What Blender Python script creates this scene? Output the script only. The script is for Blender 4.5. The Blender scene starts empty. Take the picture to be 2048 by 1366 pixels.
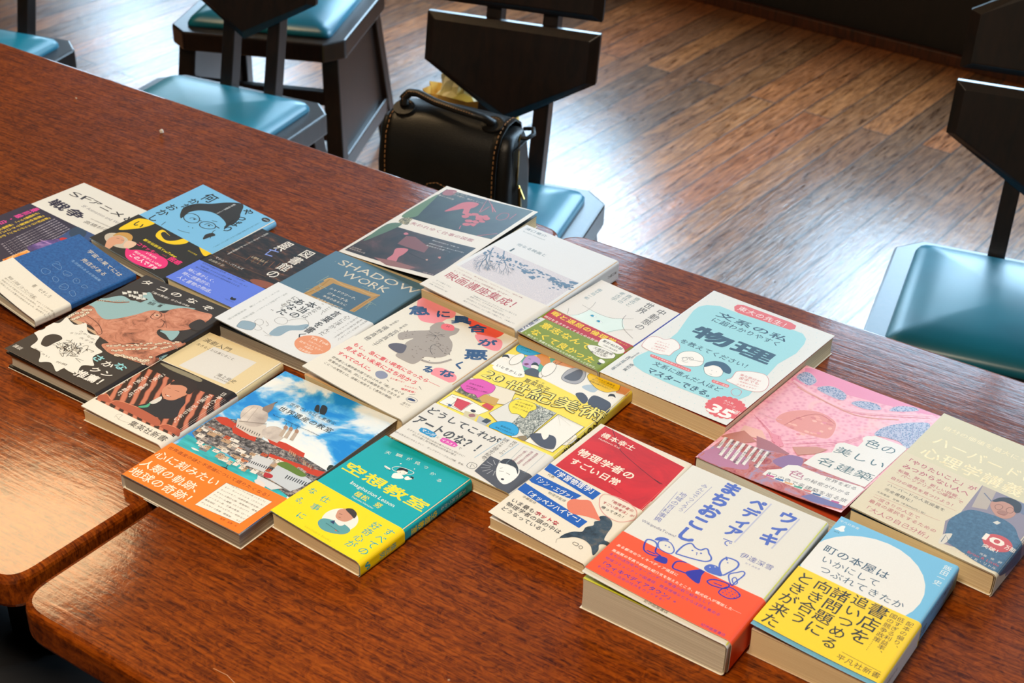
import bpy, bmesh, math, random
from mathutils import Vector, Matrix
from mathutils.geometry import tessellate_polygon
random.seed(7)
S = bpy.context.scene
COL = S.collection
TZ = 0.70                                  # table top height above the floor

# ------------------------------------------------------------------ camera
cd = bpy.data.cameras.new('camera'); cam = bpy.data.objects.new('camera', cd); COL.objects.link(cam)
cd.sensor_width = 36; cd.lens = 51.917; cd.clip_start = 0.05; cd.clip_end = 60
cr = Vector((0.99963124, 0.01441657, 0.02301187)); cu = Vector((-0.0271548, 0.53070721, 0.84712011)); cf = Vector((0, 0.84743261, -0.53090299))
cam.matrix_world = Matrix(((cr.x, cu.x, -cf.x, 0), (cr.y, cu.y, -cf.y, 0), (cr.z, cu.z, -cf.z, 0.82516866 + TZ), (0, 0, 0, 1)))
S.camera = cam
cd.dof.use_dof = True; cd.dof.focus_distance = 1.42; cd.dof.aperture_fstop = 13

# ------------------------------------------------------------------ light and exposure
S.view_settings.view_transform = 'Standard'; S.view_settings.look = 'None'
S.view_settings.gamma = 1; S.view_settings.use_curve_mapping = False
S.view_settings.exposure = 0.0
S.cycles.max_bounces = 6; S.cycles.caustics_reflective = False; S.cycles.caustics_refractive = False
S.cycles.sample_clamp_indirect = 4.0

RA = math.radians(-36.5)                   # the room's axes
RX = Vector((math.cos(RA), math.sin(RA), 0)); RY = Vector((-math.sin(RA), math.cos(RA), 0))
WP = Vector((0.89, 4.217, 0))              # a point on the window wall's foot
def room(a, b, z): return WP + RX * a + RY * b + Vector((0, 0, z))

w = bpy.data.worlds.new('daylight'); S.world = w; w.use_nodes = True
wn = w.node_tree; wn.nodes.clear()
wo = wn.nodes.new('ShaderNodeOutputWorld'); wb = wn.nodes.new('ShaderNodeBackground')
wtc = wn.nodes.new('ShaderNodeTexCoord'); wsx = wn.nodes.new('ShaderNodeSeparateXYZ'); wr = wn.nodes.new('ShaderNodeValToRGB')
wn.links.new(wtc.outputs['Generated'], wsx.inputs[0]); wn.links.new(wsx.outputs['Z'], wr.inputs[0])
e = wr.color_ramp.elements
e[0].position = 0.0; e[0].color = (0.10, 0.16, 0.10, 1); e[1].position = 0.5; e[1].color = (0.62, 0.80, 1.0, 1)
m_ = wr.color_ramp.elements.new(0.12); m_.color = (0.40, 0.55, 0.50, 1)
m_ = wr.color_ramp.elements.new(0.22); m_.color = (0.80, 0.92, 1.0, 1)
wn.links.new(wr.outputs[0], wb.inputs[0]); wb.inputs[1].default_value = 2.2
wn.links.new(wb.outputs[0], wo.inputs[0])

def area(name, loc, target, sx, sy, power, color, spread=180):
    l = bpy.data.lights.new(name, 'AREA'); l.shape = 'RECTANGLE'; l.size = sx; l.size_y = sy
    l.energy = power; l.color = color; l.spread = math.radians(spread)
    o = bpy.data.objects.new(name, l); COL.objects.link(o); o.location = loc
    o.rotation_euler = (Vector(target) - Vector(loc)).to_track_quat('-Z', 'Y').to_euler()
    return o
WIN = [(-3.7, -2.15), (-1.68, -0.55), (0.08, 1.35), (1.8, 3.2)]      # window openings along the wall
WZ0 = 0.62; WZT = [1.75, 2.5, 2.5, 2.5]                            # sill height, heads of the four openings
for (a0, a1), zt in zip(WIN, WZT):
    c = room((a0 + a1) / 2, 0.25, (WZ0 + zt) / 2 + 0.12)
    area('window_daylight', c, c - RY + Vector((0, 0, -0.2)), a1 - a0, zt - WZ0, (44 if zt > 2 else 28) * (a1 - a0) * (zt - WZ0), (0.50, 0.76, 1.0))

# ------------------------------------------------------------------ helpers
def lin(c):
    c = c / 255.0
    return c / 12.92 if c <= 0.04045 else ((c + 0.055) / 1.055) ** 2.4
def rgb(h):
    h = h.lstrip('#'); return tuple(lin(int(h[i:i + 2], 16)) for i in (0, 2, 4)) + (1,)
MC = {}
def new_mat(name):
    m = bpy.data.materials.new(name); m.use_nodes = True
    nt = m.node_tree; b = nt.nodes['Principled BSDF']; return m, nt, b
def flat(hexc, rough=0.42, spec=0.5, metal=0.0, coat=0.0):
    k = (hexc, rough, spec, metal, coat)
    if k in MC: return MC[k]
    m, nt, b = new_mat('paint_' + hexc)
    n = nt.nodes.new('ShaderNodeTexNoise'); n.inputs['Scale'].default_value = 900; n.inputs['Detail'].default_value = 2
    mx = nt.nodes.new('ShaderNodeMixRGB'); mx.blend_type = 'MULTIPLY'; mx.inputs[0].default_value = 0.08
    mx.inputs[1].default_value = rgb(hexc); tc = nt.nodes.new('ShaderNodeTexCoord')
    nt.links.new(tc.outputs['Object'], n.inputs['Vector']); nt.links.new(n.outputs[0], mx.inputs[2])
    nt.links.new(mx.outputs[0], b.inputs['Base Color'])
    b.inputs['Roughness'].default_value = rough; b.inputs['Specular IOR Level'].default_value = spec
    b.inputs['Metallic'].default_value = metal; b.inputs['Coat Weight'].default_value = coat; b.inputs['Coat Roughness'].default_value = 0.12
    MC[k] = m; return m
def nd(nt, t, **kw):
    n = nt.nodes.new(t)
    for k, v in kw.items():
        if k.startswith('_'): setattr(n, k[1:], v)
        else: n.inputs[k.replace('_', ' ')].default_value = v
    return n
def ramp(nt, src, stops, interp='LINEAR'):
    r = nt.nodes.new('ShaderNodeValToRGB'); r.color_ramp.interpolation = interp
    els = r.color_ramp.elements
    while len(els) < len(stops): els.new(0.5)
    for el, (p, c) in zip(els, stops): el.position = p; el.color = rgb(c) if isinstance(c, str) else (c, c, c, 1)
    nt.links.new(src, r.inputs[0]); return r.outputs[0]
def coords(nt, scale=(1, 1, 1), rot=(0, 0, 0), kind='Object'):
    tc = nt.nodes.new('ShaderNodeTexCoord'); mp = nt.nodes.new('ShaderNodeMapping')
    mp.inputs['Scale'].default_value = scale; mp.inputs['Rotation'].default_value = rot
    nt.links.new(tc.outputs[kind], mp.inputs['Vector']); return mp.outputs[0]
def noise(nt, vec, scale, detail=4, rough=0.55, dist=0.0):
    n = nd(nt, 'ShaderNodeTexNoise', Scale=scale, Detail=detail, Roughness=rough, Distortion=dist)
    nt.links.new(vec, n.inputs['Vector']); return n.outputs['Fac']
def mixc(nt, fac, a, b, mode='MIX'):
    m = nt.nodes.new('ShaderNodeMixRGB'); m.blend_type = mode
    for i, v in ((0, fac), (1, a), (2, b)):
        if isinstance(v, (int, float)): m.inputs[i].default_value = v if i == 0 else (v, v, v, 1)
        elif isinstance(v, str): m.inputs[i].default_value = rgb(v)
        else: nt.links.new(v, m.inputs[i])
    return m.outputs[0]
def bump(nt, b, h, strength=0.2, dist=0.001):
    n = nt.nodes.new('ShaderNodeBump'); n.inputs['Strength'].default_value = strength; n.inputs['Distance'].default_value = dist
    nt.links.new(h, n.inputs['Height']); nt.links.new(n.outputs[0], b.inputs['Normal'])

def link(name, verts, faces, mats, parent=None, mi=None, smooth=False, bevel=0.0, loc=None, rot=None, seg=2):
    me = bpy.data.meshes.new(name); me.from_pydata([tuple(v) for v in verts], [], faces)
    for m in (mats if isinstance(mats, (list, tuple)) else [mats]): me.materials.append(m)
    if mi: me.polygons.foreach_set('material_index', mi)
    if smooth: me.polygons.foreach_set('use_smooth', [True] * len(me.polygons))
    me.update(); o = bpy.data.objects.new(name, me); COL.objects.link(o)
    if parent: o.parent = parent
    if loc: o.location = loc
    if rot: o.rotation_euler = rot
    if bevel:
        bv = o.modifiers.new('bevel', 'BEVEL'); bv.width = bevel; bv.segments = seg; bv.limit_method = 'ANGLE'; bv.angle_limit = math.radians(35)
    return o
def tag(o, label=None, cat=None, group=None, kind=None):
    for k, v in (('label', label), ('category', cat), ('group', group), ('kind', kind)):
        if v: o[k] = v
    return o
def empty(name, loc, rot=(0, 0, 0)):
    o = bpy.data.objects.new(name, None); o.empty_display_size = 0.05; COL.objects.link(o); o.location = loc; o.rotation_euler = rot; return o
def boxm(c, s, V=None, F=None):
    V = [] if V is None else V; F = [] if F is None else F; n = len(V)
    for i in range(8): V.append((c[0] + s[0] / 2 * (1 if i & 1 else -1), c[1] + s[1] / 2 * (1 if i & 2 else -1), c[2] + s[2] / 2 * (1 if i & 4 else -1)))
    F += [tuple(n + j for j in f) for f in ((0, 2, 3, 1), (4, 5, 7, 6), (0, 1, 5, 4), (2, 6, 7, 3), (0, 4, 6, 2), (1, 3, 7, 5))]
    return V, F
def loft(rings, close=True, V=None, F=None):
    V = [] if V is None else V; F = [] if F is None else F; n = len(rings[0]); o = len(V)
    for r in rings: V += [tuple(p) for p in r]
    for i in range(len(rings) - 1):
        for j in range(n):
            k = (j + 1) % n; F.append((o + i * n + j, o + i * n + k, o + (i + 1) * n + k, o + (i + 1) * n + j))
    if close: F.append(tuple(o + j for j in range(n))[::-1]); F.append(tuple(o + (len(rings) - 1) * n + j for j in range(n)))
    return V, F
def prism(poly, z0, z1, V=None, F=None): return loft([[(x, y, z0) for x, y in poly], [(x, y, z1) for x, y in poly]], True, V, F)
def tube(path, r, n=8, V=None, F=None):
    rings = []
    P = [Vector(p) for p in path]
    up = Vector((0, 0, 1))
    for i, p in enumerate(P):
        d = (P[min(i + 1, len(P) - 1)] - P[max(i - 1, 0)]).normalized()
        a = d.cross(up); a = a.normalized() if a.length > 1e-4 else Vector((1, 0, 0)); b2 = d.cross(a).normalized()
        rr = r[i] if isinstance(r, (list, tuple)) else r
        rings.append([p + a * rr * math.cos(t * 2 * math.pi / n) + b2 * rr * math.sin(t * 2 * math.pi / n) for t in range(n)])
    return loft(rings, True, V, F)
def rounded(pts, rads, n=6):
    out = []; k = len(pts)
    for i in range(k):
        p0, p, p1 = Vector(pts[i - 1]), Vector(pts[i]), Vector(pts[(i + 1) % k]); r = rads[i] if isinstance(rads, (list, tuple)) else rads
        a = (p0 - p).normalized() * r; b2 = (p1 - p).normalized() * r
        if r <= 0: out.append(tuple(p)); continue
        for j in range(n + 1):
            t = j / n; q = (p + a) * (1 - t) ** 2 + p * 2 * t * (1 - t) + (p + b2) * t * t; out.append(tuple(q))
    return out

# ------------------------------------------------------------------ materials of the place
def wood_table():
    m, nt, b = new_mat('mahogany_table')
    v = coords(nt, (1, 1, 1)); g = coords(nt, (5, 60, 30)); g2 = coords(nt, (14, 260, 60))
    warp = noise(nt, coords(nt, (1, 1.8, 1)), 75, 4, 0.62, 1.6); big = noise(nt, v, 2.2, 3, 0.5)
    st = noise(nt, g, 1.6, 5, 0.62, 1.2); fi = noise(nt, g2, 1.5, 3, 0.6, 0.6)
    c = ramp(nt, st, [(0.28, '#4a1803'), (0.5, '#8c3a08'), (0.72, '#b2560e')])
    c = mixc(nt, 0.6, c, ramp(nt, warp, [(0.38, '#431502'), (0.5, '#9a4408'), (0.62, '#c4620f')]))
    c = mixc(nt, 0.4, c, ramp(nt, fi, [(0.4, '#2a0c02'), (0.6, '#b0560f')]))
    c = mixc(nt, 0.5, c, ramp(nt, big, [(0.3, '#a0a0a0'), (0.7, '#ffffff')]), 'MULTIPLY')
    sc = nd(nt, 'ShaderNodeTexVoronoi', Scale=7.0, _feature='DISTANCE_TO_EDGE'); wv = nd(nt, 'ShaderNodeVectorMath', _operation='ADD')
    nn = nd(nt, 'ShaderNodeTexNoise', Scale=3.0, Detail=2.0); nt.links.new(v, nn.inputs['Vector']); nt.links.new(v, wv.inputs[0]); nt.links.new(nn.outputs['Color'], wv.inputs[1]); nt.links.new(wv.outputs[0], sc.inputs['Vector'])
    scr = ramp(nt, sc.outputs['Distance'], [(0.0, 1.0), (0.0016, 0.0)])
    msk = ramp(nt, noise(nt, v, 7, 3), [(0.55, 0.0), (0.7, 0.35)])
    sm = nd(nt, 'ShaderNodeMath', _operation='MULTIPLY'); nt.links.new(scr, sm.inputs[0]); nt.links.new(msk, sm.inputs[1])
    c = mixc(nt, sm.outputs[0], c, '#b07a50')
    c = mixc(nt, 1.0, c, .82, 'MULTIPLY')
    dv = nd(nt, 'ShaderNodeTexVoronoi', Scale=42.0); nt.links.new(v, dv.inputs['Vector'])
    dm = nd(nt, 'ShaderNodeMath', _operation='MULTIPLY'); nt.links.new(ramp(nt, dv.outputs['Distance'], [(.03, 1.0), (.06, 0.0)]), dm.inputs[0]); nt.links.new(ramp(nt, noise(nt, v, 9, 2), [(.6, 0.0), (.66, .8)]), dm.inputs[1])
    c = mixc(nt, dm.outputs[0], c, '#d8b690')
    nt.links.new(c, b.inputs['Base Color'])
    r = ramp(nt, noise(nt, v, 30, 4, 0.6), [(0.3, 0.45), (0.7, 0.6)]); nt.links.new(r, b.inputs['Roughness'])
    b.inputs['Coat Weight'].default_value = 0.5; b.inputs['Coat Roughness'].default_value = 0.09; b.inputs['Specular IOR Level'].default_value = 0.06
    h = mixc(nt, 0.5, noise(nt, v, 60, 5, 0.65), st); bump(nt, b, h, 0.2, 0.001); nt.links.new([n for n in nt.nodes if n.type == 'BUMP'][0].outputs[0], b.inputs['Coat Normal'])
    return m
def wood_dark(name='dark_wood', c0='#0e0806', c1='#24150e', rough=0.36, coat=0.2):
    m, nt, b = new_mat(name)
    g = coords(nt, (8, 8, 60)); st = noise(nt, coords(nt, (60, 60, 7)), 1.5, 4, 0.6, 0.8)
    nt.links.new(ramp(nt, st, [(0.3, c0), (0.72, c1)]), b.inputs['Base Color'])
    b.inputs['Roughness'].default_value = rough; b.inputs['Coat Weight'].default_value = coat; b.inputs['Coat Roughness'].default_value = 0.25
    bump(nt, b, st, 0.15, 0.0006); return m
def wood_floor():
    m, nt, b = new_mat('worn_plank_floor')
    base = coords(nt, (1, 1, 1))
    br = nd(nt, 'ShaderNodeTexBrick', Scale=1.0, Mortar_Size=0.0022, Mortar_Smooth=0.4, Bias=0.0, Brick_Width=1.55, Row_Height=0.082)
    br.offset = 0.37; br.inputs['Color1'].default_value = (0, 0, 0, 1); br.inputs['Color2'].default_value = (1, 1, 1, 1); br.inputs['Mortar'].default_value = (0.5, 0.5, 0.5, 1)
    nt.links.new(base, br.inputs['Vector'])
    pc = br.outputs['Color']
    ofs = nd(nt, 'ShaderNodeVectorMath', _operation='MULTIPLY_ADD'); ofs.inputs[1].default_value = (9.3, 5.1, 7.7)
    nt.links.new(pc, ofs.inputs[0]); nt.links.new(base, ofs.inputs[2])
    mp = nd(nt, 'ShaderNodeMapping'); mp.inputs['Scale'].default_value = (1.6, 16, 1); nt.links.new(ofs.outputs[0], mp.inputs['Vector'])
    grain = noise(nt, mp.outputs[0], 2.4, 8, 0.68, 2.6)
    mp2 = nd(nt, 'ShaderNodeMapping'); mp2.inputs['Scale'].default_value = (3, 42, 1); nt.links.new(ofs.outputs[0], mp2.inputs['Vector'])
    fine = noise(nt, mp2.outputs[0], 4.0, 6, 0.7, 1.2)
    wave = nd(nt, 'ShaderNodeTexWave', Scale=3.2, Distortion=9.0, Detail=3.0, Detail_Scale=1.3, _bands_direction='Y'); nt.links.new(mp.outputs[0], wave.inputs['Vector'])
    c = ramp(nt, grain, [(0.3, '#1a0e08'), (0.46, '#5e361c'), (0.6, '#a06a3c'), (0.8, '#d0a26c')])
    c = mixc(nt, 0.42, c, ramp(nt, wave.outputs['Fac'], [(0.1, '#221209'), (0.8, '#9a6238')]))
    c = mixc(nt, 0.55, c, ramp(nt, fine, [(0.4, '#1c0e08'), (0.6, '#a67c56')]))
    c = mixc(nt, 0.75, c, ramp(nt, pc, [(0.0, '#5a463c'), (0.3, '#c0a088'), (0.5, '#6e625e'), (0.75, '#f0cc9c'), (1.0, '#d89868')]), 'MULTIPLY')
    c = mixc(nt, 1.0, c, 2.6, 'MULTIPLY')
    mo = ramp(nt, br.outputs['Fac'], [(0.0, 1.0), (0.6, 0.18)])
    c = mixc(nt, 1.0, c, mo, 'MULTIPLY')
    nt.links.new(c, b.inputs['Base Color'])
    r = ramp(nt, fine, [(0.3, 0.22), (0.7, 0.55)]); nt.links.new(r, b.inputs['Roughness'])
    b.inputs['Coat Weight'].default_value = 1.0; b.inputs['Coat IOR'].default_value = 1.8
    nt.links.new(ramp(nt, noise(nt, base, 9, 5, 0.7), [(0.35, 0.05), (0.7, 0.2)]), b.inputs['Coat Roughness'])
    hh = mixc(nt, 0.45, fine, grain); hh = mixc(nt, 0.35, hh, mo, 'MULTIPLY'); hh = mixc(nt, 0.3, hh, noise(nt, base, 45, 4, 0.6))
    bump(nt, b, hh, 0.5, 0.003)
    bn = [n for n in nt.nodes if n.type == 'BUMP'][0]; nt.links.new(bn.outputs[0], b.inputs['Coat Normal'])
    return m
def vinyl():
    m, nt, b = new_mat('teal_vinyl'); v = coords(nt)
    nt.links.new(ramp(nt, noise(nt, v, 5, 3), [(0.3, '#075a70'), (0.7, '#0c7890')]), b.inputs['Base Color'])
    b.inputs['Roughness'].default_value = 0.36; b.inputs['Specular IOR Level'].default_value = 0.6
    bump(nt, b, noise(nt, v, 350, 3), 0.12, 0.0005); return m
M_TABLE = wood_table(); M_DARK = wood_dark(); M_FLOOR = wood_floor(); M_VINYL = vinyl()
M_WALL = wood_dark('dark_wall_panel', '#080504', '#170e0a', 0.6, 0.0)
M_SKIRT = wood_dark('skirting_wood', '#2c1409', '#5a2c14', 0.45, 0.1)
def leather():
    m, nt, b = new_mat('black_leather'); v = coords(nt)
    nt.links.new(ramp(nt, noise(nt, v, 12, 3), [(0.3, '#0c0b09'), (0.7, '#191611')]), b.inputs['Base Color'])
    b.inputs['Roughness'].default_value = 0.42; b.inputs['Specular IOR Level'].default_value = 0.45
    vo = nd(nt, 'ShaderNodeTexVoronoi', Scale=480.0); nt.links.new(coords(nt, (1, 1.6, 1.6)), vo.inputs['Vector'])
    bump(nt, b, vo.outputs['Distance'], 0.35, 0.0004); return m
M_LEATHER = leather()

# ------------------------------------------------------------------ the room
def room_box(name, a0, a1, b0, b1, z0, z1, mat, nm='structure', bevel=0):
    V, F = prism([tuple(room(a, b, 0)[:2]) for a, b in ((a0, b0), (a1, b0), (a1, b1), (a0, b1))], z0, z1)
    o = link(name, V, F, mat, bevel=bevel); tag(o, kind=nm); return o
# floor: its own axes follow the planks
fl = link('floor', [(-5.5, -6.2, 0), (4.2, -6.2, 0), (4.2, 4.8, 0), (-5.5, 4.8, 0), (-5.5, -6.2, -0.1), (4.2, -6.2, -0.1), (4.2, 4.8, -0.1), (-5.5, 4.8, -0.1)],
          [(0, 1, 2, 3), (7, 6, 5, 4), (0, 4, 5, 1), (1, 5, 6, 2), (2, 6, 7, 3), (3, 7, 4, 0)], M_FLOOR)
fl.location = (WP.x, WP.y, 0); fl.rotation_euler = (0, 0, RA + math.pi / 2)
tag(fl, kind='structure')
M_PLASTER = flat('#4a3c2e', 0.8)
A0, A1, B0 = -4.2, 4.2, -7.0
# window wall: low dark panelling, piers between the windows, wall above
edges = [A0] + [x for p in WIN for x in p] + [A1]
VV, FF = [], []
def wall_piece(a0, a1, z0, z1):
    prism([tuple(room(a, b, 0)[:2]) for a, b in ((a0, 0), (a1, 0), (a1, 0.16), (a0, 0.16))], z0, z1, VV, FF)
wall_piece(A0, A1, 0, WZ0); wall_piece(A0, A1, 2.5, 3.1); wall_piece(WIN[0][0], WIN[0][1], WZT[0], 2.5)
for i in range(0, len(edges), 2): wall_piece(edges[i], edges[i + 1], WZ0, 2.5)
tag(link('wall_front', VV, FF, M_WALL), kind='structure')
room_box('baseboard_front', A0, A1, -0.02, 0.0, 0, 0.035, M_SKIRT, bevel=0.003)
room_box('wall_left', A0 - 0.12, A0, B0, 0.16, 0, 3.1, M_PLASTER)
room_box('wall_right', A1, A1 + 0.12, B0, 0.16, 0, 3.1, M_PLASTER)
room_box('wall_back', A0 - 0.12, A1 + 0.12, B0 - 0.12, B0, 0, 3.1, M_PLASTER)
room_box('ceiling', A0 - 0.12, A1 + 0.12, B0 - 0.12, 0.16, 3.1, 3.2, flat('#4c3d2e', 0.8))
for n, (a0, a1) in enumerate(WIN):
    V, F = [], []; WZ1 = WZT[n]
    def bar(x0, x1, z0, z1, d=0.05): prism([tuple(room(a, b, 0)[:2]) for a, b in ((x0, 0.05), (x1, 0.05), (x1, 0.05 + d), (x0, 0.05 + d))], z0, z1, V, F)
    bar(a0, a0 + .05, WZ0, WZ1); bar(a1 - .05, a1, WZ0, WZ1); bar(a0, a1, WZ0, WZ0 + .05); bar(a0, a1, WZ1 - .05, WZ1)
    bar((a0 + a1) / 2 - .02, (a0 + a1) / 2 + .02, WZ0, WZ1, .04); bar(a0, a1, 1.62, 1.66, .04)
    tag(link('window_%d' % (n + 1), V, F, M_DARK), kind='structure')
# two warm pendant lamps; the near one is an added fill lamp
M_SHADE = flat('#d9b98a', 0.6); M_BRASS = flat('#a98244', 0.3, metal=1.0)
def pendant(x, y, z, power, label):
    t = tag(empty('pendant_lamp', (x, y, z)), label, 'lamp', 'warm pendant lamps over the tables')
    rings = [[(r * math.cos(k * math.pi / 12), r * math.sin(k * math.pi / 12), h) for k in range(24)] for r, h in ((.32, 0), (.28, .07), (.16, .14), (.03, .17))]
    V, F = loft(rings, False); s = link('lamp_shade', V, F, M_SHADE, t, smooth=True)
    so = s.modifiers.new('thick', 'SOLIDIFY'); so.thickness = 0.004
    V, F = tube([(0, 0, .16), (0, 0, 3.1 - z)], .004); link('cord', V, F, M_DARK, t)
    l = bpy.data.lights.new('pendant_light', 'AREA'); l.shape = 'DISK'; l.size = .6; l.energy = power; l.color = (1.0, 0.80, 0.58) if y < 1 else (1.0, 0.70, 0.38)
    lo = bpy.data.objects.new('pendant_light', l); COL.objects.link(lo); lo.parent = t; lo.location = (0, 0, 0.03)
pendant(-1.20, 2.72, 2.15, 22, 'warm pendant lamp over the far end of the left table')
pendant(-0.35, 0.25, 2.35, 44, 'unseen warm pendant lamp above the camera, added as front fill')  # out of view, added to brighten the near faces of the books

# ------------------------------------------------------------------ the two tables
def table(name, pts, rads, leglocs, label):
    t = tag(empty(name, (pts[0][0], pts[0][1], 0)), label, 'table')
    ang = math.radians(-33)
    ca, sa = math.cos(-ang), math.sin(-ang)
    q = [((x - pts[0][0]) * ca - (y - pts[0][1]) * sa, (x - pts[0][0]) * sa + (y - pts[0][1]) * ca) for x, y in pts]
    t.rotation_euler = (0, 0, ang)
    V, F = prism(rounded(q, rads, 8), TZ - 0.034, TZ); top = link('table_top', V, F, M_TABLE, t, bevel=0.006, seg=3)
    V, F = [], []
    cx = sum(p[0] for p in q) / 4; cy = sum(p[1] for p in q) / 4
    ins = [(cx + (x - cx) * (1 - .09 / abs(x - cx)), cy + (y - cy) * (1 - .09 / abs(y - cy))) for x, y in q]
    ins2 = [(cx + (x - cx) * (1 - .115 / abs(x - cx)), cy + (y - cy) * (1 - .115 / abs(y - cy))) for x, y in q]
    for i in range(4):
        j = (i + 1) % 4; loft([[(*ins[i], TZ - .13), (*ins[j], TZ - .13), (*ins2[j], TZ - .13), (*ins2[i], TZ - .13)], [(*ins[i], TZ - .034), (*ins[j], TZ - .034), (*ins2[j], TZ - .034), (*ins2[i], TZ - .034)]], True, V, F)
    link('apron', V, F, M_DARK, t)
    for x, y in ins:
        V, F = boxm((x + (cx - x) * .03 / abs(x - cx) * 1.0, y + (cy - y) * .03 / abs(y - cy) * 1.0, (TZ - .036) / 2), (.06, .06, TZ - .036)); link('leg', V, F, M_DARK, t, bevel=.003)
    return t
table('wooden_table', [(-1.78, 1.845), (-0.408, 0.915), (0.062, 1.568), (-1.30, 2.478)], [.04, .03, .03, .04], None,
      'left reddish brown wooden table with bare far end, orange sheen and a white crumb')
table('wooden_table', [(-0.403, 0.898), (1.05, -0.06), (1.50, 0.63), (0.066, 1.571)], [.035, .04, .04, .035], None,
      'right reddish brown wooden table with rounded corner, butted against the left table')

# ------------------------------------------------------------------ chairs
CS = dict(lean=.207, w=.153, h1=.272, h2=.191, h3=.105, h4=.292, h5=.378, h6=.43, px=.05, sw=.195, ch=.04, sd=.40)
def chair(loc, th, label, group='dark wooden chairs with teal seats', zs=.395, back=True):
    c = CS; t = tag(empty('dining_chair', loc, (0, 0, th)), label, 'chair', group)
    sw, ch, sd = c['sw'], c['ch'], c['sd']
    oc = [(-sw, -ch), (-sw + ch, 0), (sw - ch, 0), (sw, -ch), (sw, -sd + ch), (sw - ch, -sd), (-sw + ch, -sd), (-sw, -sd + ch)]
    V, F = prism(oc, zs - .042, zs); link('seat_frame', V, F, M_DARK, t, bevel=.004)
    m = .034; q = [(x * (sw - m) / sw, -sd / 2 + (y + sd / 2) * (sd / 2 - m) / (sd / 2)) for x, y in [(-sw, 0), (sw, 0), (sw, -sd), (-sw, -sd)]]
    out = rounded(q, .02, 3); rings = []; cx, cy = 0, -sd / 2
    for k, hgt in ((1, zs - .004), (1, zs + .006), (.97, zs + .014), (.86, zs + .023), (.66, zs + .029), (.4, zs + .033), (.12, zs + .034)):
        rings.append([(cx + (x - cx) * k, cy + (y - cy) * k, hgt) for x, y in out])
    V, F = loft(rings, True); link('cushion', V, F, M_VINYL, t, smooth=True)
    for sx in (-1, 1):
        for yt, yb in ((-.05, .01), (-sd + .05, -sd - .01)):
            x0, x1 = sx * (sw - .035), sx * (sw - .01); h = .019
            V, F = loft([[(x1 - h, yb - h, 0), (x1 + h, yb - h, 0), (x1 + h, yb + h, 0), (x1 - h, yb + h, 0)], [(x0 - h, yt - h, zs - .042), (x0 + h, yt - h, zs - .042), (x0 + h, yt + h, zs - .042), (x0 - h, yt + h, zs - .042)]])
            link('leg', V, F, M_DARK, t, bevel=.003)
        V, F = loft([[(sx * (sw - .02) - .006, -sd + .03, .13), (sx * (sw - .02) + .006, -sd + .03, .13), (sx * (sw - .02) + .006, -.03, .13), (sx * (sw - .02) - .006, -.03, .13)],
                     [(sx * (sw - .033) - .006, -sd + .06, zs - .042), (sx * (sw - .033) + .006, -sd + .06, zs - .042), (sx * (sw - .033) + .006, -.06, zs - .042), (sx * (sw - .033) - .006, -.06, zs - .042)]])
        link('side_panel', V, F, M_DARK, t)
        V, F = boxm((sx * (sw - .017), -sd / 2, .11), (.03, sd - .02, .04)); link('side_rail', V, F, M_DARK, t, bevel=.003)
    for y, z in ((-sd + .05, .255), (-.06, .255), (-sd / 2, .10)):
        V, F = boxm((0, y, z), (2 * sw - .07, .022, .032)); link('stretcher', V, F, M_DARK, t, bevel=.002)
    L = c['lean']
    def b3(x, h, d): return (x, L * h - .02 + d, zs + h)
    for sx in (-1, 1):
        x = sx * c['px'] + .012; h = .0135
        top = .40
        V, F = loft([[(x - h, -.045, zs - .04), (x + h, -.045, zs - .04), (x + h, -.015, zs - .04), (x - h, -.015, zs - .04)],
                     [b3(x - h, top, .0), b3(x + h, top, .0), b3(x + h, top, .028), b3(x - h, top, .028)]])
        link('back_post', V, F, M_DARK, t, bevel=.002)
    def panel(pl, d0, d1):
        V, F = loft([[b3(x, h, d0) for x, h in pl], [b3(x, h, d1) for x, h in pl]]); return V, F
    w_ = c['w']; lo = [(-w_, c['h1']), (-w_, c['h2']), (0, c['h3']), (w_, c['h2']), (w_, c['h1'])]
    up = [(-w_, c['h5']), (-w_, c['h4']), (w_, c['h4']), (w_, c['h5']), (0, c['h5'] + .086)]
    for nm, pl in (('lower_back_panel', lo), ('upper_back_panel', up)):
        cyy = sum(p[1] for p in pl) / len(pl)
        inn = [(x * .90, cyy + (h - cyy) * .84) for x, h in pl]
        V, F = [], []; n = len(pl)
        loft([[b3(x, h, -.004) for x, h in pl], [b3(x, h, -.014) for x, h in pl]], False, V, F)
        a = len(V); V += [b3(x, h, -.014) for x, h in pl] + [b3(x, h, -.022) for x, h in inn]
        for i in range(n): j = (i + 1) % n; F.append((a + i, a + j, a + n + j, a + n + i))
        F.append(tuple(range(a + n, a + 2 * n))); F.append(tuple(range(n))[::-1])
        link(nm, V, F, M_DARK, t, bevel=.0015)
    return t
chair((-0.02, 2.353, 0), math.radians(-18.4), 'dark wooden chair with teal seat holding the black leather handbag')
chair((0.815, 2.095, 0), math.radians(-21), 'dark wooden chair with teal seat at the right edge, tucked under the right table')
chair((-0.525, 2.715, 0), math.radians(-24), 'dark wooden chair with teal seat tucked under the left table, left of the handbag')
chair((-1.09, 3.00, 0), math.radians(-20), 'dark wooden chair with a corner of teal seat at the far left edge')
chair((-0.50, 3.38, 0), math.radians(-10), 'dark wooden chair with teal seat standing out on the floor, its side panel showing')

chair((-0.66, 0.80, 0), math.radians(147), 'dark wooden chair at the near edge of the left table under a dark coat')

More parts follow.
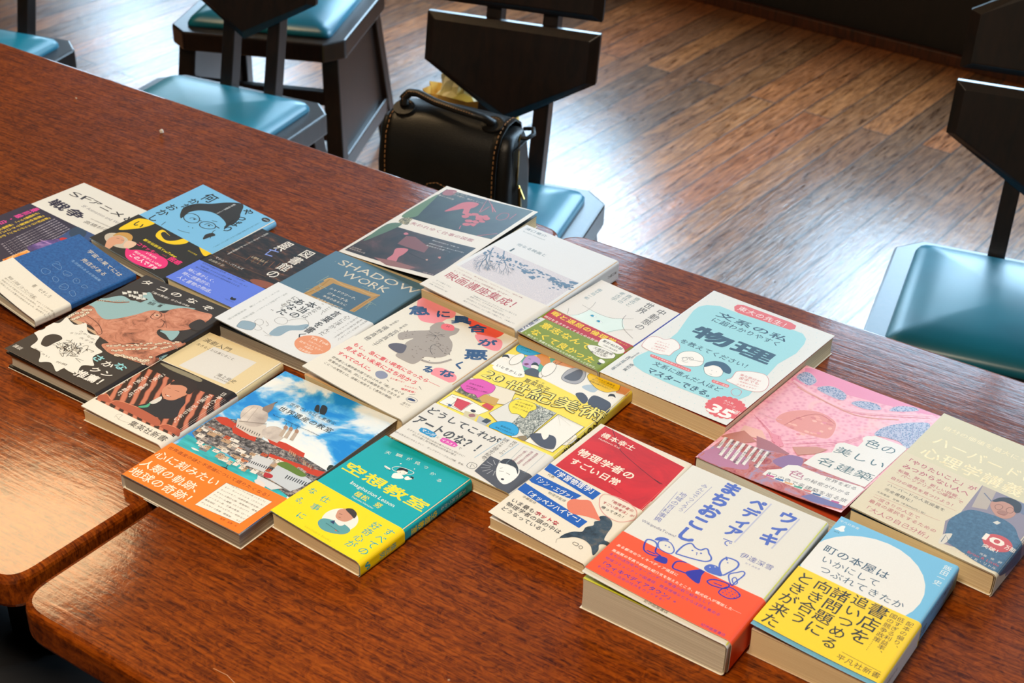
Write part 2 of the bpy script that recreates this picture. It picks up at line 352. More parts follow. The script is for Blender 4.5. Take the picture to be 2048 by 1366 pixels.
# ------------------------------------------------------------------ things on and around the chairs
def dashes(path, n, r, V, F, duty=.55):
    P = [Vector(p) for p in path]; d = [0]
    for a, b in zip(P, P[1:]): d.append(d[-1] + (b - a).length)
    def at(s):
        for i in range(1, len(d)):
            if s <= d[i]: t = (s - d[i - 1]) / max(1e-9, d[i] - d[i - 1]); return P[i - 1].lerp(P[i], t)
        return P[-1]
    for k in range(n): s0 = d[-1] * k / n; tube([at(s0), at(s0 + d[-1] / n * duty)], r, 5, V, F)
def handbag(loc, th):
    Z = .82
    t = tag(empty('handbag', loc, (0, 0, th)), 'black leather handbag with tan stitching and one rolled handle on a teal chair seat', 'bag')
    w, dp, H = .112, .05, .205
    def ring(z, kx, ky):
        return [(x, y, z) for x, y in rounded([(-w * kx, -dp * ky), (w * kx, -dp * ky), (w * kx, dp * ky), (-w * kx, dp * ky)], .016, 4)]
    V, F = loft([ring(0, .97, .95), ring(.012, 1.02, 1.05), ring(.10, 1.03, 1.0), ring(.165, 1.02, .78), ring(.185, 1.0, .6), ring(.188, .9, .4)])
    link('bag_body', V, F, M_LEATHER, t, smooth=True)
    # flap: from the back, over the top, down the front, lower corners rounded
    prof_ = [(.053, .10), (.053, .15), (.045, .188), (.022, .207), (-.008, .209), (-.036, .196), (-.052, .165), (-.058, .12), (-.060, .07), (-.060, .035)]
    prof_ = [(y, z) for y, z in prof_]; fw = .098
    cols = 14; V, F = [], []
    for off in (0, .004):
        for i, (y, z) in enumerate(prof_):
            q = i / (len(prof_) - 1); ws = fw
            for j in range(cols + 1):
                u = -1 + 2 * j / cols; zz = z
                if i >= 7: zz = z + max(0, abs(u) - .72) ** 2 * .35 * (i - 6) / 3
                nx = Vector((0, y, z - .11)).normalized() * (-off)
                V.append((u * ws, y + nx.y, zz + nx.z + (.004 * math.cos(u * 2.2) if 2 <= i <= 5 else 0)))
    n = len(prof_) * (cols + 1)
    for i in range(len(prof_) - 1):
        for j in range(cols):
            a = i * (cols + 1) + j; F.append((a, a + 1, a + cols + 2, a + cols + 1)); F.append((n + a + cols + 1, n + a + cols + 2, n + a + 1, n + a))
    for i in range(len(prof_) - 1):
        for j in (0, cols): a = i * (cols + 1) + j; F.append((a, a + cols + 1, n + a + cols + 1, n + a))
    for j in range(cols): a = (len(prof_) - 1) * (cols + 1) + j; F.append((a, a + 1, n + a + 1, n + a)); F.append((j, j + 1, n + j + 1, n + j))
    link('flap', V, F, M_LEATHER, t, smooth=True)
    M_ST = flat('#a8794a', .7); M_GOLD = flat('#c8a860', .25, metal=1.0)
    V, F = [], []
    for sx in (-1, 1):
        dashes([(sx * (fw - .005), y - .0005 * (1 if y < 0 else -1) - (.001 if y < -.03 else 0), z + .0012 + (.004 * math.cos(2.1) if 2 <= i <= 5 else 0) + (.028 * (i - 6) / 3 * .35 if i >= 7 else 0) * .9) for i, (y, z) in enumerate(prof_)], 34, .00085, V, F)
    dashes([(fw * u, -.0618, .037 + max(0, abs(u) - .72) ** 2 * .35) for u in [-.93 + .1 * k for k in range(19)]], 26, .00085, V, F)
    tb = [(-.022, -.0645, .03), (-.022, -.0645, .07), (-.016, -.0642, .084), (0, -.064, .09), (.016, -.0642, .084), (.022, -.0645, .07), (.022, -.0645, .03)]
    dashes(tb, 22, .0008, V, F)
    for sx in (-1, 1): dashes([(sx * .098 + .012 * math.cos(a), -.046 + .001, .168) if False else (sx * .076 + .014 * math.cos(a), -.022 - .012 * math.sin(a), .2095 - .007 * math.sin(a)) for a in [k * .45 for k in range(15)]], 16, .0007, V, F)
    link('stitching', V, F, M_ST, t)
    V, F = loft([[(x * 1.15, y, z) for x, y, z in tb], [(x * 1.15, y + .004, z) for x, y, z in tb]]); link('tab', V, F, M_LEATHER, t, bevel=.0008)
    for sx in (-1, 1):
        V, F = loft([[(sx * .076 + .018 * math.cos(a), -.022 - .015 * math.sin(a), .2075 - .008 * math.sin(a) + h) for a in [k * math.pi / 8 for k in range(16)]] for h in (0, .003)]); link('handle_patch', V, F, M_LEATHER, t)
    path = [(-.076, -.020, .212), (-.078, -.018, .226), (-.070, -.014, .237), (-.055, -.014, .239), (-.02, -.024, .233), (.02, -.034, .232), (.05, -.036, .229), (.066, -.030, .223), (.078, -.022, .211)]
    path = [tuple(Vector(a).lerp(Vector(b), k / 4)) for a, b in zip(path, path[1:]) for k in range(4)] + [path[-1]]
    h = link('handle', *tube(path, .0075, 10), M_LEATHER, t, smooth=True)
    V, F = [], []; dashes([(x, y - .0060, z + .0046) for x, y, z in path], 40, .0006, V, F); link('stitching', V, F, M_ST, h)
    zp = [(w + .003, .0, .186), (w + .006, -.012, .18), (w + .009, -.02, .165), (w + .009, -.022, .13), (w + .007, -.02, .09)]
    V, F = [], []; dashes(zp, 44, .0016, V, F, .6); link('zipper', V, F, M_GOLD, t)
    V, F = tube([(w + .012, -.022, .088), (w + .016, -.028, .05)], [.0022, .0032], 6); tube([(w + .010, -.02, .092), (w + .02, -.022, .066)], [.0015, .0022], 6, V, F); link('zipper_pull', V, F, M_GOLD, t)
    V, F = tube([(w - .004, .034, .18), (w + .012, .03, .186), (w + .018, .018, .182), (w + .012, .004, .178), (w - .004, .0, .178)], .004, 8); link('side_loop', V, F, M_LEATHER, t, smooth=True)
    V, F = loft([[(w + .002, -.035, .02), (w + .010, -.02, .02), (w + .010, .02, .02), (w + .002, .035, .02)], [(w + .002, -.03, .165), (w + .007, -.018, .168), (w + .007, .018, .168), (w + .002, .03, .165)]]); link('side_gusset', V, F, M_LEATHER, t, bevel=.002)
    for ch in t.children_recursive:
        for v in ch.data.vertices: v.co.z *= Z
    return t
hb = handbag((-0.102, 2.165, .424), math.radians(-22))

def crumple(seed, fn, nu, nv, amp):
    r = random.Random(seed); V, F = [], []
    for i in range(nu + 1):
        for j in range(nv): p = fn(i / nu, j / nv); V.append(tuple(c + r.uniform(-amp, amp) for c in p))
    for i in range(nu):
        for j in range(nv): a, b = i * nv + j, i * nv + (j + 1) % nv; F.append((a, b, b + nv, a + nv))
    F.append(tuple(range(nv))[::-1]); return V, F
def sack(u, v):
    a = v * 2 * math.pi; k = 1 + .25 * (u > .85); return (.07 * k * math.copysign(abs(math.cos(a)) ** .5, math.cos(a)), .028 * k * math.copysign(abs(math.sin(a)) ** .5, math.sin(a)), u * .445)
t = tag(empty('paper_bag', (-.088, 2.60, .001), (0, 0, -.3)), 'crumpled ochre paper bag with white tissue behind the chair with the black handbag', 'paper bag')
V, F = crumple(4, sack, 9, 20, .006); link('paper_sack', V, F, flat('#f6c460', .65), t)
V, F = crumple(6, lambda u, v: (-.03 + (.04 - .022 * u) * math.cos(v * 6.283), (.022 - .012 * u) * math.sin(v * 6.283), .41 + u * .10), 6, 14, .006); link('tissue', V, F, flat('#ece8c8', .7), t)

# coat lying on the chair under the near edge
def heap(u, v):
    a = v * 2 * math.pi; k = math.cos(u * math.pi / 2) ** .5 if u < 1 else 0.02
    return ((.19 + .02 * math.sin(3 * a)) * k * math.cos(a), (.19 + .02 * math.cos(4 * a)) * k * math.sin(a), .10 * u + .012 * math.sin(5 * a) * (1 - u))
V, F = crumple(11, heap, 14, 40, .004); c_ = link('dark_coat', V, F, flat('#12141a', .9), smooth=True); c_.location = (-.545, .97, .432)
tag(c_, 'dark folded coat on a chair under the near table edge, bottom left corner', 'coat')

def bit(name, loc, size, col, label, cat, seed):
    r = random.Random(seed); bm = bmesh.new(); bmesh.ops.create_icosphere(bm, subdivisions=1, radius=1)
    me_v = [(v.co.x * size * r.uniform(.6, 1), v.co.y * size * r.uniform(.5, .9), max(-.6, v.co.z) * size * r.uniform(.8, 1.2) + size * .6) for v in bm.verts]
    f = [tuple(v.index for v in q.verts) for q in bm.faces]; bm.free()
    o = link(name, me_v, f, flat(col, .6)); o.location = loc; tag(o, label, cat)
bit('crumb', (-.477, 1.819, TZ + .0002), .0042, '#e8e2d2', 'larger white crumb lying on the left table', 'crumb', 1)
bit('crumb', (-.62, 1.926, TZ + .0002), .0018, '#d8c8a8', 'tiny pale crumb farther up the left table', 'crumb', 2)
V, F = tube([(-.2237, .829, TZ + .0006), (-.212, .822, TZ + .001), (-.2035, .8125, TZ + .0012), (-.2075, .804, TZ + .001), (-.216, .792, TZ + .0008), (-.2185, .783, TZ + .0006)], .0003, 5)
tag(link('thread', V, F, flat('#c88a54', .6)), 'fine tan bent thread on the bare near part of the right table', 'thread')

BOOKS = {
  'tosho': dict(W=104.1781, H=149.3532, T=15.0902, r=2.0, Lb=2.0, Lt=1.0, z0=0.0, tilt=0.0, sp='R', px=-0.2953, py=1.3414, th=-0.6133),
  'tako': dict(W=130.8484, H=191.9719, T=19.4327, r=3.0, Lb=3.5, Lt=0.5, z0=0.0, tilt=0.0, sp='R', px=-0.398, py=1.169, th=-0.5816),
  'eiga': dict(W=130.1987, H=190.8836, T=25.1709, r=4.0, Lb=6.0, Lt=2.0, z0=0.0, tilt=0.0, sp='R', px=0.0033, py=1.299, th=-0.6428),
  'chudo': dict(W=105.567, H=149.6124, T=17.2628, r=3.0, Lb=5.0, Lt=2.0, z0=0.0, tilt=0.0, sp='R', px=0.087, py=1.236, th=-0.6687),
  'butsuri': dict(W=101.8884, H=177.4045, T=11.348, r=3.0, Lb=6.0, Lt=1.5, z0=0.0, tilt=0.0, sp='R', px=0.0661, py=0.9495, th=-0.6235),
  'wiki': dict(W=132.6587, H=185.056, T=31.8835, r=4.0, Lb=7.0, Lt=2.0, z0=0.0, tilt=0.0, sp='R', px=0.171, py=0.8351, th=-0.5941),
  'machi': dict(W=106.4835, H=170.9284, T=25.3502, r=3.0, Lb=6.0, Lt=2.0, z0=0.0, tilt=0.0, sp='R', px=0.28, py=0.8023, th=-0.5977),
  'engeki': dict(W=102.7601, H=172.8542, T=11.971, r=5.0, Lb=4.0, Lt=1.0, z0=0.0, tilt=0.0, sp='R', px=-0.3214, py=1.0988, th=-0.5596),
  'nanika': dict(W=119.3444, H=179.2571, T=10.4352, r=5.0, Lb=2.5, Lt=0.5, z0=0.0, tilt=0.1047, sp='R', px=-0.3836, py=1.4059, th=-0.5917),
  'kyuni': dict(W=128.3884, H=186.1583, T=17.7252, r=4.0, Lb=9.0, Lt=3.0, z0=0.0, tilt=0.0, sp='R', px=-0.1016, py=1.1416, th=-0.6234),
  'harvard': dict(W=134.5746, H=191.877, T=22.4572, r=3.0, Lb=3.0, Lt=1.0, z0=0.0, tilt=0.0, sp='R', px=0.4045, py=0.9366, th=-0.6625),
  'bijutsu': dict(W=137.5617, H=208.0201, T=15.1012, r=4.0, Lb=4.0, Lt=1.0, z0=0.0, tilt=0.0, sp='R', px=0.002, py=1.0364, th=-0.6026),
  'bunkei': dict(W=148.788, H=213.473, T=20.2182, r=2.0, Lb=3.0, Lt=2.0, z0=0.0, tilt=0.0, sp='L', px=0.087, py=1.2327, th=-0.6621),
  'isan': dict(W=144.0288, H=212.8787, T=14.5513, r=2.0, Lb=2.0, Lt=1.0, z0=0.0, tilt=0.0, sp='L', px=-0.3456, py=1.0511, th=-0.5979),
  'kuso': dict(W=103.6345, H=148.7152, T=14.9378, r=4.0, Lb=3.0, Lt=1.0, z0=0.0, tilt=0.0, sp='R', px=-0.1218, py=0.939, th=-0.6439),
  'shadow': dict(W=131.5711, H=194.8467, T=14.1838, r=2.0, Lb=7.0, Lt=2.0, z0=0.0, tilt=0.0, sp='R', px=-0.2004, py=1.2395, th=-0.5843),
  'shitsu': dict(W=136.0461, H=209.1701, T=15.3754, r=2.0, Lb=8.0, Lt=5.0, z0=0.0, tilt=0.0, sp='L', px=-0.201, py=1.4759, th=-0.5766),
  'iro': dict(W=149.41, H=205.9881, T=14.4116, r=2.0, Lb=12.0, Lt=4.0, z0=0.0, tilt=0.0, sp='L', px=0.1717, py=1.1023, th=-0.667),
  'sf': dict(W=128.0, H=188.0, T=11.0, r=3.0, Lb=4.0, Lt=1.0, z0=0.0, tilt=0.0, sp='R', th=-0.637, px=-0.5417, py=1.4117),
  'uchu': dict(W=99.0, H=132.0, T=8.0, r=2.0, Lb=12.0, Lt=5.0, z0=0.006, tilt=0.1047, sp='R', th=-0.672, px=-0.499, py=1.3101),
}
ART = {
 'wiki': [
 ["V","#5068c0","ウィキ",101,177.9,101,124.6,0,0.06],
 ["V","#5068c0","ペディア",72.2,178.6,72.2,116.2,0,0.06],
 ["V","#5068c0","で",74.2,113.9,74.2,103.3,0,0.01],
 ["V","#5068c0","まちおこし",43.5,184.6,43.5,86.4,0,0.06],
 ["L","#b9bcd2",1.3,[109.9,174.3,108,124.5],[81.2,178.5,79.6,112.5]],
 ["V","#6a74b0","みんなでつくろう",23.2,167.3,23.2,118.8],
 ["L","#6a74b0",0.35,[28.8,167.4,27.3,119.4]],
 ["V","#6a74b0","地域の百科事典",14.5,144.6,14.5,94.4],
 ["L","#6a74b0",0.35,[8.6,142,11.7,97.3]],
 ["T","#5a5f88","WikipediaTown?",4.2,88,37.4,88],
 ["T","#5a64a8","伊達深雪",90.5,102.4,120.8,102.4],
 ["T","#5a64a8","だて みゆき",98.8,95,112.5,95],
 ["C","#5068c0",1.5,[47.8,70.2,48.1,81.8,50.6,87.8,53,88.5,57,86.1,61.9,86.2,64.4,90.5,66.9,90.2,69.4,86.9,73.1,83.9,74.6,80.1,71.9,76.1,66.1,73.7,58.3,71.5,51.2,69.9]],
 ["D","#5068c0",0.9,0.9,[56.9,81.4,64.2,82.8]],
 ["D","#5068c0",0.8,0.5,[61.3,81.1]],
 ["L","#5068c0",0.5,[61.3,81.1,62.4,78.3]],
 ["B","#5068c0",[25.5,73,26.2,77.5,29.5,80.3,34,81.2,35.1,79.4,31.8,77.7,28.9,74.2]],
 ["C","#5068c0",1.1,[29.6,73.1,33.5,77.7,38.7,77.8,44.9,72,44.8,66.4,39.2,65,33.4,66.5]],
 ["D","#5068c0",0.7,0.7,[36.4,72.6,39.7,72.6]],
 ["C","#5068c0",1.5,[24.8,56.5,20.6,68.2,25.7,71.2,30.7,68.4,33.9,60.1,39.8,58.2,32.2,54.5]],
 ["L","#5068c0",1.2,[27.1,57.1,35.2,57.8]],
 ["C","#5068c0",1.6,[84.5,77,82.1,84.4,84,91.3,91.1,92.8,95.1,90.6,96.1,84.8,93.6,76.2,90.6,70]],
 ["D","#5068c0",0.7,0.7,[87.3,86.1]],
 ["L","#5068c0",1.5,[85.5,88.4,82.8,92.2]],
 ["B","#5068c0",[74.6,69.1,76.6,75.5,84,76.6,91.1,69.1,86.2,66.6,78.7,65.9]],
 ["D","#dcdad2",0.6,0.6,[78.4,72.2,81.5,75.2]],
 ["C","#5068c0",1.3,[95,73.5,99.1,80.5,102.5,84.5,105,81.2,103.3,69.6,102.4,63.8]],
 ["C","#5068c0",1,[99.6,70.6,100.9,74.1,104.9,69.5,103.6,66]],
 ["T","#302c2c","紀伊國屋書店",56,4,78,4],
 ],
 'wiki_band': [
 ["C","#2d2aa0",1.5,[48.5,68.9,48.7,80.5,51.2,86.5,53.6,87.2,57.6,84.8,62.5,84.9,65,89.2,67.5,88.9,70,85.6,73.7,82.6,75.2,78.8,72.4,74.8,66.6,72.4,58.9,70.2,51.8,68.6]],
 ["D","#2d2aa0",0.9,0.9,[57.5,80.1,64.8,81.4]],
 ["D","#2d2aa0",0.8,0.5,[61.9,79.8]],
 ["L","#2d2aa0",0.5,[61.9,79.8,63,77]],
 ["B","#2d2aa0",[26.2,71.7,26.9,76.2,30.2,79,34.6,79.9,35.8,78.1,32.5,76.4,29.6,72.9]],
 ["C","#2d2aa0",1.1,[30.2,71.8,34.1,76.4,39.3,76.5,45.5,70.7,45.5,65.2,39.8,63.7,34,65.2]],
 ["D","#2d2aa0",0.7,0.7,[37,71.3,40.3,71.3]],
 ["C","#2d2aa0",1.5,[25.5,55.3,21.2,66.9,26.4,69.9,31.3,67.1,34.5,58.8,40.5,56.9,32.9,53.3]],
 ["L","#2d2aa0",1.2,[27.8,55.8,35.8,56.6]],
 ["C","#2d2aa0",1.6,[85.1,75.7,82.7,83.1,84.6,89.9,91.7,91.5,95.7,89.3,96.7,83.5,94.1,74.9,91.1,68.7]],
 ["D","#2d2aa0",0.7,0.7,[87.8,84.8]],
 ["L","#2d2aa0",1.5,[86.1,87.1,83.3,90.8]],
 ["B","#2d2aa0",[75.1,67.8,77.2,74.2,84.5,75.3,91.6,67.8,86.7,65.3,79.3,64.6]],
 ["D","#f4511c",0.6,0.6,[79,70.9,82.1,73.9]],
 ["C","#2d2aa0",1.3,[95.6,72.2,99.6,79.2,103,83.2,105.5,79.9,103.8,68.3,103,62.5]],
 ["C","#2d2aa0",1,[100.2,69.3,101.4,72.9,105.4,68.2,104.1,64.7]],
 ["B","#2d2aa0",[37.7,50.6,40.5,56.9,46.4,57.8,48.5,51.5,41.5,49.7]],
 ["C","#2d2aa0",1.6,[54.9,51.5,54.5,60.5,64.9,64.9,75.5,62.9,70.9,54,61.3,51.4]],
 ["B","#2d2aa0",[66.1,52.7,70.6,60.3,77.7,66,78.5,57.4,81.3,48.1,74.9,48.2]],
 ["B","#2d2aa0",[65.9,64.4,72.4,65.6,81.6,69,77.9,64.3]],
 ["C","#2d2aa0",1.4,[85.2,55.1,89.4,60.4,100.8,62.2,101,56,94.6,53.5,88.8,52.8]],
 ["C","#2d2aa0",1.2,[98.6,49,102.3,59.5,113.6,56.8,112.9,50.8,107.3,47]],
 ["D","#2d2aa0",0.7,0.5,[101.6,50.6,102.3,53.4,102.9,56.2,104.9,50.7,105.6,53.5,106.3,56.2,108.2,50.7,108.9,53.5,109.6,56.3,111.6,50.8,112.3,53.6,113,56.3]],
 ["L","#2d2aa0",1,[90,56.3,97.4,57]],
 ["T","#f6e9da","ある都市のウィキペディア項目に",5.2,45.7,63.4,45.7,0,0.01],
 ["T","#f6e9da","高画質の写真や詳細な紹介文を加えたところ、観光収入が増加した──",5.8,37.7,124.6,37.7,0,0.01],
 ["T","#3a2a9a","まちの活性化やオープンデータ推進の取り組みとして",6.1,32.5,100.8,32.5],
 ["T","#3a2a9a","地域コミュニティや図書館、教育現場などから注目を集める",6.3,26.1,112.5,26.1],
 ["T","#3a2a9a","「ウィキペディアタウン」。",5,18.8,81,18.8,0,0.03],
 ["T","#3a2a9a","その魅力と活用の仕方をガイドする！",6.5,13.1,71.5,13.1],
 ["T","#3a2a9a","紀伊國屋書店",104.9,8.3,126.4,8.3],
 ],
 'machi': [
 ["D","#e4e2dc",50,54,[47,108.1]],
 ["T","#dfe8ea","平凡社新書",1.4,164.6,19.4,164.6],
 ["B","#e8ecec",[2.3,151.1,4.2,154.9,5.9,159.2,8.5,160.1,9.3,155.7,10.6,153.5,8.4,151,6.3,151.5]],
 ["T","#34546a","1079",3.4,148.2,8.1,148.2],
 ["T","#34546a","町の本屋は",6,122.7,64.5,122.7,0,0.01],
 ["T","#34546a","いかにして",10,108.8,61.9,108.8],
 ["T","#34546a","つぶれてきたか",14,96.4,88.4,96.4],
 ["V","#e6eef0","飯田一史",98.9,166.4,98.9,136.6],
 ["V","#34546a","町の本屋はいかにして",112.9,159.8,112.9,107.7],
 ["V","#303030","飯田一史",121.2,104.8,121.2,65.7],
 ],
 'machi_band': [
 ["V","#2a2a1e","ときが来た",11.1,82.5,11.1,4.8,0,0.01],
 ["V","#2a2a1e","向き合う",26.9,82.9,26.9,21.9,0,0.01],
 ["V","#2a2a1e","諸問題に",42,83.6,42,18.8,0,0.01],
 ["V","#2a2a1e","追いつめる",58,85.8,58,13,0,0.01],
 ["V","#2a2a1e","書店を",73.9,86.1,73.9,32.7,0,0.01],
 ["V","#2a2a1e","国の競争政策……",86,82.6,86,30.4],
 ["V","#2a2a1e","低すぎる利益率、",92.2,82.2,92.2,31.2],
 ["V","#2a2a1e","配本の偏り、",99.9,81.7,99.9,43.9],
 ["L","#2a2a1e",0.4,[69.7,17.4,102.8,15.7]],
 ["T","#2a2a1e","平凡社新書",68.3,10.9,104.3,10.9],
 ["P","#e8e4d8",[107,0,135,0,135,84,107,84]],
 ["V","#1c1c1c","平凡社新書",116.7,40.7,116.7,17.8],
 ],
 'harvard': [
 ["T","goldfoil","自分の価値を最大にする",9.9,169.7,101.2,169.7],
 ["T","goldfoil","ハーバードの",10.8,145.4,114.9,145.4,0,0.01],
 ["T","goldfoil","心理学講義",10.2,121.7,108.8,121.7,0,0.01],
 ],
 'harvard_band': [
 ["P","#8d8290",[75.5,113.4,112.9,111.7,163.3,63.2,149.9,24.8,82.3,7.6,72.2,37.8,77.4,57.5]],
 ["P","#b7a899",[75.5,113.4,88.3,112.6,93.4,76.7,81.5,71.4]],
 ["L","#6b6f84",1.2,[81.7,97.6,94.9,88.3]],
 ["P","#6f7690",[97.6,106.2,115.3,106,121.5,90.9,112.1,93]],
 ["B","wool",[78.3,25.9,74.5,39.8,76.4,54.1,82.3,66.9,95.4,72.1,110.1,73.6,122.1,69,133.9,54.8,149.5,57.2,151.8,46.4,137.3,7.1,118.9,4.2,97.9,9.4,81.8,14.3]],
 ["B","#d8d0c0",[80.5,6,78.5,18.7,82.2,24.4,84.8,24.3,85,10]],
 ["L","#5f6d7c",0.8,[81.5,9.3,80.7,20.7,86.5,13.7]],
 ["B","#c08a72",[94.2,82.5,91.9,90.8,95.4,99.1,104.2,102.8,111.5,97.6,115.2,85.5,111.6,76.1,103.5,74.1]],
 ["B","#2e2420",[91.9,92.1,95.7,101.4,103.9,106.5,113.2,104.2,117,93.4,113.7,89.3,108.8,96.5,100,97.4,94.6,91.9]],
 ["B","#a87460",[101.2,79.7,104.1,84.8,109.4,84.3,108.2,78.2]],
 ["C","#5a3a30",0.4,[96.6,87.2,98.8,91.2,102.6,89.8,102,83.7,98.6,83.3]],
 ["C","#5a3a30",0.4,[106.1,89.1,108.1,93.4,111.8,92.2,111.7,86.3,108.4,85.2]],
 ["S","#8a4a40",0.5,[101.6,78.7,105.5,78.4,109,80.9]],
 ["P","#d8d2c6",[104.3,63.5,106.7,68.1,110.2,67.4,108.5,62.7]],
 ["T","#b9606c","「やりたいこと」が",4.5,97.3,74.5,97.3,0,0.02],
 ["T","#b9606c","みつからない人へ",8.3,86.5,72.7,86.5,0,0.02],
 ["T","#b9606c","転職、就活、新しい挑戦…",8.6,76.7,70.9,76.7,0,0.01],
 ["T","#b9606c","“パーソナリティ心理学”で",8.9,71.5,73.5,71.5,0,0.01],
 ["T","#b9606c","自分の適性を見つけよう！",8.4,62.2,71.3,62.2,0,0.01],
 ["L","#b9606c",0.25,[8.7,54.8,73.8,56.9]],
 ["T","#4c4a48","ハーバードの人気授業を",10.7,50.8,66.2,50.8],
 ["T","#4c4a48","完全書籍化！",11.7,43,41.8,43],
 ["T","#4c4a48","大和書房　定価（本体1900円＋税）",8.4,35,56.7,35],
 ["L","#b9606c",0.25,[9.1,29.7,68.5,34.6]],
 ["T","#b9606c","一度きりの人生で",9.3,25.9,54,25.9],
 ["T","#b9606c","最良の選択をするための",9.1,18.8,72.9,18.8],
 ["T","#b9606c","「大人の自己分析」",7.7,8.1,75.4,8.1],
 ["T","#e4d8cc","ブライアン・Ｒ・リトル",88,7,131.9,7],
 ["T","#e4d8cc","児島　修　訳",112.9,17,132.4,17],
 ["T","#c84a50","Brian R Little",104.1,12.5,132.1,12.5],
 ["D","#c84a44",12.5,11.5,[119,39.6]],
 ["T","#f2e6d8","10",104.8,41.4,124.7,41.4,13,0.03],
 ["T","#f2e6d8","万部",125.8,39.4,134.3,39.4,7,0.02],
 ["T","#f2e6d8","突破！",110.1,28.9,127.7,28.9,0,0.02],
 ],
 'iro': [
 ["B","#e88fb0",[3.3,171.1,4,201.9,43.8,205.7,88.3,206.7,145.1,208.4,134.9,199.9,96.3,190.6,55.9,183.1,25.6,177.3]],
 ["B","lattice",[4.5,179,3.8,188.4,7.8,195.2,15.7,193.6,24,185.8,22.5,174.7,14.7,174.7]],
 ["C","#e7a3b8",0.8,[4.5,179,3.8,188.4,7.8,195.2,15.7,193.6,24,185.8,22.5,174.7,14.7,174.7]],
 ["B","lattice",[30.8,173.5,32.5,181.5,39.8,187.6,50.8,187,59.7,181.4,60.8,171.1,47.8,170]],
 ["C","#e7a3b8",0.8,[30.8,173.5,32.5,181.5,39.8,187.6,50.8,187,59.7,181.4,60.8,171.1,47.8,170]],
 ["B","lattice",[69.3,171.7,71.4,179.1,79,184.4,89.6,186.7,97.7,180.6,90.6,173.1,79,170.1]],
 ["C","#e7a3b8",0.8,[69.3,171.7,71.4,179.1,79,184.4,89.6,186.7,97.7,180.6,90.6,173.1,79,170.1]],
 ["B","lattice",[104.5,182.9,105.2,193.1,111.9,200.2,121.2,204.8,126.5,201.1,116.6,190.5]],
 ["C","#e7a3b8",0.8,[104.5,182.9,105.2,193.1,111.9,200.2,121.2,204.8,126.5,201.1,116.6,190.5]],
 ["S","#f3bcc8",3.2,[4.9,172.8,36.2,163.7,75.2,160.6,114.5,183.1,141.1,201.8]],
 ["S","#d98a94",0.8,[5.8,168.7,38.1,160.4,76.9,157.3,116.5,179,141.2,195.5]],
 ["S","#e2a394",1.4,[14.3,164.6,46.2,159.2,84.9,156,119,174]],
 ["B","lattice",[112.9,135,113.4,150.7,122.3,167.2,136.4,181.8,146.6,183.8,152.4,150.8,147.8,131.7,136.4,138.1,123.1,136.9]],
 ["L","#8c8ab0",0.35,[114.9,153.5,131.3,137.2],[119.5,158.4,135.7,138.2],[124.1,163.4,140.1,139.2],[128.8,168.3,144.4,140.1],[133.4,173.3,148.8,141.1],[138,178.4,153.1,142]],
 ["B","#e3968f",[27.1,100.2,27.2,115.5,37.1,129.8,53.3,138.3,72.1,133.4,80.2,118.4,81.3,102.9,69.5,98.1,51.7,96,37.9,97]],
 ["D","#d98484",3.33,1.66,[54,125.6]],
 ["D","#eda59c",2.44,1.77,[67.1,103]],
 ["D","#d98484",3.17,1.67,[71.9,125.3]],
 ["D","#d98484",3.35,1.55,[43.3,116]],
 ["D","#eda59c",3.02,1.83,[55.4,129.5]],
 ["D","#f0b4a8",2.04,1.83,[71,109.6]],
 ["D","#e38e9a",2.29,2.12,[70.6,105.2]],
 ["D","#e38e9a",2.23,1.05,[65.5,134.6]],
 ["D","#e38e9a",2.37,1.88,[56.2,92.1]],
 ["D","#f0b4a8",2.65,1.75,[60.3,100.8]],
 ["D","#e38e9a",2.86,2.3,[66.4,102.6]],
 ["D","#f0b4a8",1.83,2.2,[75,119.2]],
 ["D","#eda59c",3.16,1.8,[59.1,126.1]],
 ["D","#f0b4a8",2.78,1.68,[45.5,103.8]],
 ["D","#f0b4a8",1.8,1.41,[65,122.3]],
 ["D","#e38e9a",2.73,1.06,[61.2,135]],
 ["D","#f0b4a8",2.06,1.33,[65.6,101.3]],
 ["D","#eda59c",2.7,1.04,[44.5,120.2]],
 ["D","#d98484",2.03,1.97,[68.3,130]],
 ["D","#f0b4a8",3.29,1.53,[59,94.6]],
 ["D","#e38e9a",3.23,1.95,[66.7,124.7]],
 ["D","#eda59c",2.51,1.6,[68,102.4]],
 ["D","#d98484",2.02,1.42,[69.6,124.8]],
 ["D","#f0b4a8",2.66,1.03,[40.9,102.9]],
 ["D","#d98484",2.43,1.95,[45.9,98]],
 ["D","#f0b4a8",2.48,1.83,[57,121.6]],
 ["S","#c9747c",0.5,[37.9,97,43,119.2,55,135.1,74.4,129.1]],
 ["L","#d0708a",0.4,[6,94.8,54.6,63.1,80.6,83.2]],
 ["L","#e9b2bf",0.6,[27.1,100.2,4.4,102.6]],
 ["L","#d0708a",0.35,[63.3,75.7,96.3,107,104.9,125.7]],
 ["L","#d0708a",0.4,[10.9,92.3,51.4,66.9,76.9,90]],
 ["L","#e9b2bf",0.6,[29.3,102,9.3,100]],
 ["L","#d0708a",0.35,[65.8,71.2,97.5,104.6,106.1,123.3]],
 ["L","#d0708a",0.4,[15.8,89.7,48.2,70.8,73.2,96.8]],
 ["L","#e9b2bf",0.6,[31.6,103.8,14.2,97.5]],
 ["L","#d0708a",0.35,[68.3,66.8,98.7,102.3,107.3,120.9]],
 ["P","#e58fa0",[32.7,77.9,44.3,78.3,55.4,66.6,51.7,58]],
 ["P","#eab5a8",[8.7,73,26.5,75.8,39.9,63.1,21.2,59.8,10.4,62.6]],
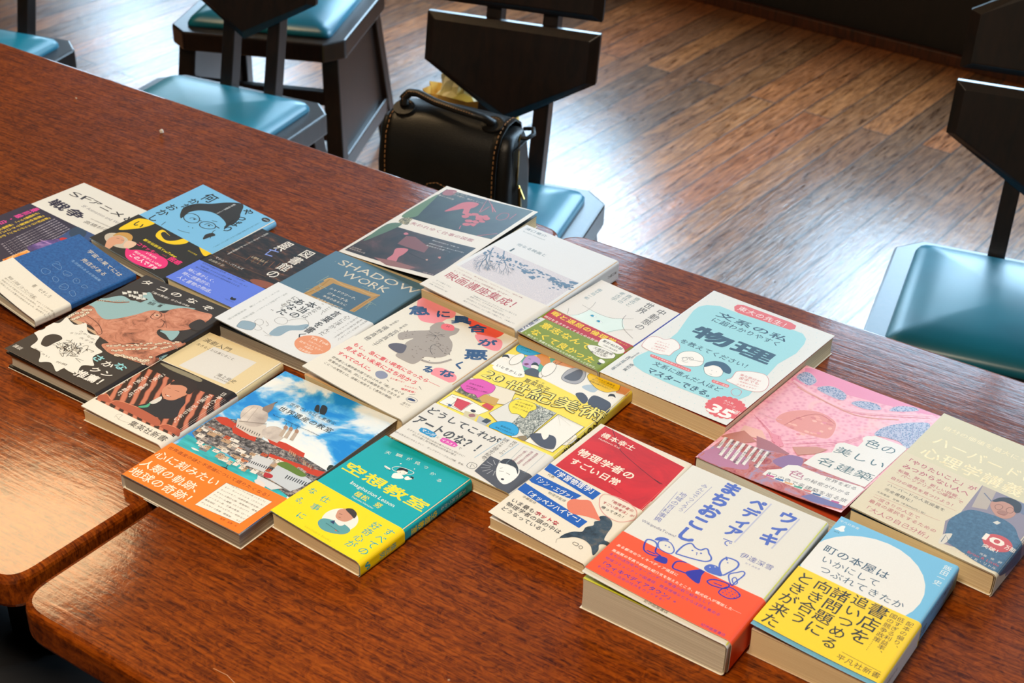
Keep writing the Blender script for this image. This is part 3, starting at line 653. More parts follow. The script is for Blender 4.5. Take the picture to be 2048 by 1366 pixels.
 ["D","#c95a78",0.6,0.4,[45.5,80.2,46.2,65.7,45.3,65.7,40.1,71.8,51.8,64.8,46.8,62.3,45.7,60.7,52.2,69,42.8,66.2,45.2,73.8,46.3,64.6,43.5,76.7,51.5,61.9,45,74.7,53.5,63.2,44.7,61.7,44.3,65.6,46.9,62.3]],
 ["P","#c07a6a",[5.1,51.7,13.4,65.1,31.9,56.8,20.3,41.7,1.2,43.4]],
 ["P","#a86a72",[27.2,64.6,41.9,64.7,66.3,57.8,62,40.3,38.9,45.1]],
 ["P","cliff",[3,1.6,5.5,43.8,44.9,49.8,79.6,59.4,107.2,60.1,147.4,58.3,148.7,4.4,101.6,-4.4,47.9,-3.5,2.1,-7.3]],
 ["B","#b77a98",[0.7,5.1,10.8,28.1,30.3,32.6,49,13.7,33.1,4.2,13.9,-0.2]],
 ["B","#8e6a96",[60,38.8,67.4,55.8,80.7,57.4,84.6,40.5,71.6,33.6]],
 ["P","#c98d7c",[62.6,69.3,80.6,83.2,90.9,85.2,86.2,73,73.4,60.3]],
 ["P","#6f6a9c",[108.3,3,114.5,11.4,145.6,10.3,147.2,4.7,120.3,0.8]],
 ["P","#e6e2dc",[110.4,114.9,109.5,127.7,115,133.6,145.7,133.2,148.3,129.2,147.2,48.3,84.1,51.4,86.2,73,96.1,83.4,93,97.1,97.1,105.3,110.7,106.2]],
 ["D","#e6e2dc",7,7,[114.3,123.9,99.7,97.8]],
 ["D","#e6e2dc",6,7,[92,70.1]],
 ["P","#e6e2dc",[63.4,13.6,63.7,22.7,72.7,31.6,74.5,40.8,81.8,45.4,106.3,43.9,143.7,47.2,148.7,45.2,148.1,10.6,105.9,12.1]],
 ["T","#4c6a70","色の",111.9,118.7,144,118.7],
 ["T","#4c6a70","美しい",95.8,90.6,146.7,90.6,14],
 ["T","#4c6a70","名建築",91.2,65.2,147.2,65.2,14],
 ["T","#b06a84","色",80.4,31.3,97.6,31.3,13],
 ["T","#4c4c50","世界を彩る",111.9,41.2,143.4,41.2],
 ["T","#4c4c50","の秘密がわかる",97.2,30.1,142.7,30.1],
 ["T","#4c4c50","8つの色で名建築を巡る旅",66.1,18.4,145.5,18.4],
 ["P","#c8568c",[66.6,16.1,74.1,17.3,74.6,14.4,66.9,13.6]],
 ["P","#3f6cab",[76.3,15.9,83.8,17,84.3,14.1,76.6,13.4]],
 ["P","#e0a878",[85.9,15.6,93.4,16.7,93.9,13.8,86.3,13.1]],
 ["P","#4f9c82",[95.6,15.2,103,16.2,103.5,13.3,95.9,12.8]],
 ["P","#d2746c",[105.1,14.8,112.5,15.7,113,12.8,105.4,12.3]],
 ["P","#38598c",[114.7,14.3,122,15.1,122.5,12.2,114.9,11.8]],
 ["P","#b3c2dc",[124.1,13.7,131.4,14.5,131.9,11.6,124.4,11.2]],
 ["P","#b8568c",[133.6,13,140.8,13.7,141.3,10.8,133.8,10.5]],
 ["P","#e6e0dc",[4.8,44.1,7.8,44.6,11.1,25,8.2,24.4]],
 ["V","#555055","美しい名建築！",8.1,44.1,8.1,24.8],
 ["P","#e6e0dc",[11,44.9,14,45.4,18.9,15.9,15.7,15.9]],
 ["V","#555055","建築から学びとろう",14.9,44.9,14.9,16.1],
 ["P","#e6e0dc",[17.1,45.7,20.1,46.1,25.4,14.1,22.1,14.3]],
 ["V","#555055","心に惹きつけられた",21.2,45.6,21.2,14.5],
 ["P","#e6e0dc",[23.2,46.3,26.2,46.8,31.5,14.8,28.1,15]],
 ["V","#555055","すてきなフォトエッセイ",27.2,46.3,27.2,15.1],
 ["P","#e6e0dc",[29.4,47,32.4,47.4,37.9,12.9,34.5,13.3]],
 ["V","#555055","歩いて観える名建築",33.6,46.9,33.6,13.4],
 ["P","#e6e0dc",[35.5,47.6,38.5,47.9,43.6,15.9,40.2,16.2]],
 ["V","#555055","色の名建築と出会える",39.5,47.5,39.5,16.3],
 ["P","#e6e0dc",[41.6,48.1,44.6,48.5,48,26.3,45,26]],
 ["V","#555055","世界の名所",44.8,48,44.8,26.3],
 ["P","#e6e0dc",[47.7,48.6,50.7,48.9,55.3,19.3,52,19.5]],
 ["V","#555055","絶景に出会える旅",51.5,48.5,51.5,19.7],
 ["C","#a85a70",0.4,[54.8,34.9,56.1,38.1,58.8,36.5,59.8,31.7,57.3,31.2]],
 ],
 'butsuri': [
 ["P","redscratch",[5.3,176.4,98,168.8,101.4,91.4,5.2,94]],
 ["S","#5c0c10",0.7,[13.9,176.3,35.2,155.4,46,149.5,70.6,140.6,93.7,133.4]],
 ["S","#7c0c10",0.4,[60.8,101.7,74.4,99.2]],
 ["S","#5c0c10",0.9,[85.5,136.1,95.1,134.5]],
 ["T","#efe6d4","橋本幸士",10.2,163.4,47.4,163.4,0,0.02],
 ["T","#efe6d4","Hashimoto Koji",11.8,155.9,35.6,155.9],
 ["T","#efe6d4","物理学者の",8.8,126.7,70.4,126.7,0,0.03],
 ["T","#efe6d4","すごい日常",10.7,110.4,64.9,110.4,0,0.03],
 ["P","#1858b4",[-0.1,93.6,59.3,88.3,58.8,75.7,1.1,82.2]],
 ["P","#1858b4",[-0.4,72.6,48.2,74.1,46,63.9,3.9,59.1,-0.8,60.7]],
 ["P","#1858b4",[-0.6,54.8,72.1,48,71.2,36,0.2,42.4]],
 ["T","#f2f0ea","「学習物理学」",6.4,85.8,57.7,85.8,9,0.02],
 ["T","#f2f0ea","「シン・エヴァ」",1,66.5,46.5,66.5,8,0.01],
 ["T","#f2f0ea","「オッペンハイマー」",6.4,45.4,69.9,45.4,8,0.02],
 ["T","#3c3a38","代表",7.7,78.6,15.3,78.6],
 ["T","#3c5a68","物理学監修",22.9,58,42.1,58],
 ["T","#3c3a38","字幕監修",9.4,38,24,38],
 ["T","#201c1c","いま最もホットな",4.9,27.9,55,27.9,0,0.02],
 ["T","#201c1c","物理学者の頭の中は",4.7,20.7,62.8,20.7,0,0.02],
 ["T","#201c1c","どうなっている？",4.6,13.2,53.8,13.2,0,0.02],
 ["T","#c83440","ホットな",30.4,28.5,55,28.5,0,0.03],
 ["B","#de7a5c",[43.5,58.9,45,65.4,50.8,68.8,57.1,73.1,63.5,69.6,71.8,63.1,79.6,56.4,73.5,54.7,65.8,52.5,57.7,48.9,52.5,48.8,46.9,52.9]],
 ["B","inkwash",[76.3,60.3,80.1,64.5,87.1,62.7,92.2,56,94.3,44.9,97.2,36.7,103.6,38.6,102.6,33.9,97.1,29.2,100.2,22.7,100.1,14.4,92.6,22.5,83.9,25.8,75.1,23.7,70.6,18.9,65.7,14.7,66.2,21.5,70.1,29,75.9,33.9,75.1,40.8,78.7,47,76.7,51.9,79.6,56.4]],
 ["S","#4a4440",0.3,[67,7.3,65,12,67.4,16.1]],
 ["C","#2c2828",0.5,[78.4,16,78.7,18.4,82.6,18.4,82.7,15.4]],
 ["C","#2c2828",0.5,[84.8,16.1,86,18.1,88.2,16.8,87.4,14.1]],
 ["C","#d9a09a",0.9,[64.9,77.5,61.8,84,64.1,90.6,81,93.2,95.3,89.1,101.5,80.1,99.8,72,92.7,65,79.6,65.2,70.1,70.6]],
 ["T","#b43440","「物理学者の",70.2,85.3,95.9,85.3,0,0.01],
 ["T","#b43440","すごい思考法」が",67.4,79.2,100,79.2,0,0.01],
 ["T","#201c1c","帰ってきた！",70,72.9,95.9,72.9,0,0.01],
 ],
 'bunkei': [
 ["DOTS","#a9d3d8",8.8,0.45],
 ["P","#9fd6de",[7.5,162.3,7.3,173,11.8,181.7,23.8,189,53.5,188.8,106.7,196,121,195.7,128.9,188.4,132.5,177.7,135.2,156.5,131,126.7,134.6,94.5,138.6,57.6,133.5,41.4,124.2,32.4,112.4,27.4,70.4,26.4,34.8,28,20.8,32.1,14.1,39.4,12.9,48.1,16.4,64.3,20.3,87.6,19.1,113.9,11.8,142.7]],
 ["P","#df6a6c",[36.4,198,36.9,203.9,42.1,207.6,99.9,208,107.6,205.6,109.9,198.7,106.3,194,46.6,189.5,41.1,191]],
 ["T","#f4e8e4","東大の先生！",41.1,198.8,105.7,198.8],
 ["T","#38566c","文系の私",30.2,173.6,116.3,173.6,12,0.02],
 ["T","#38566c","に超わかりやすく",31.8,160.7,115.2,160.7,0,0.01],
 ["T","#38566c","物理",28.9,129.3,124.8,129.3,25,0.05],
 ["T","#38566c","を教えてください！",30.1,102.8,115.8,102.8,0,0.01],
 ["T","#38566c","文系に進んだ人ほど",33.3,48.8,113.5,48.8,0,0.01],
 ["T","#38566c","マスターできる。",35.3,34.7,115.9,34.7,11,0.03],
 ["P","#df6a6c",[21.7,58.9,22.6,61.2,68.6,62.5,70.8,59.6,69.7,57.1,24.4,56.2]],
 ["T","#f4e8e4","ゆうても偏差値を超えたスゴイ先生",23.5,59.4,69.4,59.4],
 ["P","#df6a6c",[95.8,58.1,96.1,60.6,113.6,61.8,115.5,58.7,114.6,56.5,97.7,55.6]],
 ["T","#f4e8e4","文系一直線",96.9,58.5,114.6,58.5],
 ["D","#df5a5c",17.5,17.5,[132.2,25.5]],
 ["D","#df5a5c",3,3,[149.2,25.5,148.4,30.8,146,35.5,142.2,39.3,137.5,41.7,132.2,42.5,126.9,41.7,122.2,39.3,118.4,35.5,116,30.8,115.2,25.5,116,20.2,118.4,15.5,122.2,11.7,126.9,9.3,132.2,8.5,137.5,9.3,142.2,11.7,146,15.5,148.4,20.2]],
 ["T","#f6eeea","35",118.2,17.4,144.3,17.4,20,0.05],
 ["T","#f6eeea","万部！",138.4,24.1,151.8,24.1,8,0.01],
 ["T","#f6eeea","大人気",124.5,35.4,135.1,35.4],
 ["T","#f6eeea","シリーズ",125.9,31.1,139.6,31.1],
 ["B","#f0ece8",[4.8,69.4,2,85.5,8.5,92.8,16.7,93,22.2,99.4,31.2,96.8,37.9,89.1,37.2,80.2,37.8,70.8,34.9,69.3,28.2,66,19.2,65,10.5,65.9]],
 ["C","#cf8a8c",0.6,[4.8,69.4,2,85.5,8.5,92.8,16.7,93,22.2,99.4,31.2,96.8,37.9,89.1,37.2,80.2,37.8,70.8,34.9,69.3,28.2,66,19.2,65,10.5,65.9]],
 ["B","#f0ece8",[108.6,74.9,106.4,87.3,111.3,92.9,119.1,97.7,130.8,100.9,138.9,94.9,144.5,83.9,145.3,73.7,138.9,67,128.4,64.6,118.6,65.9,107.1,67.4]],
 ["C","#cf8a8c",0.6,[108.6,74.9,106.4,87.3,111.3,92.9,119.1,97.7,130.8,100.9,138.9,94.9,144.5,83.9,145.3,73.7,138.9,67,128.4,64.6,118.6,65.9,107.1,67.4]],
 ["T","#cf6a6c","イヤー！！",11.9,85.5,28.3,87.7],
 ["T","#cf6a6c","特にあきるし",13,80.4,29.3,83.2],
 ["T","#cf6a6c","「物理学科」",14.2,75.3,30.4,78.7],
 ["T","#cf6a6c","じゃあよね！",15.3,70.3,31.4,74.3],
 ["T","#cf6a6c","楽な数式が",112,85.5,134.7,86.7],
 ["T","#cf6a6c","苦手でも",114.1,79.6,136.4,81.9],
 ["T","#cf6a6c","一般常識にむかない",116.1,73.8,138,77],
 ["T","#cf6a6c","大丈夫ですか？",118.1,68,139.7,72.2],
 ["B","#f2efe9",[47.3,67.4,43.7,79,46,87.6,55,93.4,66.2,89.6,72.4,78.5,70,70.1,61.1,64.3,53,62.4]],
 ["C","#3a4a58",0.4,[47.3,67.4,43.7,79,46,87.6,55,93.4,66.2,89.6,72.4,78.5,70,70.1,61.1,64.3,53,62.4]],
 ["S","#3a4a58",0.4,[49.9,74.4,54.3,79.7,60.7,78.5,70.9,82.1]],
 ["C","#3a4a58",0.35,[51.1,73.7,52.3,78,55.9,76.1,54.7,71.9]],
 ["C","#3a4a58",0.35,[55.5,79.1,57.4,82.3,60.5,80,59.4,76.8]],
 ["S","#3a4a58",0.35,[52.6,70.2,57.5,70,59.1,72.3]],
 ["B","#f2efe9",[76.8,74.1,75.5,81.1,87.1,87.4,96.2,78.9,98.2,69.5,92.1,64.5,83.8,65.5]],
 ["C","#3a4a58",0.4,[76.8,74.1,75.5,81.1,87.1,87.4,96.2,78.9,98.2,69.5,92.1,64.5,83.8,65.5]],
 ["B","#3c5a74",[76.1,75.1,74.1,83.2,79.7,91.7,89.2,94,99.7,88.2,103.2,79.9,96.7,79.3,89,84.2,81.9,83.2,78.7,77.3]],
 ["D","#3a4a58",0.4,0.4,[86.2,73.9,91.1,74.7]],
 ["S","#3a4a58",0.35,[87.5,67,90.2,67.6]],
 ["V","#38566c","東京大学教授",10.9,55.2,10.9,41],
 ["V","#38566c","西成活裕",8.2,43.9,8.2,10.4,4],
 ["V","#38566c","郷和貴",18.4,33.3,18.4,17.3],
 ["C","#cf6a6c",0.5,[121.4,52.8,120.9,58.5,124.4,61.4,129.4,59.3,131.1,51.5,127.1,48.3]],
 ],
 'chudo': [
 ["V","#2c2a2a","中動態の",87.7,144.1,87.7,91.7,11],
 ["V","#2c2a2a","世界",70.2,147.1,70.2,119.3,11],
 ["V","#6f8a90","意志と",52.6,146.6,52.6,123.3],
 ["V","#6f8a90","責任の",42.8,145.2,42.8,122.4],
 ["V","#6f8a90","考古学",33.8,144.7,33.8,122.2],
 ["V","#5f8a98","國分功一郎",11.8,132.7,11.8,103.4],
 ["B","mistgreen",[21,66,25.6,73.4,28,83.8,29.5,89.3,42.3,89.9,54.9,91.5,64.3,99.2,69.7,92.5,77,84,71.8,71.6,67.1,64.6,48.5,64.6,28.8,65.9]],
 ["S","#3a3a3a",0.3,[16.5,65.4,13.3,71.5,10.6,75.6]],
 ["S","#3a3a3a",0.3,[17.6,63.8,24.8,71.1,27.4,84.5,26.1,98.2,23.6,106.7]],
 ["S","#3a3a3a",0.3,[16.9,91.7,36.4,89.4,53.6,91.6,64.3,99.2,73.2,107.5]],
 ["S","#3a3a3a",0.4,[63.1,107.8,65.2,98.8,70.4,90.7,78.5,82.8,95,74.9]],
 ["S","#3a3a3a",0.3,[67.8,65.3,72.2,74.5,77,81.5,85.6,88.2]],
 ["B","#e6f0f0",[35.5,80.4,36.5,83.4,38.8,83.6,42.5,82.5,40.7,80.2,38.4,79.4]],
 ["B","#2090b8",[35.6,80.7,36.6,83.2,38.5,83.2,39.7,81.3,38.7,80]],
 ["C","#5a6a6a",0.15,[35.5,80.4,36.5,83.4,38.8,83.6,42.5,82.5,40.7,80.2,38.4,79.4]],
 ["B","#e6f0f0",[46.8,76.2,47.7,79.1,50.1,79.3,53.8,78.2,52,75.9,49.6,75.2]],
 ["B","#2090b8",[46.8,76.4,47.8,79,49.7,79,51,77.1,49.9,75.8]],
 ["C","#5a6a6a",0.15,[46.8,76.2,47.7,79.1,50.1,79.3,53.8,78.2,52,75.9,49.6,75.2]],
 ["P","#1f3fae",[103.5,0,125,0,125,150,103.5,150]],
 ],
 'chudo_band': [
 ["P","#b81c2c",[0.8,60.7,104.1,64,105,44.8,3.4,39.4]],
 ["P","#d8dada",[2.3,38.3,7.9,38.9,6.4,0.5,0.1,-1.2]],
 ["T","#f0d21c","暇と退屈の倫理学",4.3,54.8,87.3,54.8,9,0.03],
 ["T","#f0d21c","著者による。",87.5,57.9,102.3,57.9],
 ["T","#f0e8d8","明日を生きやすくするための哲学",3.4,43,73.4,43,0,0.01],
 ["T","#f0d21c","意志なんて",10.9,28.9,75.6,28.9,12,0.03],
 ["T","#f0d21c","なくて良かった",11,11.5,92.5,11.5,12,0.03],
 ["T","#eef0d8","“新たな”意識を知ればあなたの世界はきっと広がる。",9.3,2.5,103.1,2.5,0,0.01],
 ["B","#eceae2",[76.2,39.5,72.8,49.9,79.2,54.6,93,53.8,102,49.7,104,44.5,101.6,38.6,93.9,37.6,81.4,38.2]],
 ["T","#2a2820","累計40万部",75.5,48.7,100.5,48.4,5,0.01],
 ["T","#2a2820","突破の著者最新",80.7,42.5,99,42.2],
 ["B","#eceae2",[69.7,29.7,74,35,86.4,38,99.9,35.9,103,30.5,101,26.1,94,21,82.3,22.2]],
 ["C","#2a2820",0.3,[69.7,29.7,74,35,86.4,38,99.9,35.9,103,30.5,101,26.1,94,21,82.3,22.2]],
 ["T","#2a2820","文庫版増補",76.2,32.1,99,33.9],
 ["T","#2a2820","「責任者」",78.1,27.9,97.9,30.5],
 ["T","#2a2820","新たに収録！",78.8,23.7,99.2,26.9],
 ["B","#eceae2",[93.9,16.2,95,19.6,100.2,18.3,101.5,14.8,97.6,13.7]],
 ["B","#2a2820",[96.5,10.3,96.5,12.7,99.7,13.2,99.8,9.8]],
 ["V","#44507c","新潮文庫",2.2,34.3,2.2,-1.4,6,0.02],
 ],
 'eiga': [
 ["T","#52707e","濱口竜介",4,183.2,35,183.2,6],
 ["T","#8a9aa0","Ryusuke Hamaguchi",6.5,175.7,37.8,175.7],
 ["T","#52707e","他なる映画と",20.5,146.4,61.6,146.4],
 ["T","#2c4650","1",22.6,131.5,25.9,131.5,12,0.02],
 ["P","misty",[4.4,124.6,123.6,122.6,124.6,60.9,5.1,61.3]],
 ["L","#55718c",1.4,[19.5,123.1,24.1,116.4,27.7,110.4]],
 ["L","#55718c",0.95,[27.7,110.4,33.1,105.7,37,102.1]],
 ["L","#55718c",0.65,[37,102.1,41.2,99.7,44.2,97.1]],
 ["L","#55718c",0.44,[44.2,97.1,46,97.3,48.5,96.8]],
 ["L","#55718c",0.3,[48.5,96.8,48.9,97.8,50.8,98.6]],
 ["L","#55718c",0.2,[50.8,98.6,51.1,100.8,51.8,101.4],[50.8,98.6,51.5,99.2,53.3,99.3]],
 ["L","#55718c",0.3,[48.5,96.8,51,94.7,52.7,94.5]],
 ["L","#55718c",0.2,[52.7,94.5,54.3,95.2,55.8,94.6],[52.7,94.5,54.2,92.4,56.1,91.6]],
 ["L","#55718c",0.44,[44.2,97.1,46.5,95.2,49.7,91.6]],
 ["L","#55718c",0.3,[49.7,91.6,52.2,90.4,53.4,90]],
 ["L","#55718c",0.2,[53.4,90,54.8,89.5,56.3,89.5],[53.4,90,55.9,88.4,56.6,87.7]],
 ["L","#55718c",0.3,[49.7,91.6,52.4,88.5,53.7,86.3]],
 ["L","#55718c",0.2,[53.7,86.3,55.1,84.1,57.6,82.1],[53.7,86.3,54.1,84.5,55.7,82]],
 ["L","#55718c",0.65,[37,102.1,40.3,99,42.7,95.2]],
 ["L","#55718c",0.44,[42.7,95.2,45.6,92.9,47.4,91.5]],
 ["L","#55718c",0.3,[47.4,91.5,49.3,89.8,50.8,90.1]],
 ["L","#55718c",0.2,[50.8,90.1,51.9,90.7,53.3,89.7],[50.8,90.1,52.4,88.3,53.6,88.3]],
 ["L","#55718c",0.3,[47.4,91.5,49.1,89,50.2,87.3]],
 ["L","#55718c",0.2,[50.2,87.3,50.9,86.5,52.7,84.7],[50.2,87.3,50.2,85.7,51.4,84]],
 ["L","#55718c",0.44,[42.7,95.2,44.7,91.7,45.7,88.8]],
 ["L","#55718c",0.3,[45.7,88.8,47.3,86.2,49.3,83.8]],
 ["L","#55718c",0.2,[49.3,83.8,51.5,81.4,52.9,80.8],[49.3,83.8,50.7,81.1,51.4,79.4]],
 ["L","#55718c",0.3,[45.7,88.8,46.3,85.7,46.2,84]],
 ["L","#55718c",0.2,[46.2,84,48.3,81.4,48.5,79.5],[46.2,84,45.8,82.8,44.5,82]],
 ["L","#55718c",0.95,[27.7,110.4,29.8,105.2,30.9,100.7]],
 ["L","#55718c",0.65,[30.9,100.7,32.6,96.9,36,92.7]],
 ["L","#55718c",0.44,[36,92.7,38.7,89.4,41.3,87.2]],
 ["L","#55718c",0.3,[41.3,87.2,42.8,86.5,45.1,85]],
 ["L","#55718c",0.2,[45.1,85,45.8,84.9,47.6,84],[45.1,85,46.8,82.6,47.9,81.9]],
 ["L","#55718c",0.3,[41.3,87.2,42.5,85.2,45.2,81.8]],
 ["L","#55718c",0.2,[45.2,81.8,46.7,80.8,48.5,79.1],[45.2,81.8,45.5,80,46.9,77.2]],
 ["L","#55718c",0.44,[36,92.7,36.7,90.8,38,86.7]],
 ["L","#55718c",0.3,[38,86.7,38.9,84.9,40.5,81.8]],
 ["L","#55718c",0.2,[40.5,81.8,41.9,79.9,43.7,78],[40.5,81.8,40.4,80.4,40.7,78.1]],
 ["L","#55718c",0.3,[38,86.7,37.5,84.9,37.3,83.4]],
 ["L","#55718c",0.2,[37.3,83.4,37.1,82,37.5,80],[37.3,83.4,36.3,83,35.6,81.5]],
 ["L","#55718c",0.65,[30.9,100.7,31,97.6,30.6,94.7]],
 ["L","#55718c",0.44,[30.6,94.7,31.5,92.6,32.5,89.4]],
 ["L","#55718c",0.3,[32.5,89.4,33.7,87.2,35.1,85.4]],
 ["L","#55718c",0.2,[35.1,85.4,36.6,84.2,37.5,83],[35.1,85.4,35.5,83.1,35.9,82.4]],
 ["L","#55718c",0.3,[32.5,89.4,32.4,87.5,32.8,85.4]],
 ["L","#55718c",0.2,[32.8,85.4,33.8,83,34.4,82],[32.8,85.4,32.2,85,31.9,82.8]],
 ["L","#55718c",0.44,[30.6,94.7,29.5,93.8,29,91]],
 ["L","#55718c",0.3,[29,91,29.4,88.8,29,86.7]],
 ["L","#55718c",0.2,[29,86.7,30.3,84.2,29.7,82.7],[29,86.7,27.7,86.4,27.2,84.5]],
 ["L","#55718c",0.3,[29,91,27.4,91.2,26.7,89.8]],
 ["L","#55718c",0.2,[26.7,89.8,25.2,89.3,25.6,88.1],[26.7,89.8,25.6,90,24.3,90.1]],
 ["L","#55718c",1.4,[6.4,119.9,8.9,113.2,11.6,107.6]],
 ["L","#55718c",0.95,[11.6,107.6,15.4,102.3,18.7,97.3]],
 ["L","#55718c",0.65,[18.7,97.3,22.2,93.2,25.4,90.4]],
 ["L","#55718c",0.44,[25.4,90.4,27.5,88.8,30.3,87.2]],
 ["L","#55718c",0.3,[30.3,87.2,32.2,86.9,33.4,86.9]],
 ["L","#55718c",0.2,[33.4,86.9,33.6,87.5,35.5,87.5],[33.4,86.9,34.8,85.5,36.3,85.5]],
 ["L","#55718c",0.3,[30.3,87.2,32.6,85.7,33.7,84]],
 ["L","#55718c",0.2,[33.7,84,34.8,83.9,36.1,83.1],[33.7,84,35.2,82.7,35.8,81.3]],
 ["L","#55718c",0.44,[25.4,90.4,27.4,87.4,29.4,83.7]],
 ["L","#55718c",0.3,[29.4,83.7,30.2,82.1,32.6,79.5]],
 ["L","#55718c",0.2,[32.6,79.5,33.7,79.4,35.7,77.4],[32.6,79.5,32.7,78.1,34.2,76.2]],
 ["L","#55718c",0.3,[29.4,83.7,29.8,81.3,31.3,78.8]],
 ["L","#55718c",0.2,[31.3,78.8,32.6,75.8,33.6,74.9],[31.3,78.8,31.4,76.3,31.6,75]],
 ["L","#55718c",0.65,[18.7,97.3,19.7,94.2,22.3,90.1]],
 ["L","#55718c",0.44,[22.3,90.1,24.2,87.3,26.8,84.1]],
 ["L","#55718c",0.3,[26.8,84.1,29.3,82.2,30.7,80.7]],
 ["L","#55718c",0.2,[30.7,80.7,32.9,79.2,33.6,78.9],[30.7,80.7,31.6,79.7,33.8,77.3]],
 ["L","#55718c",0.3,[26.8,84.1,28.4,82.2,29.4,79.7]],
 ["L","#55718c",0.2,[29.4,79.7,29.9,79.1,31.9,77.4],[29.4,79.7,30.2,77.1,30.5,76.7]],
 ["L","#55718c",0.44,[22.3,90.1,23,87.1,24.1,84.8]],
 ["L","#55718c",0.3,[24.1,84.8,25.5,83.5,27.1,80.8]],
 ["L","#55718c",0.2,[27.1,80.8,28.5,79.2,29.8,77.8],[27.1,80.8,27.8,79.8,28.8,77.4]],
 ["L","#55718c",0.3,[24.1,84.8,23.1,83.8,23.7,81.9]],
 ["L","#55718c",0.2,[23.7,81.9,23.9,80.4,24.1,79.3],[23.7,81.9,22.6,81.7,22.7,80.3]],
 ["L","#55718c",0.95,[11.6,107.6,11.7,103.7,11.3,99.7]],
 ["L","#55718c",0.65,[11.3,99.7,13.2,94.9,13.7,91.5]],
 ["L","#55718c",0.44,[13.7,91.5,16.1,87.3,18.1,84.6]],
 ["L","#55718c",0.3,[18.1,84.6,19.2,82.7,21.9,80.4]],
 ["L","#55718c",0.2,[21.9,80.4,22.9,79.6,25.4,77.7],[21.9,80.4,24.1,78.1,24.5,76.8]],
 ["L","#55718c",0.3,[18.1,84.6,19.5,81.7,20,79.8]],
 ["L","#55718c",0.2,[20,79.8,20.8,78.8,22.3,76.7],[20,79.8,20.6,78.5,20.7,76.5]],
 ["L","#55718c",0.44,[13.7,91.5,13,89.3,13.3,85.7]],
 ["L","#55718c",0.3,[13.3,85.7,14.6,81.6,15.4,79.9]],
 ["L","#55718c",0.2,[15.4,79.9,17.1,76.9,17.8,75.3],[15.4,79.9,15.3,78.7,15.5,76.3]],
 ["L","#55718c",0.3,[13.3,85.7,11.2,85.2,10.3,83.6]],
 ["L","#55718c",0.2,[10.3,83.6,9.3,82,10,79.9],[10.3,83.6,9.2,83.6,6.8,84.4]],
 ["L","#55718c",0.65,[11.3,99.7,9.5,97.7,8.4,95.8]],
 ["L","#55718c",0.44,[8.4,95.8,7.9,93.8,7.9,91.7]],
 ["L","#55718c",0.3,[7.9,91.7,9,88.7,9,87.4]],
 ["L","#55718c",0.2,[9,87.4,10.6,85.3,11.4,83.4],[9,87.4,8,86.7,8.4,84.9]],
 ["L","#55718c",0.3,[7.9,91.7,7,91.7,6,90.3]],
 ["L","#55718c",0.2,[6,90.3,6.3,89.1,5.7,88.2]],
 ["L","#55718c",1.4,[11,103.1,13.5,99.2,16.2,93.9]],
 ["L","#55718c",0.95,[16.2,93.9,18.4,91.8,22.1,88.2]],
 ["L","#55718c",0.65,[22.1,88.2,25,86.3,26.5,85.5]],
 ["L","#55718c",0.44,[26.5,85.5,27.3,86.1,29.3,85.6]],
 ["L","#55718c",0.3,[29.3,85.6,30,86.9,30.6,87.3]],
 ["L","#55718c",0.2,[30.6,87.3,30,88.7,30.3,89.5],[30.6,87.3,31.2,86.9,32.3,87.3]],
 ["L","#55718c",0.3,[29.3,85.6,30.8,85.7,32.1,84.5]],
 ["L","#55718c",0.2,[32.1,84.5,33,85.4,34,84.5],[32.1,84.5,33.4,83.7,34.1,83.1]],
 ["L","#55718c",0.44,[26.5,85.5,28.6,82.7,30,81.4]],
 ["L","#55718c",0.3,[30,81.4,31.8,79.7,33.5,79.1]],
 ["L","#55718c",0.2,[33.5,79.1,33.9,79.2,35.8,78.9],[33.5,79.1,35.5,77.5,36.3,76.5]],
 ["L","#55718c",0.3,[30,81.4,30.3,79.7,32.2,77.3]],
 ["L","#55718c",0.2,[32.2,77.3,33,75.8,34.2,74.4],[32.2,77.3,32.4,75.4,32.9,74.3]],
 ["L","#55718c",0.65,[22.1,88.2,24,85.4,25,83.1]],
 ["L","#55718c",0.44,[25,83.1,26,81.7,27.5,79.8]],
 ["L","#55718c",0.3,[27.5,79.8,28.5,79.2,30.2,78]],
 ["L","#55718c",0.2,[30.2,78,31.5,77.7,32.2,77.3],[30.2,78,31.2,76.6,32.1,76.1]],
 ["L","#55718c",0.3,[27.5,79.8,28.5,77.6,28.6,77]],
 ["L","#55718c",0.2,[28.6,77,28.7,77,29.7,74.9],[28.6,77,28.1,76.9,28.7,75.2]],
 ["L","#55718c",0.44,[25,83.1,26.3,81.3,26.4,79.4]],
 ["L","#55718c",0.3,[26.4,79.4,27.6,77.6,28.1,76.9]],
 ["L","#55718c",0.2,[28.1,76.9,29.5,76.1,29.8,75.2],[28.1,76.9,29.4,75.3,29.1,74.6]],
 ["L","#55718c",0.3,[26.4,79.4,27.3,77.1,27.1,76.4]],
 ["L","#55718c",0.2,[27.1,76.4,27.4,75.6,28.5,74.2],[27.1,76.4,26.5,75.3,27,74.4]],
 ["L","#55718c",0.95,[16.2,93.9,16.4,90.8,17.5,86.4]],
 ["L","#55718c",0.65,[17.5,86.4,18.6,83.9,20.3,79.3]],
 ["L","#55718c",0.44,[20.3,79.3,22,75.9,23.4,73.8]],
 ["L","#55718c",0.3,[23.4,73.8,25,71.5,26.9,69.7]],
 ["L","#55718c",0.2,[26.9,69.7,27.8,69.1,30.2,67.9],[26.9,69.7,27.9,67.3,29.1,65.6]],
 ["L","#55718c",0.3,[23.4,73.8,24.1,70.8,24.8,69.4]],
 ["L","#55718c",0.2,[24.8,69.4,26.3,67.2,26.8,65.8],[24.8,69.4,24.6,68,24.9,66.8]],
 ["L","#55718c",0.44,[20.3,79.3,21.2,76.2,20.2,74.1]],
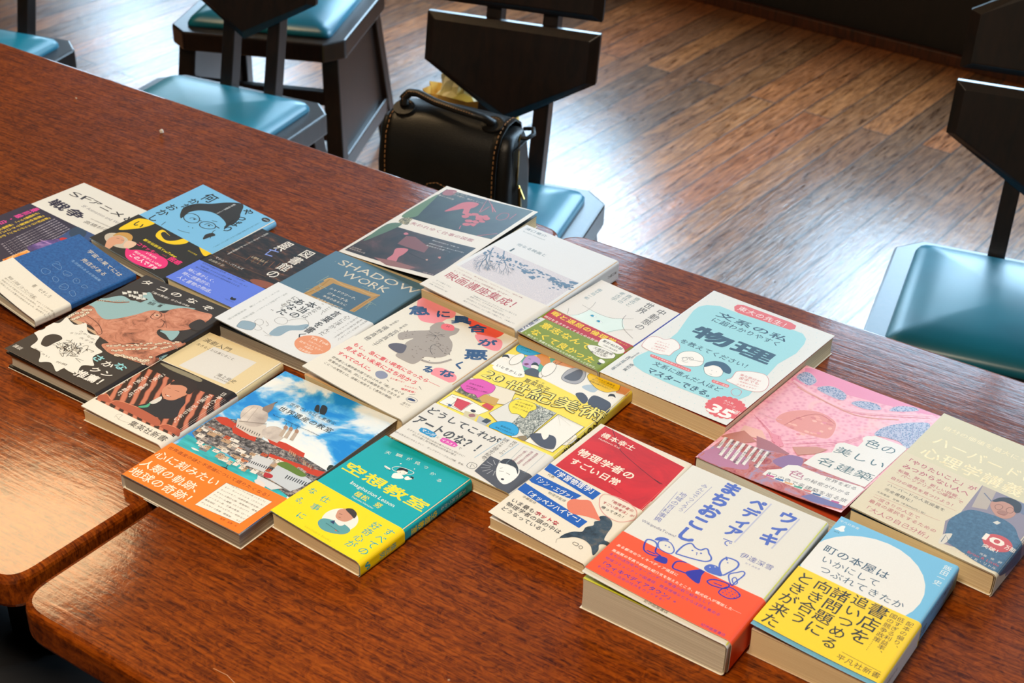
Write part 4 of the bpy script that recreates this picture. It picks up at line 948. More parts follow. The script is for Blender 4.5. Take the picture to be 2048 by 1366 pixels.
 ["L","#55718c",0.3,[20.2,74.1,20.6,73,21.4,69.8]],
 ["L","#55718c",0.2,[21.4,69.8,22.3,68.2,23.5,66.1],[21.4,69.8,21.6,68.3,21.6,66.9]],
 ["L","#55718c",0.3,[20.2,74.1,19.7,73.6,19,71.6]],
 ["L","#55718c",0.2,[19,71.6,18.8,70.6,18.9,68.5],[19,71.6,18.4,71.4,17.3,70.5]],
 ["L","#55718c",0.65,[17.5,86.4,15.6,84.8,15.8,82.5]],
 ["L","#55718c",0.44,[15.8,82.5,16,81.1,16.8,77.7]],
 ["L","#55718c",0.3,[16.8,77.7,18,75.9,18.6,74.1]],
 ["L","#55718c",0.2,[18.6,74.1,19.4,73.9,20.6,71.8],[18.6,74.1,19.6,72.6,19.3,71.3]],
 ["L","#55718c",0.3,[16.8,77.7,15.5,77.2,15.9,75.4]],
 ["L","#55718c",0.2,[15.9,75.4,16.4,74.3,16.5,72.6],[15.9,75.4,14.6,75.4,14.7,74.3]],
 ["L","#55718c",0.44,[15.8,82.5,14.7,81.7,13.5,80.5]],
 ["L","#55718c",0.3,[13.5,80.5,12.7,79,13,77.2]],
 ["L","#55718c",0.2,[13,77.2,13.8,75.7,13.8,73.8],[13,77.2,12.1,76.5,11.8,75.7]],
 ["L","#55718c",0.3,[13.5,80.5,12.1,81.3,10.7,81.2]],
 ["L","#55718c",0.2,[10.7,81.2,10.1,81.3,8.7,81.1],[10.7,81.2,9.3,82.3,8.4,82.9]],
 ["B","#5b7895",[116.7,107,115.1,108.1,113.5,107.7,113.1,106.7,114.5,106.1]],
 ["B","#5b7895",[8.9,110.8,7,111.5,4.8,111.3,4.8,110.5,6.9,109.6]],
 ["B","#5b7895",[58.4,103.9,57.2,105.2,54.9,104.6,54.7,103.4,56.9,103.2]],
 ["B","#5b7895",[119.2,111.3,118.3,112.1,116.3,112.3,115.8,111,117.7,109.9]],
 ["B","#5b7895",[107.8,91.6,107.3,92.9,105,92.1,104.9,91.3,107,90.7]],
 ["B","#5b7895",[54,97.1,52.7,98,50.5,98,50.4,96.4,52.4,96.2]],
 ["B","#5b7895",[39.8,110.8,38.7,112.1,36.7,111.8,37.6,110,38.6,109.2]],
 ["B","#5b7895",[85.7,110.8,83.9,112.2,82.1,111.8,81.7,110.1,83.6,109.6]],
 ["B","#5b7895",[116.7,100.1,115.3,100.9,113,101.2,113.8,99.4,115.3,99.1]],
 ["B","#5b7895",[81.5,113,80.3,114.1,78.3,113.7,77.6,112.5,79.8,111.5]],
 ["B","#5b7895",[57,107.6,56.9,108.3,55.4,108,54.1,107.3,56.4,106.5]],
 ["B","#5b7895",[109.8,103.9,108.3,105.4,106.2,104.9,105.5,103.3,107.8,102.3]],
 ["B","#5b7895",[24.2,106.9,23.1,107.5,21.5,107.5,20.8,106.4,22.9,105.2]],
 ["B","#5b7895",[116.4,110.2,115.8,111.2,114.6,111,113.2,109.6,115.6,108.8]],
 ["B","#5b7895",[105.6,101.3,104.8,102.8,102.6,102.1,103.1,100.9,104.3,99.9]],
 ["B","#5b7895",[107.3,100.6,106,101.3,104.1,101.3,104.6,100.2,105.7,99.8]],
 ["B","#5b7895",[51.6,113.3,49.6,114.9,48.4,113.8,48.4,113,49.5,111.8]],
 ["B","#5b7895",[57.8,113.5,56.9,114.7,55.4,114.3,54.8,112.8,56.4,112.6]],
 ["B","#5b7895",[111,104.5,109.4,105.9,107.9,105.2,106.9,103.8,109.3,103.1]],
 ["B","#5b7895",[10.8,109.1,10.8,110.4,9.3,109.9,8.4,108.6,10.1,108.2]],
 ["B","#5b7895",[61.5,103.1,60.7,104.7,59.2,103.6,58.9,102.3,60.4,102.1]],
 ["B","#5b7895",[24.2,108.4,23.5,109.3,21.1,109.2,20.5,108.1,22.8,107.5]],
 ["B","#5b7895",[31.2,109.6,30.2,110.7,28,110.5,28.1,109.1,29.7,108.5]],
 ["B","#5b7895",[118.6,104.7,117.8,105.5,115.9,105.7,116.3,104.4,117.5,103]],
 ["B","#5b7895",[8.6,103.3,7.2,104,5.6,104.3,5.1,102.6,7,102]],
 ["B","#5b7895",[112.4,107.8,111.4,108.5,108.9,108.5,108.7,107,111.2,106.8]],
 ["B","#5b7895",[113.1,109.1,111.5,109.9,109.9,110.3,109.6,108.7,111.4,108]],
 ["B","#5b7895",[75.9,113.8,75.4,115.1,73.7,114.6,72.9,113.3,75.1,112.3]],
 ["B","#5b7895",[39.1,108,37.2,108.9,35.3,108.4,35.5,107.2,37,107.1]],
 ["B","#5b7895",[61,104.6,60.9,105.5,59.1,105.1,59.1,103.8,60.4,102.9]],
 ["B","#5b7895",[107.2,112.2,106.3,113.6,104.7,112.6,104.7,111.5,106.3,110.8]],
 ["B","#5b7895",[73.6,106.1,73.3,106.8,72,106.7,71.4,105.3,73,104.5]],
 ["B","#5b7895",[99.1,106.6,98.2,107.9,96,107.6,96.5,106.3,97.9,105.3]],
 ["B","#5b7895",[27.7,106.8,27.2,107.7,24.9,107.4,24.3,106.5,26.8,105.4]],
 ["B","#5b7895",[93.5,113.5,91.8,114.1,90.3,114.3,89.5,113.2,91.5,112.5]],
 ["B","#5b7895",[68.9,98.8,67.8,99.7,66.1,99.6,65.4,98.2,67.3,97.7]],
 ["B","#5b7895",[69.8,111.8,69.1,112.9,67.8,112.2,67.6,111.4,69.1,110.1]],
 ["B","#5b7895",[7.1,105.8,6.8,107.4,5.1,106.4,4.8,105.3,6.5,104.4]],
 ["B","#5b7895",[98.5,103.8,97.6,105,96.1,104.6,94.9,103.4,97.1,102.8]],
 ["B","#5b7895",[95.5,105.9,94.1,107.2,92.7,106.9,92.3,105.4,93.7,104.5]],
 ["B","#5b7895",[110.8,95.1,109.5,96.5,107.1,95.6,107,94.5,109.3,93.6]],
 ["B","#5b7895",[112.8,109.5,111.8,111.1,109.4,110.6,110.3,109,111.6,107.8]],
 ["B","#5b7895",[101.2,106.7,100.1,108.1,97.3,107.5,97.7,106.1,99.5,106.1]],
 ["B","#5b7895",[38.1,111.5,36.1,113,34.7,112.4,34,110.8,35.9,110.5]],
 ["B","#5b7895",[26.2,113.8,25.8,114.7,23.8,115,24.1,113.4,25.6,112.5]],
 ["B","#5b7895",[62.6,106.7,61.9,107.8,59.9,107.5,59.4,106.3,62,106.1]],
 ["B","#5b7895",[118.7,106.6,118.8,108,116.3,107.7,117.2,106.2,118.2,104.9]],
 ["B","#5b7895",[81.7,94.8,81.4,95.9,79.8,96,79.3,94.4,81.2,93.9]],
 ["B","#5b7895",[80.3,110.3,78.9,111.3,77.5,110.7,77.4,109.8,78.5,108.9]],
 ["B","#5b7895",[38.1,113.2,37.5,113.8,36.2,114.3,35.2,112.8,37.3,112.6]],
 ["B","#5b7895",[89.5,105.8,88,106.4,86.3,106.4,86.2,105.1,88.1,104.6]],
 ["B","#5b7895",[102.4,110.9,100.5,112.5,98.9,112.1,98.7,110.1,100.3,109.2]],
 ["B","#5b7895",[96.9,107.9,94.8,108.8,93.5,108.4,93.4,107.4,94.8,107]],
 ["B","#5b7895",[74.8,113.7,72.8,115.1,70.8,114.6,70.9,113.1,72.7,112.9]],
 ["B","#5b7895",[35.5,94.9,35.5,95.8,33.5,95.5,32.6,94.4,34.8,93.3]],
 ["B","#5b7895",[125.9,104.5,124.4,105.4,122.5,105.3,122.4,103.9,124.2,102.8]],
 ["B","#5b7895",[54.9,111.4,53.1,112.8,50.9,112,51,111.1,52.6,110]],
 ["B","#5b7895",[37.2,113.9,35.8,115.2,33.4,114.9,34.1,113.1,35.4,112.6]],
 ["B","#5b7895",[82.5,112,80.9,112.7,78.4,112.6,78.4,111.3,80.4,111.1]],
 ["B","#5b7895",[46.3,102.2,45,102.8,43.8,103.1,42.8,101.4,44.9,100.6]],
 ["B","#5b7895",[66.7,105.9,64.9,107.5,63.2,106.9,62.9,105.3,64.8,105.2]],
 ["B","#5b7895",[12.3,109.2,11.7,110.6,9.3,109.9,10,108.5,11.1,107.8]],
 ["B","#5b7895",[88.2,113.7,86.9,114.5,84.4,114.5,84.3,113.3,86.2,112.5]],
 ["B","#5b7895",[83.5,102.2,82.7,103.2,81.4,102.7,80.7,101.6,82.4,101]],
 ["B","#5b7895",[103.8,113.5,103.1,114.5,100.6,113.9,100.8,112.8,102.8,112.7]],
 ["B","#5b7895",[116.5,95.2,115.4,96.1,113.4,95.7,112.7,94.9,114.9,94.4]],
 ["B","#5b7895",[60.4,113.8,59.3,115.4,57.1,114.8,57.8,113.1,59.4,112.5]],
 ["B","#5b7895",[28.4,106.2,26.3,107,24.5,106.6,25.2,105.7,26.1,105]],
 ["B","#5b7895",[10.3,101.9,9.3,103.1,7.1,102.8,6.5,101.6,8.7,100.3]],
 ["B","#5b7895",[110.4,109,108.8,110.3,106.9,109.5,106,108.4,108.3,108.1]],
 ["B","#5b7895",[49.1,105.6,46.9,106.4,44.9,106.3,45,105,46.7,104.3]],
 ["B","#5b7895",[22.4,110.1,21.5,110.8,18.8,110.7,19.3,109.8,20.9,108.4]],
 ["B","#5b7895",[49.7,102.6,49,103.4,47.6,103.1,46.8,102.1,48.8,101.7]],
 ["B","#5b7895",[25.8,94.5,24.8,95.3,22.6,95.1,22.1,93.7,24.7,93.6]],
 ["B","#5b7895",[57.5,111,56.7,112.5,54.7,111.8,55.4,110.6,56.5,110]],
 ["B","#5b7895",[123.2,112.7,122.1,114.1,120,113.5,119,112.1,121.6,111.7]],
 ["B","#5b7895",[125.2,109.9,123.4,110.6,122,110.4,122,109.2,123.1,109.1]],
 ["B","#5b7895",[78.4,113.1,77,114.5,74.5,113.7,74.7,112.6,76.4,111.4]],
 ["B","#5b7895",[53.9,110.5,53.5,111.3,51.8,111.2,51.2,110,53.2,109.2]],
 ["B","#5b7895",[38.3,102.9,37.1,103.5,35.1,104,34.4,102.3,36.9,101.7]],
 ["B","#5b7895",[71.2,109.5,70.8,110.8,69,110.1,68.3,108.9,70.2,108.4]],
 ["B","#5b7895",[55.3,104.9,53.5,106.1,51.4,105.5,51.8,104.1,53.1,103.5]],
 ["B","#5b7895",[33.6,104.9,32.8,105.6,30.9,105.6,31.5,104.2,33,104.1]],
 ["B","#5b7895",[90.4,113.3,88.7,114.6,87,114.1,85.9,113,88,111.5]],
 ["B","#5b7895",[120.9,111.4,119.1,112.5,116.9,112.6,116.8,111.1,118.5,109.7]],
 ["B","#5b7895",[19.2,103.8,18.4,105.2,16,104.6,16.1,103.3,17.9,102.8]],
 ["B","#5b7895",[107.6,105.6,107.1,106.2,104.8,106.3,104.7,105,106.6,104.3]],
 ["B","#5b7895",[120.9,104.2,119.1,105.7,117.3,104.8,116.5,103.7,119.1,102.4]],
 ["B","#5b7895",[44.3,104.1,43.2,105,41,105,41.2,103.5,42.8,102.6]],
 ["B","#5b7895",[46.8,111.2,46,111.9,43.7,112.4,44.1,110.8,45.9,109.6]],
 ["B","#5b7895",[27.1,110.5,26.3,111.2,24.5,111.1,23.7,109.7,26.3,109.6]],
 ["B","#5b7895",[103.6,104.8,101.9,106.2,99.7,105.8,99.9,104.5,101.5,103.1]],
 ["B","#5b7895",[16.3,112.4,14.9,113.5,13.1,113.1,13.4,111.6,14.6,111.7]],
 ["B","#5b7895",[20,112.8,19.1,113.5,16.6,113.4,17.4,112.1,18.7,111.9]],
 ["B","#5b7895",[46.1,113.3,44.4,114.9,41.6,113.9,42.5,112.8,43.7,111.6]],
 ["B","#5b7895",[75.4,107.2,74.6,107.9,72.8,108.3,72,106.5,74.2,105.7]],
 ["B","#5b7895",[75.6,113.8,74.8,114.4,72.8,115,72.5,113.3,74.5,112.5]],
 ["B","#5b7895",[84.6,104,83,105.4,80.7,104.6,80.7,103.6,82.4,102.3]],
 ["B","#5b7895",[27.1,107.6,27,109,25.2,108.5,25.3,107,26.7,106.1]],
 ["B","#5b7895",[78.9,100,78.7,100.6,77.4,101.2,76.3,99.4,78.5,98.4]],
 ["B","#5b7895",[126,109.4,124.2,110.7,122.7,110.4,122.1,108.8,123.9,107.7]],
 ["B","#5b7895",[122.8,112.5,122.3,113.6,120.8,113,120.4,112.1,122,111.5]],
 ["B","#5b7895",[14.6,106.7,12.9,107.7,11.3,107.5,10.5,106.4,12.3,106.1]],
 ["B","#5b7895",[35.4,110.1,34.4,110.8,33,111.2,32.6,109.5,34.4,108.8]],
 ["B","#5b7895",[30.2,98.5,29.5,100.2,27.3,99.3,26.8,98,29,97.1]],
 ["B","#5b7895",[29.4,111.9,29.4,113,27.4,112.7,26.7,111.4,28.8,110.6]],
 ["B","#5b7895",[35.4,106,34.3,107.3,32.9,106.8,32.3,105.7,34,104.9]],
 ["B","#5b7895",[102.2,107.8,100.1,108.5,98.1,108.4,98.5,107.5,100.2,107]],
 ["B","#5b7895",[35.6,99.3,34.2,100.5,32.2,100.1,31.5,98.6,33.9,98.3]],
 ["B","#5b7895",[80.1,113.5,78.8,114.8,77,114.5,76.3,113.1,78.4,112.4]],
 ["B","#5b7895",[69,109,67.5,110.2,65.7,109.6,64.9,108.2,67.1,108.4]],
 ["B","#5b7895",[67.3,99.6,66.1,101,64.3,100.8,64.7,99.1,66.1,98.1]],
 ["B","#5b7895",[53.8,110.8,52.1,112.3,50.1,111.6,49.2,110.2,51.6,110]],
 ["B","#5b7895",[97.5,106.4,96.9,107.7,94.4,107.3,94.7,105.7,96.4,105.1]],
 ["B","#5b7895",[10.4,109.4,9.1,110.9,7.7,110.1,7.2,109,8.5,108.5]],
 ["B","#5b7895",[9.1,110.5,7.3,111.4,4.9,111.7,5.1,110.2,7,109.1]],
 ["B","#5b7895",[70.7,112.4,69.7,113.5,68.4,113.4,67.8,111.9,69.6,111.5]],
 ["B","#5b7895",[8.6,105.3,7,106.9,5.2,106,5.6,104.9,6.8,103.6]],
 ["B","#5b7895",[88.7,105.8,87.6,106.5,85.5,106.9,86.4,105.5,87.8,105]],
 ["B","#5b7895",[33.8,112.2,33.2,113.6,31.9,113,31.7,111.5,33.1,110.6]],
 ["B","#5b7895",[71.9,105.9,70.6,106.8,68.1,106.7,68.6,105.4,70,105.1]],
 ["B","#5b7895",[74.9,104,73.5,104.8,71.5,104.6,70.8,103.6,73,103.3]],
 ["B","#5b7895",[37.8,108.2,35.8,109.2,33.7,109.2,33.2,107.6,35.7,107]],
 ["B","#5b7895",[67.4,101.5,66.4,104.3,62.5,104.9,60.8,102.7,61.2,99.8,62.7,99.6,66.5,99.1]],
 ["B","#5b7895",[71.5,103,71.3,105.4,67.8,105.2,66.3,104.3,66.6,101.6,68.2,101,70.4,101.5]],
 ["B","#5b7895",[81.9,97.3,80.9,100.1,77.4,100.7,75.5,98.3,74,96.4,77.4,94.4,79.6,95]],
 ["B","#5b7895",[101,110.3,98.6,113.2,96.1,114,92.9,111.8,93.6,109,95.7,108.3,98.2,107.7]],
 ["B","#5b7895",[108.8,106.6,106.5,108.8,103.5,110.1,101.6,108.1,101.3,105.8,103.2,104.8,105.7,105.4]],
 ["B","#5b7895",[114.9,102.9,113.3,105.9,111.2,106.1,109.4,103.6,110,102.1,110.8,100.3,113.5,101.7]],
 ["B","#5b7895",[115.6,109.7,113.3,111.7,110.8,112,108.4,110.5,108.4,109,110.7,106,114.1,107.6]],
 ["B","#5b7895",[120.4,117.9,119.5,120.5,116.4,120.3,113.4,118.7,114.5,117,116.6,114.3,119.1,115.3]],
 ["B","#5b7895",[123.9,118.4,123.9,121,121.3,121.3,117.8,119.3,119.8,117.3,120.9,115.1,123.2,116.6]],
 ["B","#5b7895",[122.5,108.1,119.2,111,116.8,110.6,114.1,109.5,113.8,107.2,116.9,104.4,120.6,105.9]],
 ["V","#403c38","濱口竜介",140.6,186.8,140.6,169],
 ],
 'eiga_band': [
 ["T","#b04c54","映画講座集成！",7.2,36.5,110,36.5,16,0.01],
 ["T","#9a5a60","『ハッピーアワー』『寝ても覚めても』『ドライブ・マイ・カー』『偶然と想像』",6.5,54.2,100.2,54.2],
 ["T","#9a5a60","そして『悪は存在しない』の映画監督が、語り出す──",7.9,47.8,88.6,47.8],
 ["T","#5c6264","すべて語り下ろし",7.6,18.4,29.2,18.4],
 ["T","#5c6264","インスクリプト",7,12.7,24.2,12.7],
 ["T","#5c6264","定価（本体2500円＋税）",7,8.3,33.2,8.3],
 ["T","#6c7074","「映画はどれほどよくできているように見えても",54.6,22.2,115.1,22.2],
 ["T","#6c7074","理解できた、とそのままできるだけ",54.7,18.5,99.5,18.5],
 ["T","#6c7074","目の前にしているはずの「映画の世界」へと",54.8,12.9,113.5,12.9],
 ["T","#6c7074","導きつつ引き込む」という問いで構成した。（本書より）",54.9,7.3,124.9,7.3],
 ],
 'shitsu': [
 ["P","nightgreen",[6.8,201.6,129.9,207.8,130.9,117.5,7.4,112.2]],
 ["P","sepiadark",[5.8,86,129.6,89,131.7,7.7,4.7,6.4]],
 ["B","#5c7a58",[5.4,112.6,5,171.5,8,181.2,17.2,139.1,20.3,119.4]],
 ["B","#54705a",[4.7,85.2,19.7,93.9,13.6,54.9,7.8,37.2]],
 ["B","#9c5c60",[7.7,200.3,19.7,204.9,21.4,190.8,10.6,187]],
 ["B","#c0616a",[40.5,150.5,41.9,167,44.6,181.9,52.4,189.7,62.9,190.2,64.3,179.8,62.5,173.1,67.4,161.4,61.7,157.8,55.7,168.6,49.6,161]],
 ["B","#c0616a",[73.6,151.7,73.1,155.2,68.4,156.3,64.3,153.3,66.4,149.9,68.7,148.4,72.4,148.8]],
 ["B","#c0616a",[75.2,159.6,73.9,162.2,69,162.8,66.6,161.5,65,157.9,69.2,155.1,72.8,156.5]],
 ["B","#c0616a",[81.8,163.2,78.1,166.9,74.9,166.7,71.1,164.7,72.9,161.7,74.9,159.2,78.8,161.2]],
 ["B","#c0616a",[90.1,161,86.5,164.5,82.8,165.1,80.4,162.9,79.6,159.3,83,157.2,87,158.6]],
 ["B","#c0616a",[95,164.5,91.7,167.7,89,169.1,86.5,166.1,86.3,162.9,88.7,161.6,92.6,160.7]],
 ["B","#c0616a",[98.9,160.8,97.7,163,94.8,165.6,90.2,161.9,90.6,159.1,94.7,156.2,97.6,157.6]],
 ["B","#c0616a",[98.4,152.2,95.7,154.5,92.3,155.3,89,154.1,90.6,150.3,92.1,148.8,96.4,149.6]],
 ["B","#c0616a",[93.1,146.8,89.6,149.7,86.5,150.6,84.2,148.9,83.4,145.3,86.4,144.3,91.2,143.3]],
 ["B","#c0616a",[84.8,144.5,82.9,148,79.7,148.4,75.6,146.1,76,142.5,79.8,140.9,83.9,142.5]],
 ["B","#c0616a",[87.9,136.2,84.9,139.3,81.2,139.5,78.5,137.3,78.2,134.7,80.9,132,85.7,132.6]],
 ["B","#c0616a",[93.5,139.1,92.9,142.6,88.9,142.3,85.3,140.5,84.5,137.5,88.6,136.5,93.3,135.3]],
 ["B","#c0616a",[92.4,155.2,89.9,159.1,85.7,157.8,82,157.3,83.7,153.2,85.5,151.6,88.7,152.3]],
 ["L","#c0616a",1.3,[76.9,171.2,63.8,207.9,93.4,181.6]],
 ["L","#c0616a",1,[78.1,171.9,78.2,190.6]],
 ["L","#c0616a",1.2,[90.6,179.8,76.9,197.3]],
 ["C","#c0616a",0.8,[102.8,168.9,101.4,182.9,109.2,185.8,114,173.9,109.8,165.8]],
 ["L","#c0616a",0.8,[118.2,174.6,117.2,190.7]],
 ["L","#c0616a",1,[111.7,116.8,128.5,133.7],[83.2,120.9,79.6,129.3]],
 ["B","#c0707a",[51.5,41.9,64,47.7,67.5,35.9,67.2,25.8,71.3,15.2,61.7,14.3,58.1,16.9,57.4,28]],
 ["P","#7a4a4c",[45.3,52.1,41.7,73.7,52.3,77.1,81.2,64.2,85.4,50,69.3,50.3]],
 ["B","#c0707a",[35.5,76.6,36.4,80.7,41.3,78.6,39.2,74.9]],
 ["P","#8a5a54",[43.4,11,66.9,15.8,99,15.2,95.8,7,67.3,3.1]],
 ["S","#1a0c0a",1.2,[70.1,40.8,89.7,35.9,99.7,35.2]],
 ["B","#c0907a",[97.2,36.4,98.7,38.6,100.6,35]],
 ["B","#c0807a",[105.5,48.4,107.5,51.2,110.3,46.2]],
 ["T","#9c3c52","失われゆく仕事の図鑑",25.7,103.6,116.1,103.6,8],
 ["B","foliage",[11.1,98.6,10.1,108.7,20.2,114,22.5,106.6,25.1,97.7,18.3,95.8]],
 ["T","#d8c8bc","街から『灯』を",17.4,199.9,39.3,199.9],
 ["T","#d8c8bc","手で織り、動かしていた",22.2,194.2,67.6,194.2],
 ["T","#d8c8bc","暮らしの記憶",8,183.1,30.7,183.1],
 ["T","#e0d8d0","時代の移り変わる「仕事」は、",74.4,80.5,114.8,80.5],
 ["T","#e0d8d0","消費世代の記憶で上書きのしながら続く",75.1,72.3,125.6,72.3],
 ["T","#e0d8d0","失われゆく仕事──。",75.8,66.6,112.5,66.6],
 ["T","#c8b4a8","永井良和",6.7,16.9,21,16.9],
 ["T","#c8b4a8","高野光平ほか著",6.6,12.8,29.4,12.8],
 ["T","#b89a98","図鑑 2024",113.4,9.7,127.8,9.7],
 ],
 'shadow': [
 ["T","silverfoil","SHADOW",18.9,178.8,130,178.8,17],
 ["T","silverfoil","WORK",37.9,161.4,102.1,161.4,17],
 ["T","silverfoil","THE",15.9,175.1,15.3,175.1,4],
 ["P","#b08a4c",[34.7,142.8,100.9,149,101.1,104.1,34.4,96.3]],
 ["P","#46647a",[44.8,136.4,95.7,139.7,95,102.7,42.7,101.7]],
 ["S","#c09a5c",2,[33.5,134.2,36.9,143.5,58.4,140.2,74,143.8,91.1,143.1,100.3,148.6]],
 ["S","#9c7638",1.2,[100.7,147.1,98,134.5,99.1,104.3]],
 ["S","#9c7638",1.2,[36.6,140.6,39.2,118.7,36.5,98.1]],
 ["L","#9fb09c",0.35,[36.1,123.4,32.3,127.9],[36.1,123.4,44.4,124.3],[36.1,123.4,33.4,117.9],[36.1,123.4,43,118],[36.1,123.4,47.4,122.9],[36.8,112.9,30,109.1],[36.8,112.9,35.5,105.4],[36.8,112.9,35.6,103.5],[36.8,112.9,40.1,112.1],[36.8,112.9,47.2,112.4],[84,151.8,88.7,152.3],[84,151.8,84.9,152.1],[84,151.8,73.9,151.5],[84,151.8,85.5,155.2],[84,151.8,87.6,146],[102.6,131.1,103.8,126.5],[102.6,131.1,110.7,129.3],[102.6,131.1,100.4,126.7],[102.6,131.1,103.2,129.4],[102.6,131.1,93.3,131.4],[103.8,125.1,103.9,118.3],[103.8,125.1,106.2,129.8],[103.8,125.1,104.5,127.1],[103.8,125.1,101.5,128.9],[103.8,125.1,107.2,116.7],[30.5,135.5,30.7,145.6],[30.5,135.5,30.3,125.7],[30.5,135.5,31.6,132.7],[30.5,135.5,33.3,135],[30.5,135.5,31.4,145.4]],
 ["T","#e6e2d8","シャドウワーク、",49.2,126.2,88.8,126.2,0,0.01],
 ["T","#e6e2d8","ジャーナル",53.5,117.2,82.1,117.2,0,0.01],
 ["T","#e6e2d8","本当のあなたに",53.6,109.4,86.7,109.4],
 ["T","#e6e2d8","なるためのガイド",51.8,101.2,87.8,101.2],
 ],
 'shadow_band': [
 ["V","#2c343c","言葉を書く",89.5,94.2,88.8,26.8,10,0.02],
 ["V","#3a4248","心に浮かんだ",103.2,93.9,103.2,46.3],
 ["V","#3a4248","ことで、",76.2,98.5,76.2,73.3],
 ["V","#3a4248","“あなたは",67.8,96.9,67.8,59.6],
 ["V","#2c343c","本当の",57.5,91.6,57.5,52.7,0,0.02],
 ["V","#2c343c","あなた",44.1,88.1,44.1,48.9,0,0.02],
 ["V","#3a4248","になる。”",35.8,88.6,35.8,44.5],
 ["V","#3a4248","自分でも気づいていない、",123.8,97.7,123.8,46.6,3],
 ["V","#3a4248","未知の自分と出会う",118.2,96.8,118.2,50.2,3],
 ["V","#3a4248","ためのレッスン──",112.1,97,112.1,57,3],
 ["V","#7c8a90","全米100万部のベストセラー、待望の邦訳！",22.6,86.6,22.6,14.6,3],
 ["V","#7c8a90","カイラ・シャヒーン著　矢島麻里子訳",12.6,85.5,12.6,6.3,3],
 ["D","#e0956e",20,16.5,[109.5,27.5]],
 ["T","#f4e8dc","TikTok",98.1,37.6,122.9,37.6,6],
 ["T","#f4e8dc","で大ブーム！",100.9,30.4,121.9,30.4],
 ["T","#f4e8dc","欧米ベストセラー",94.7,24.8,126.2,24.8],
 ["T","#f4e8dc","待望の",104.8,20.2,116.1,20.2],
 ["T","#f4e8dc","日本語版",102.5,14.1,118.6,14.1],
 ["B","#8fa9bb",[26.7,4.6,24.8,15.4,38,20,43.3,11.3,41.4,6.4,30.2,2.8]],
 ["B","#8fa9bb",[62,14.6,59.3,28.7,62.9,36.8,73.3,45.6,78.9,53.6,83,52,83.3,42.4,73.7,32.8,72.1,18.4]],
 ["S","#303840",0.3,[26.7,4.6,24.8,15.4,38,20,43.3,11.3,41.4,6.4,30.2,2.8,26.7,4.6]],
 ["C","#303840",0.3,[35.8,21.4,34.6,27.8,39.3,29.6,44.1,25.4,43.6,19.9]],
 ["C","#303840",0.3,[48.5,37.7,48.6,44.7,54.6,48.2,60.4,44.7,61.2,38.7,55.3,35.2]],
 ["S","#303840",0.35,[59.1,45.2,64.8,55.2,72,59.5,80.5,54.9,82.7,45.1]],
 ["S","#303840",0.3,[53.3,15.3,60.5,13.3,66.5,13.6,60.1,9.8]],
 ["S","#303840",0.3,[42.7,30.9,49.8,27.1,49.5,23.5]],
 ["S","#303840",0.3,[43.8,11.8,48.8,12.3,49.8,17.1,44.4,19]],
 ],
 'kyuni': [
 ["B","#ee8f98",[2.1,174.7,-1.9,182.3,1.8,189.1,13.4,190.2,22.1,187.1,32.9,190.8,45,186.2,50,177,46.7,167.9,46.3,157.1,37.8,150.8,27.5,148.7,14.9,158.3]],
 ["B","#ea5a48",[56.6,185.8,64.2,195.4,83,198.1,102.4,194,109.4,185.5,108,173,97.7,167.3,85.3,168.1]],
 ["B","#ee8f98",[88,164.7,103.1,171.7,115,173.2,122.4,165.3,124.6,154.8,115.6,151.5,102,154.1]],
 ["B","#ee8f98",[97.6,80.3,95.6,89,101.5,94.1,114.2,94.3,122.2,90.5,125,82.6,118.8,76.2,106,74.5]],
 ["T","#244d7e","急",6.3,154.8,24.2,170.3,19,0.05],
 ["T","#244d7e","に",31.3,169.1,45,179.4,15,0.05],
 ["T","#244d7e","具",50.6,171.5,68.8,184.6,17,0.05],
 ["T","#244d7e","合",74.8,169.2,91.1,181.7,16,0.05],
 ["T","#244d7e","が",98.1,156.3,116.6,163.4,15,0.05],
 ["T","#244d7e","悪",102,127.9,122.6,142.3,20,0.05],
 ["T","#244d7e","く",105.3,106.5,116.6,112.1,15,0.05],
 ["T","#244d7e","な",104.2,84.6,117.6,94.5,14,0.05],
 ["T","#244d7e","る",86.5,79.8,97.5,86.7,13,0.05],
 ["B","#a39a92",[29.3,110.2,28.4,116.6,33.7,124.7,39.8,131.9,46.8,139.8,43.5,145.7,43.4,156,48,161.6,52.9,160.1,64.9,162,69.6,161.7,72.3,152.6,70.5,143.8,79.3,137.4,85.8,129.1,90.1,119.1,88.8,109.9,83.5,103.9,75.2,97.9,76.2,87.9,74,80,63.2,78.8,51.7,80.4,49.9,91.2,44.4,105.7,45.1,116.5,39.9,110.1,36,105]],
 ["B","#5c5864",[34.2,90.3,37.1,97.5,44.3,101.4,49.4,100.6,54.2,89.6,50.3,85.4,39,86.5]],
 ["B","#ea6a74",[53.1,151.5,50,158.1,54,162.5,61.1,163,66.1,155.8,60,151.2]],
 ["S","#a39a92",3,[75.9,91.7,85.9,93.8,93.5,100.5,98.5,112.3]],
 ["D","#827870",0.86,0.82,[38.3,107.7]],
 ["D","#827870",0.69,0.65,[82.9,96.1]],
 ["D","#827870",0.95,0.7,[68.9,112.7]],
 ["D","#827870",0.75,0.54,[74.5,115.2]],
 ["D","#827870",0.87,0.83,[57.6,99.8]],
 ["D","#827870",0.69,0.54,[37.6,127.8]],
 ["D","#827870",1.09,0.64,[31.7,122.6]],
 ["D","#827870",0.86,0.6,[70.1,127]],
 ["D","#827870",1.03,0.54,[91.3,117.9]],
 ["D","#827870",0.89,0.73,[87.8,124.6]],
 ["D","#827870",1.09,0.88,[77,92.1]],
 ["D","#827870",0.66,0.62,[87.5,116.7]],
 ["D","#827870",1.1,0.61,[83.7,103.6]],
 ["D","#827870",0.78,0.6,[79.3,122.3]],
 ["D","#827870",0.82,0.55,[29.5,120.7]],
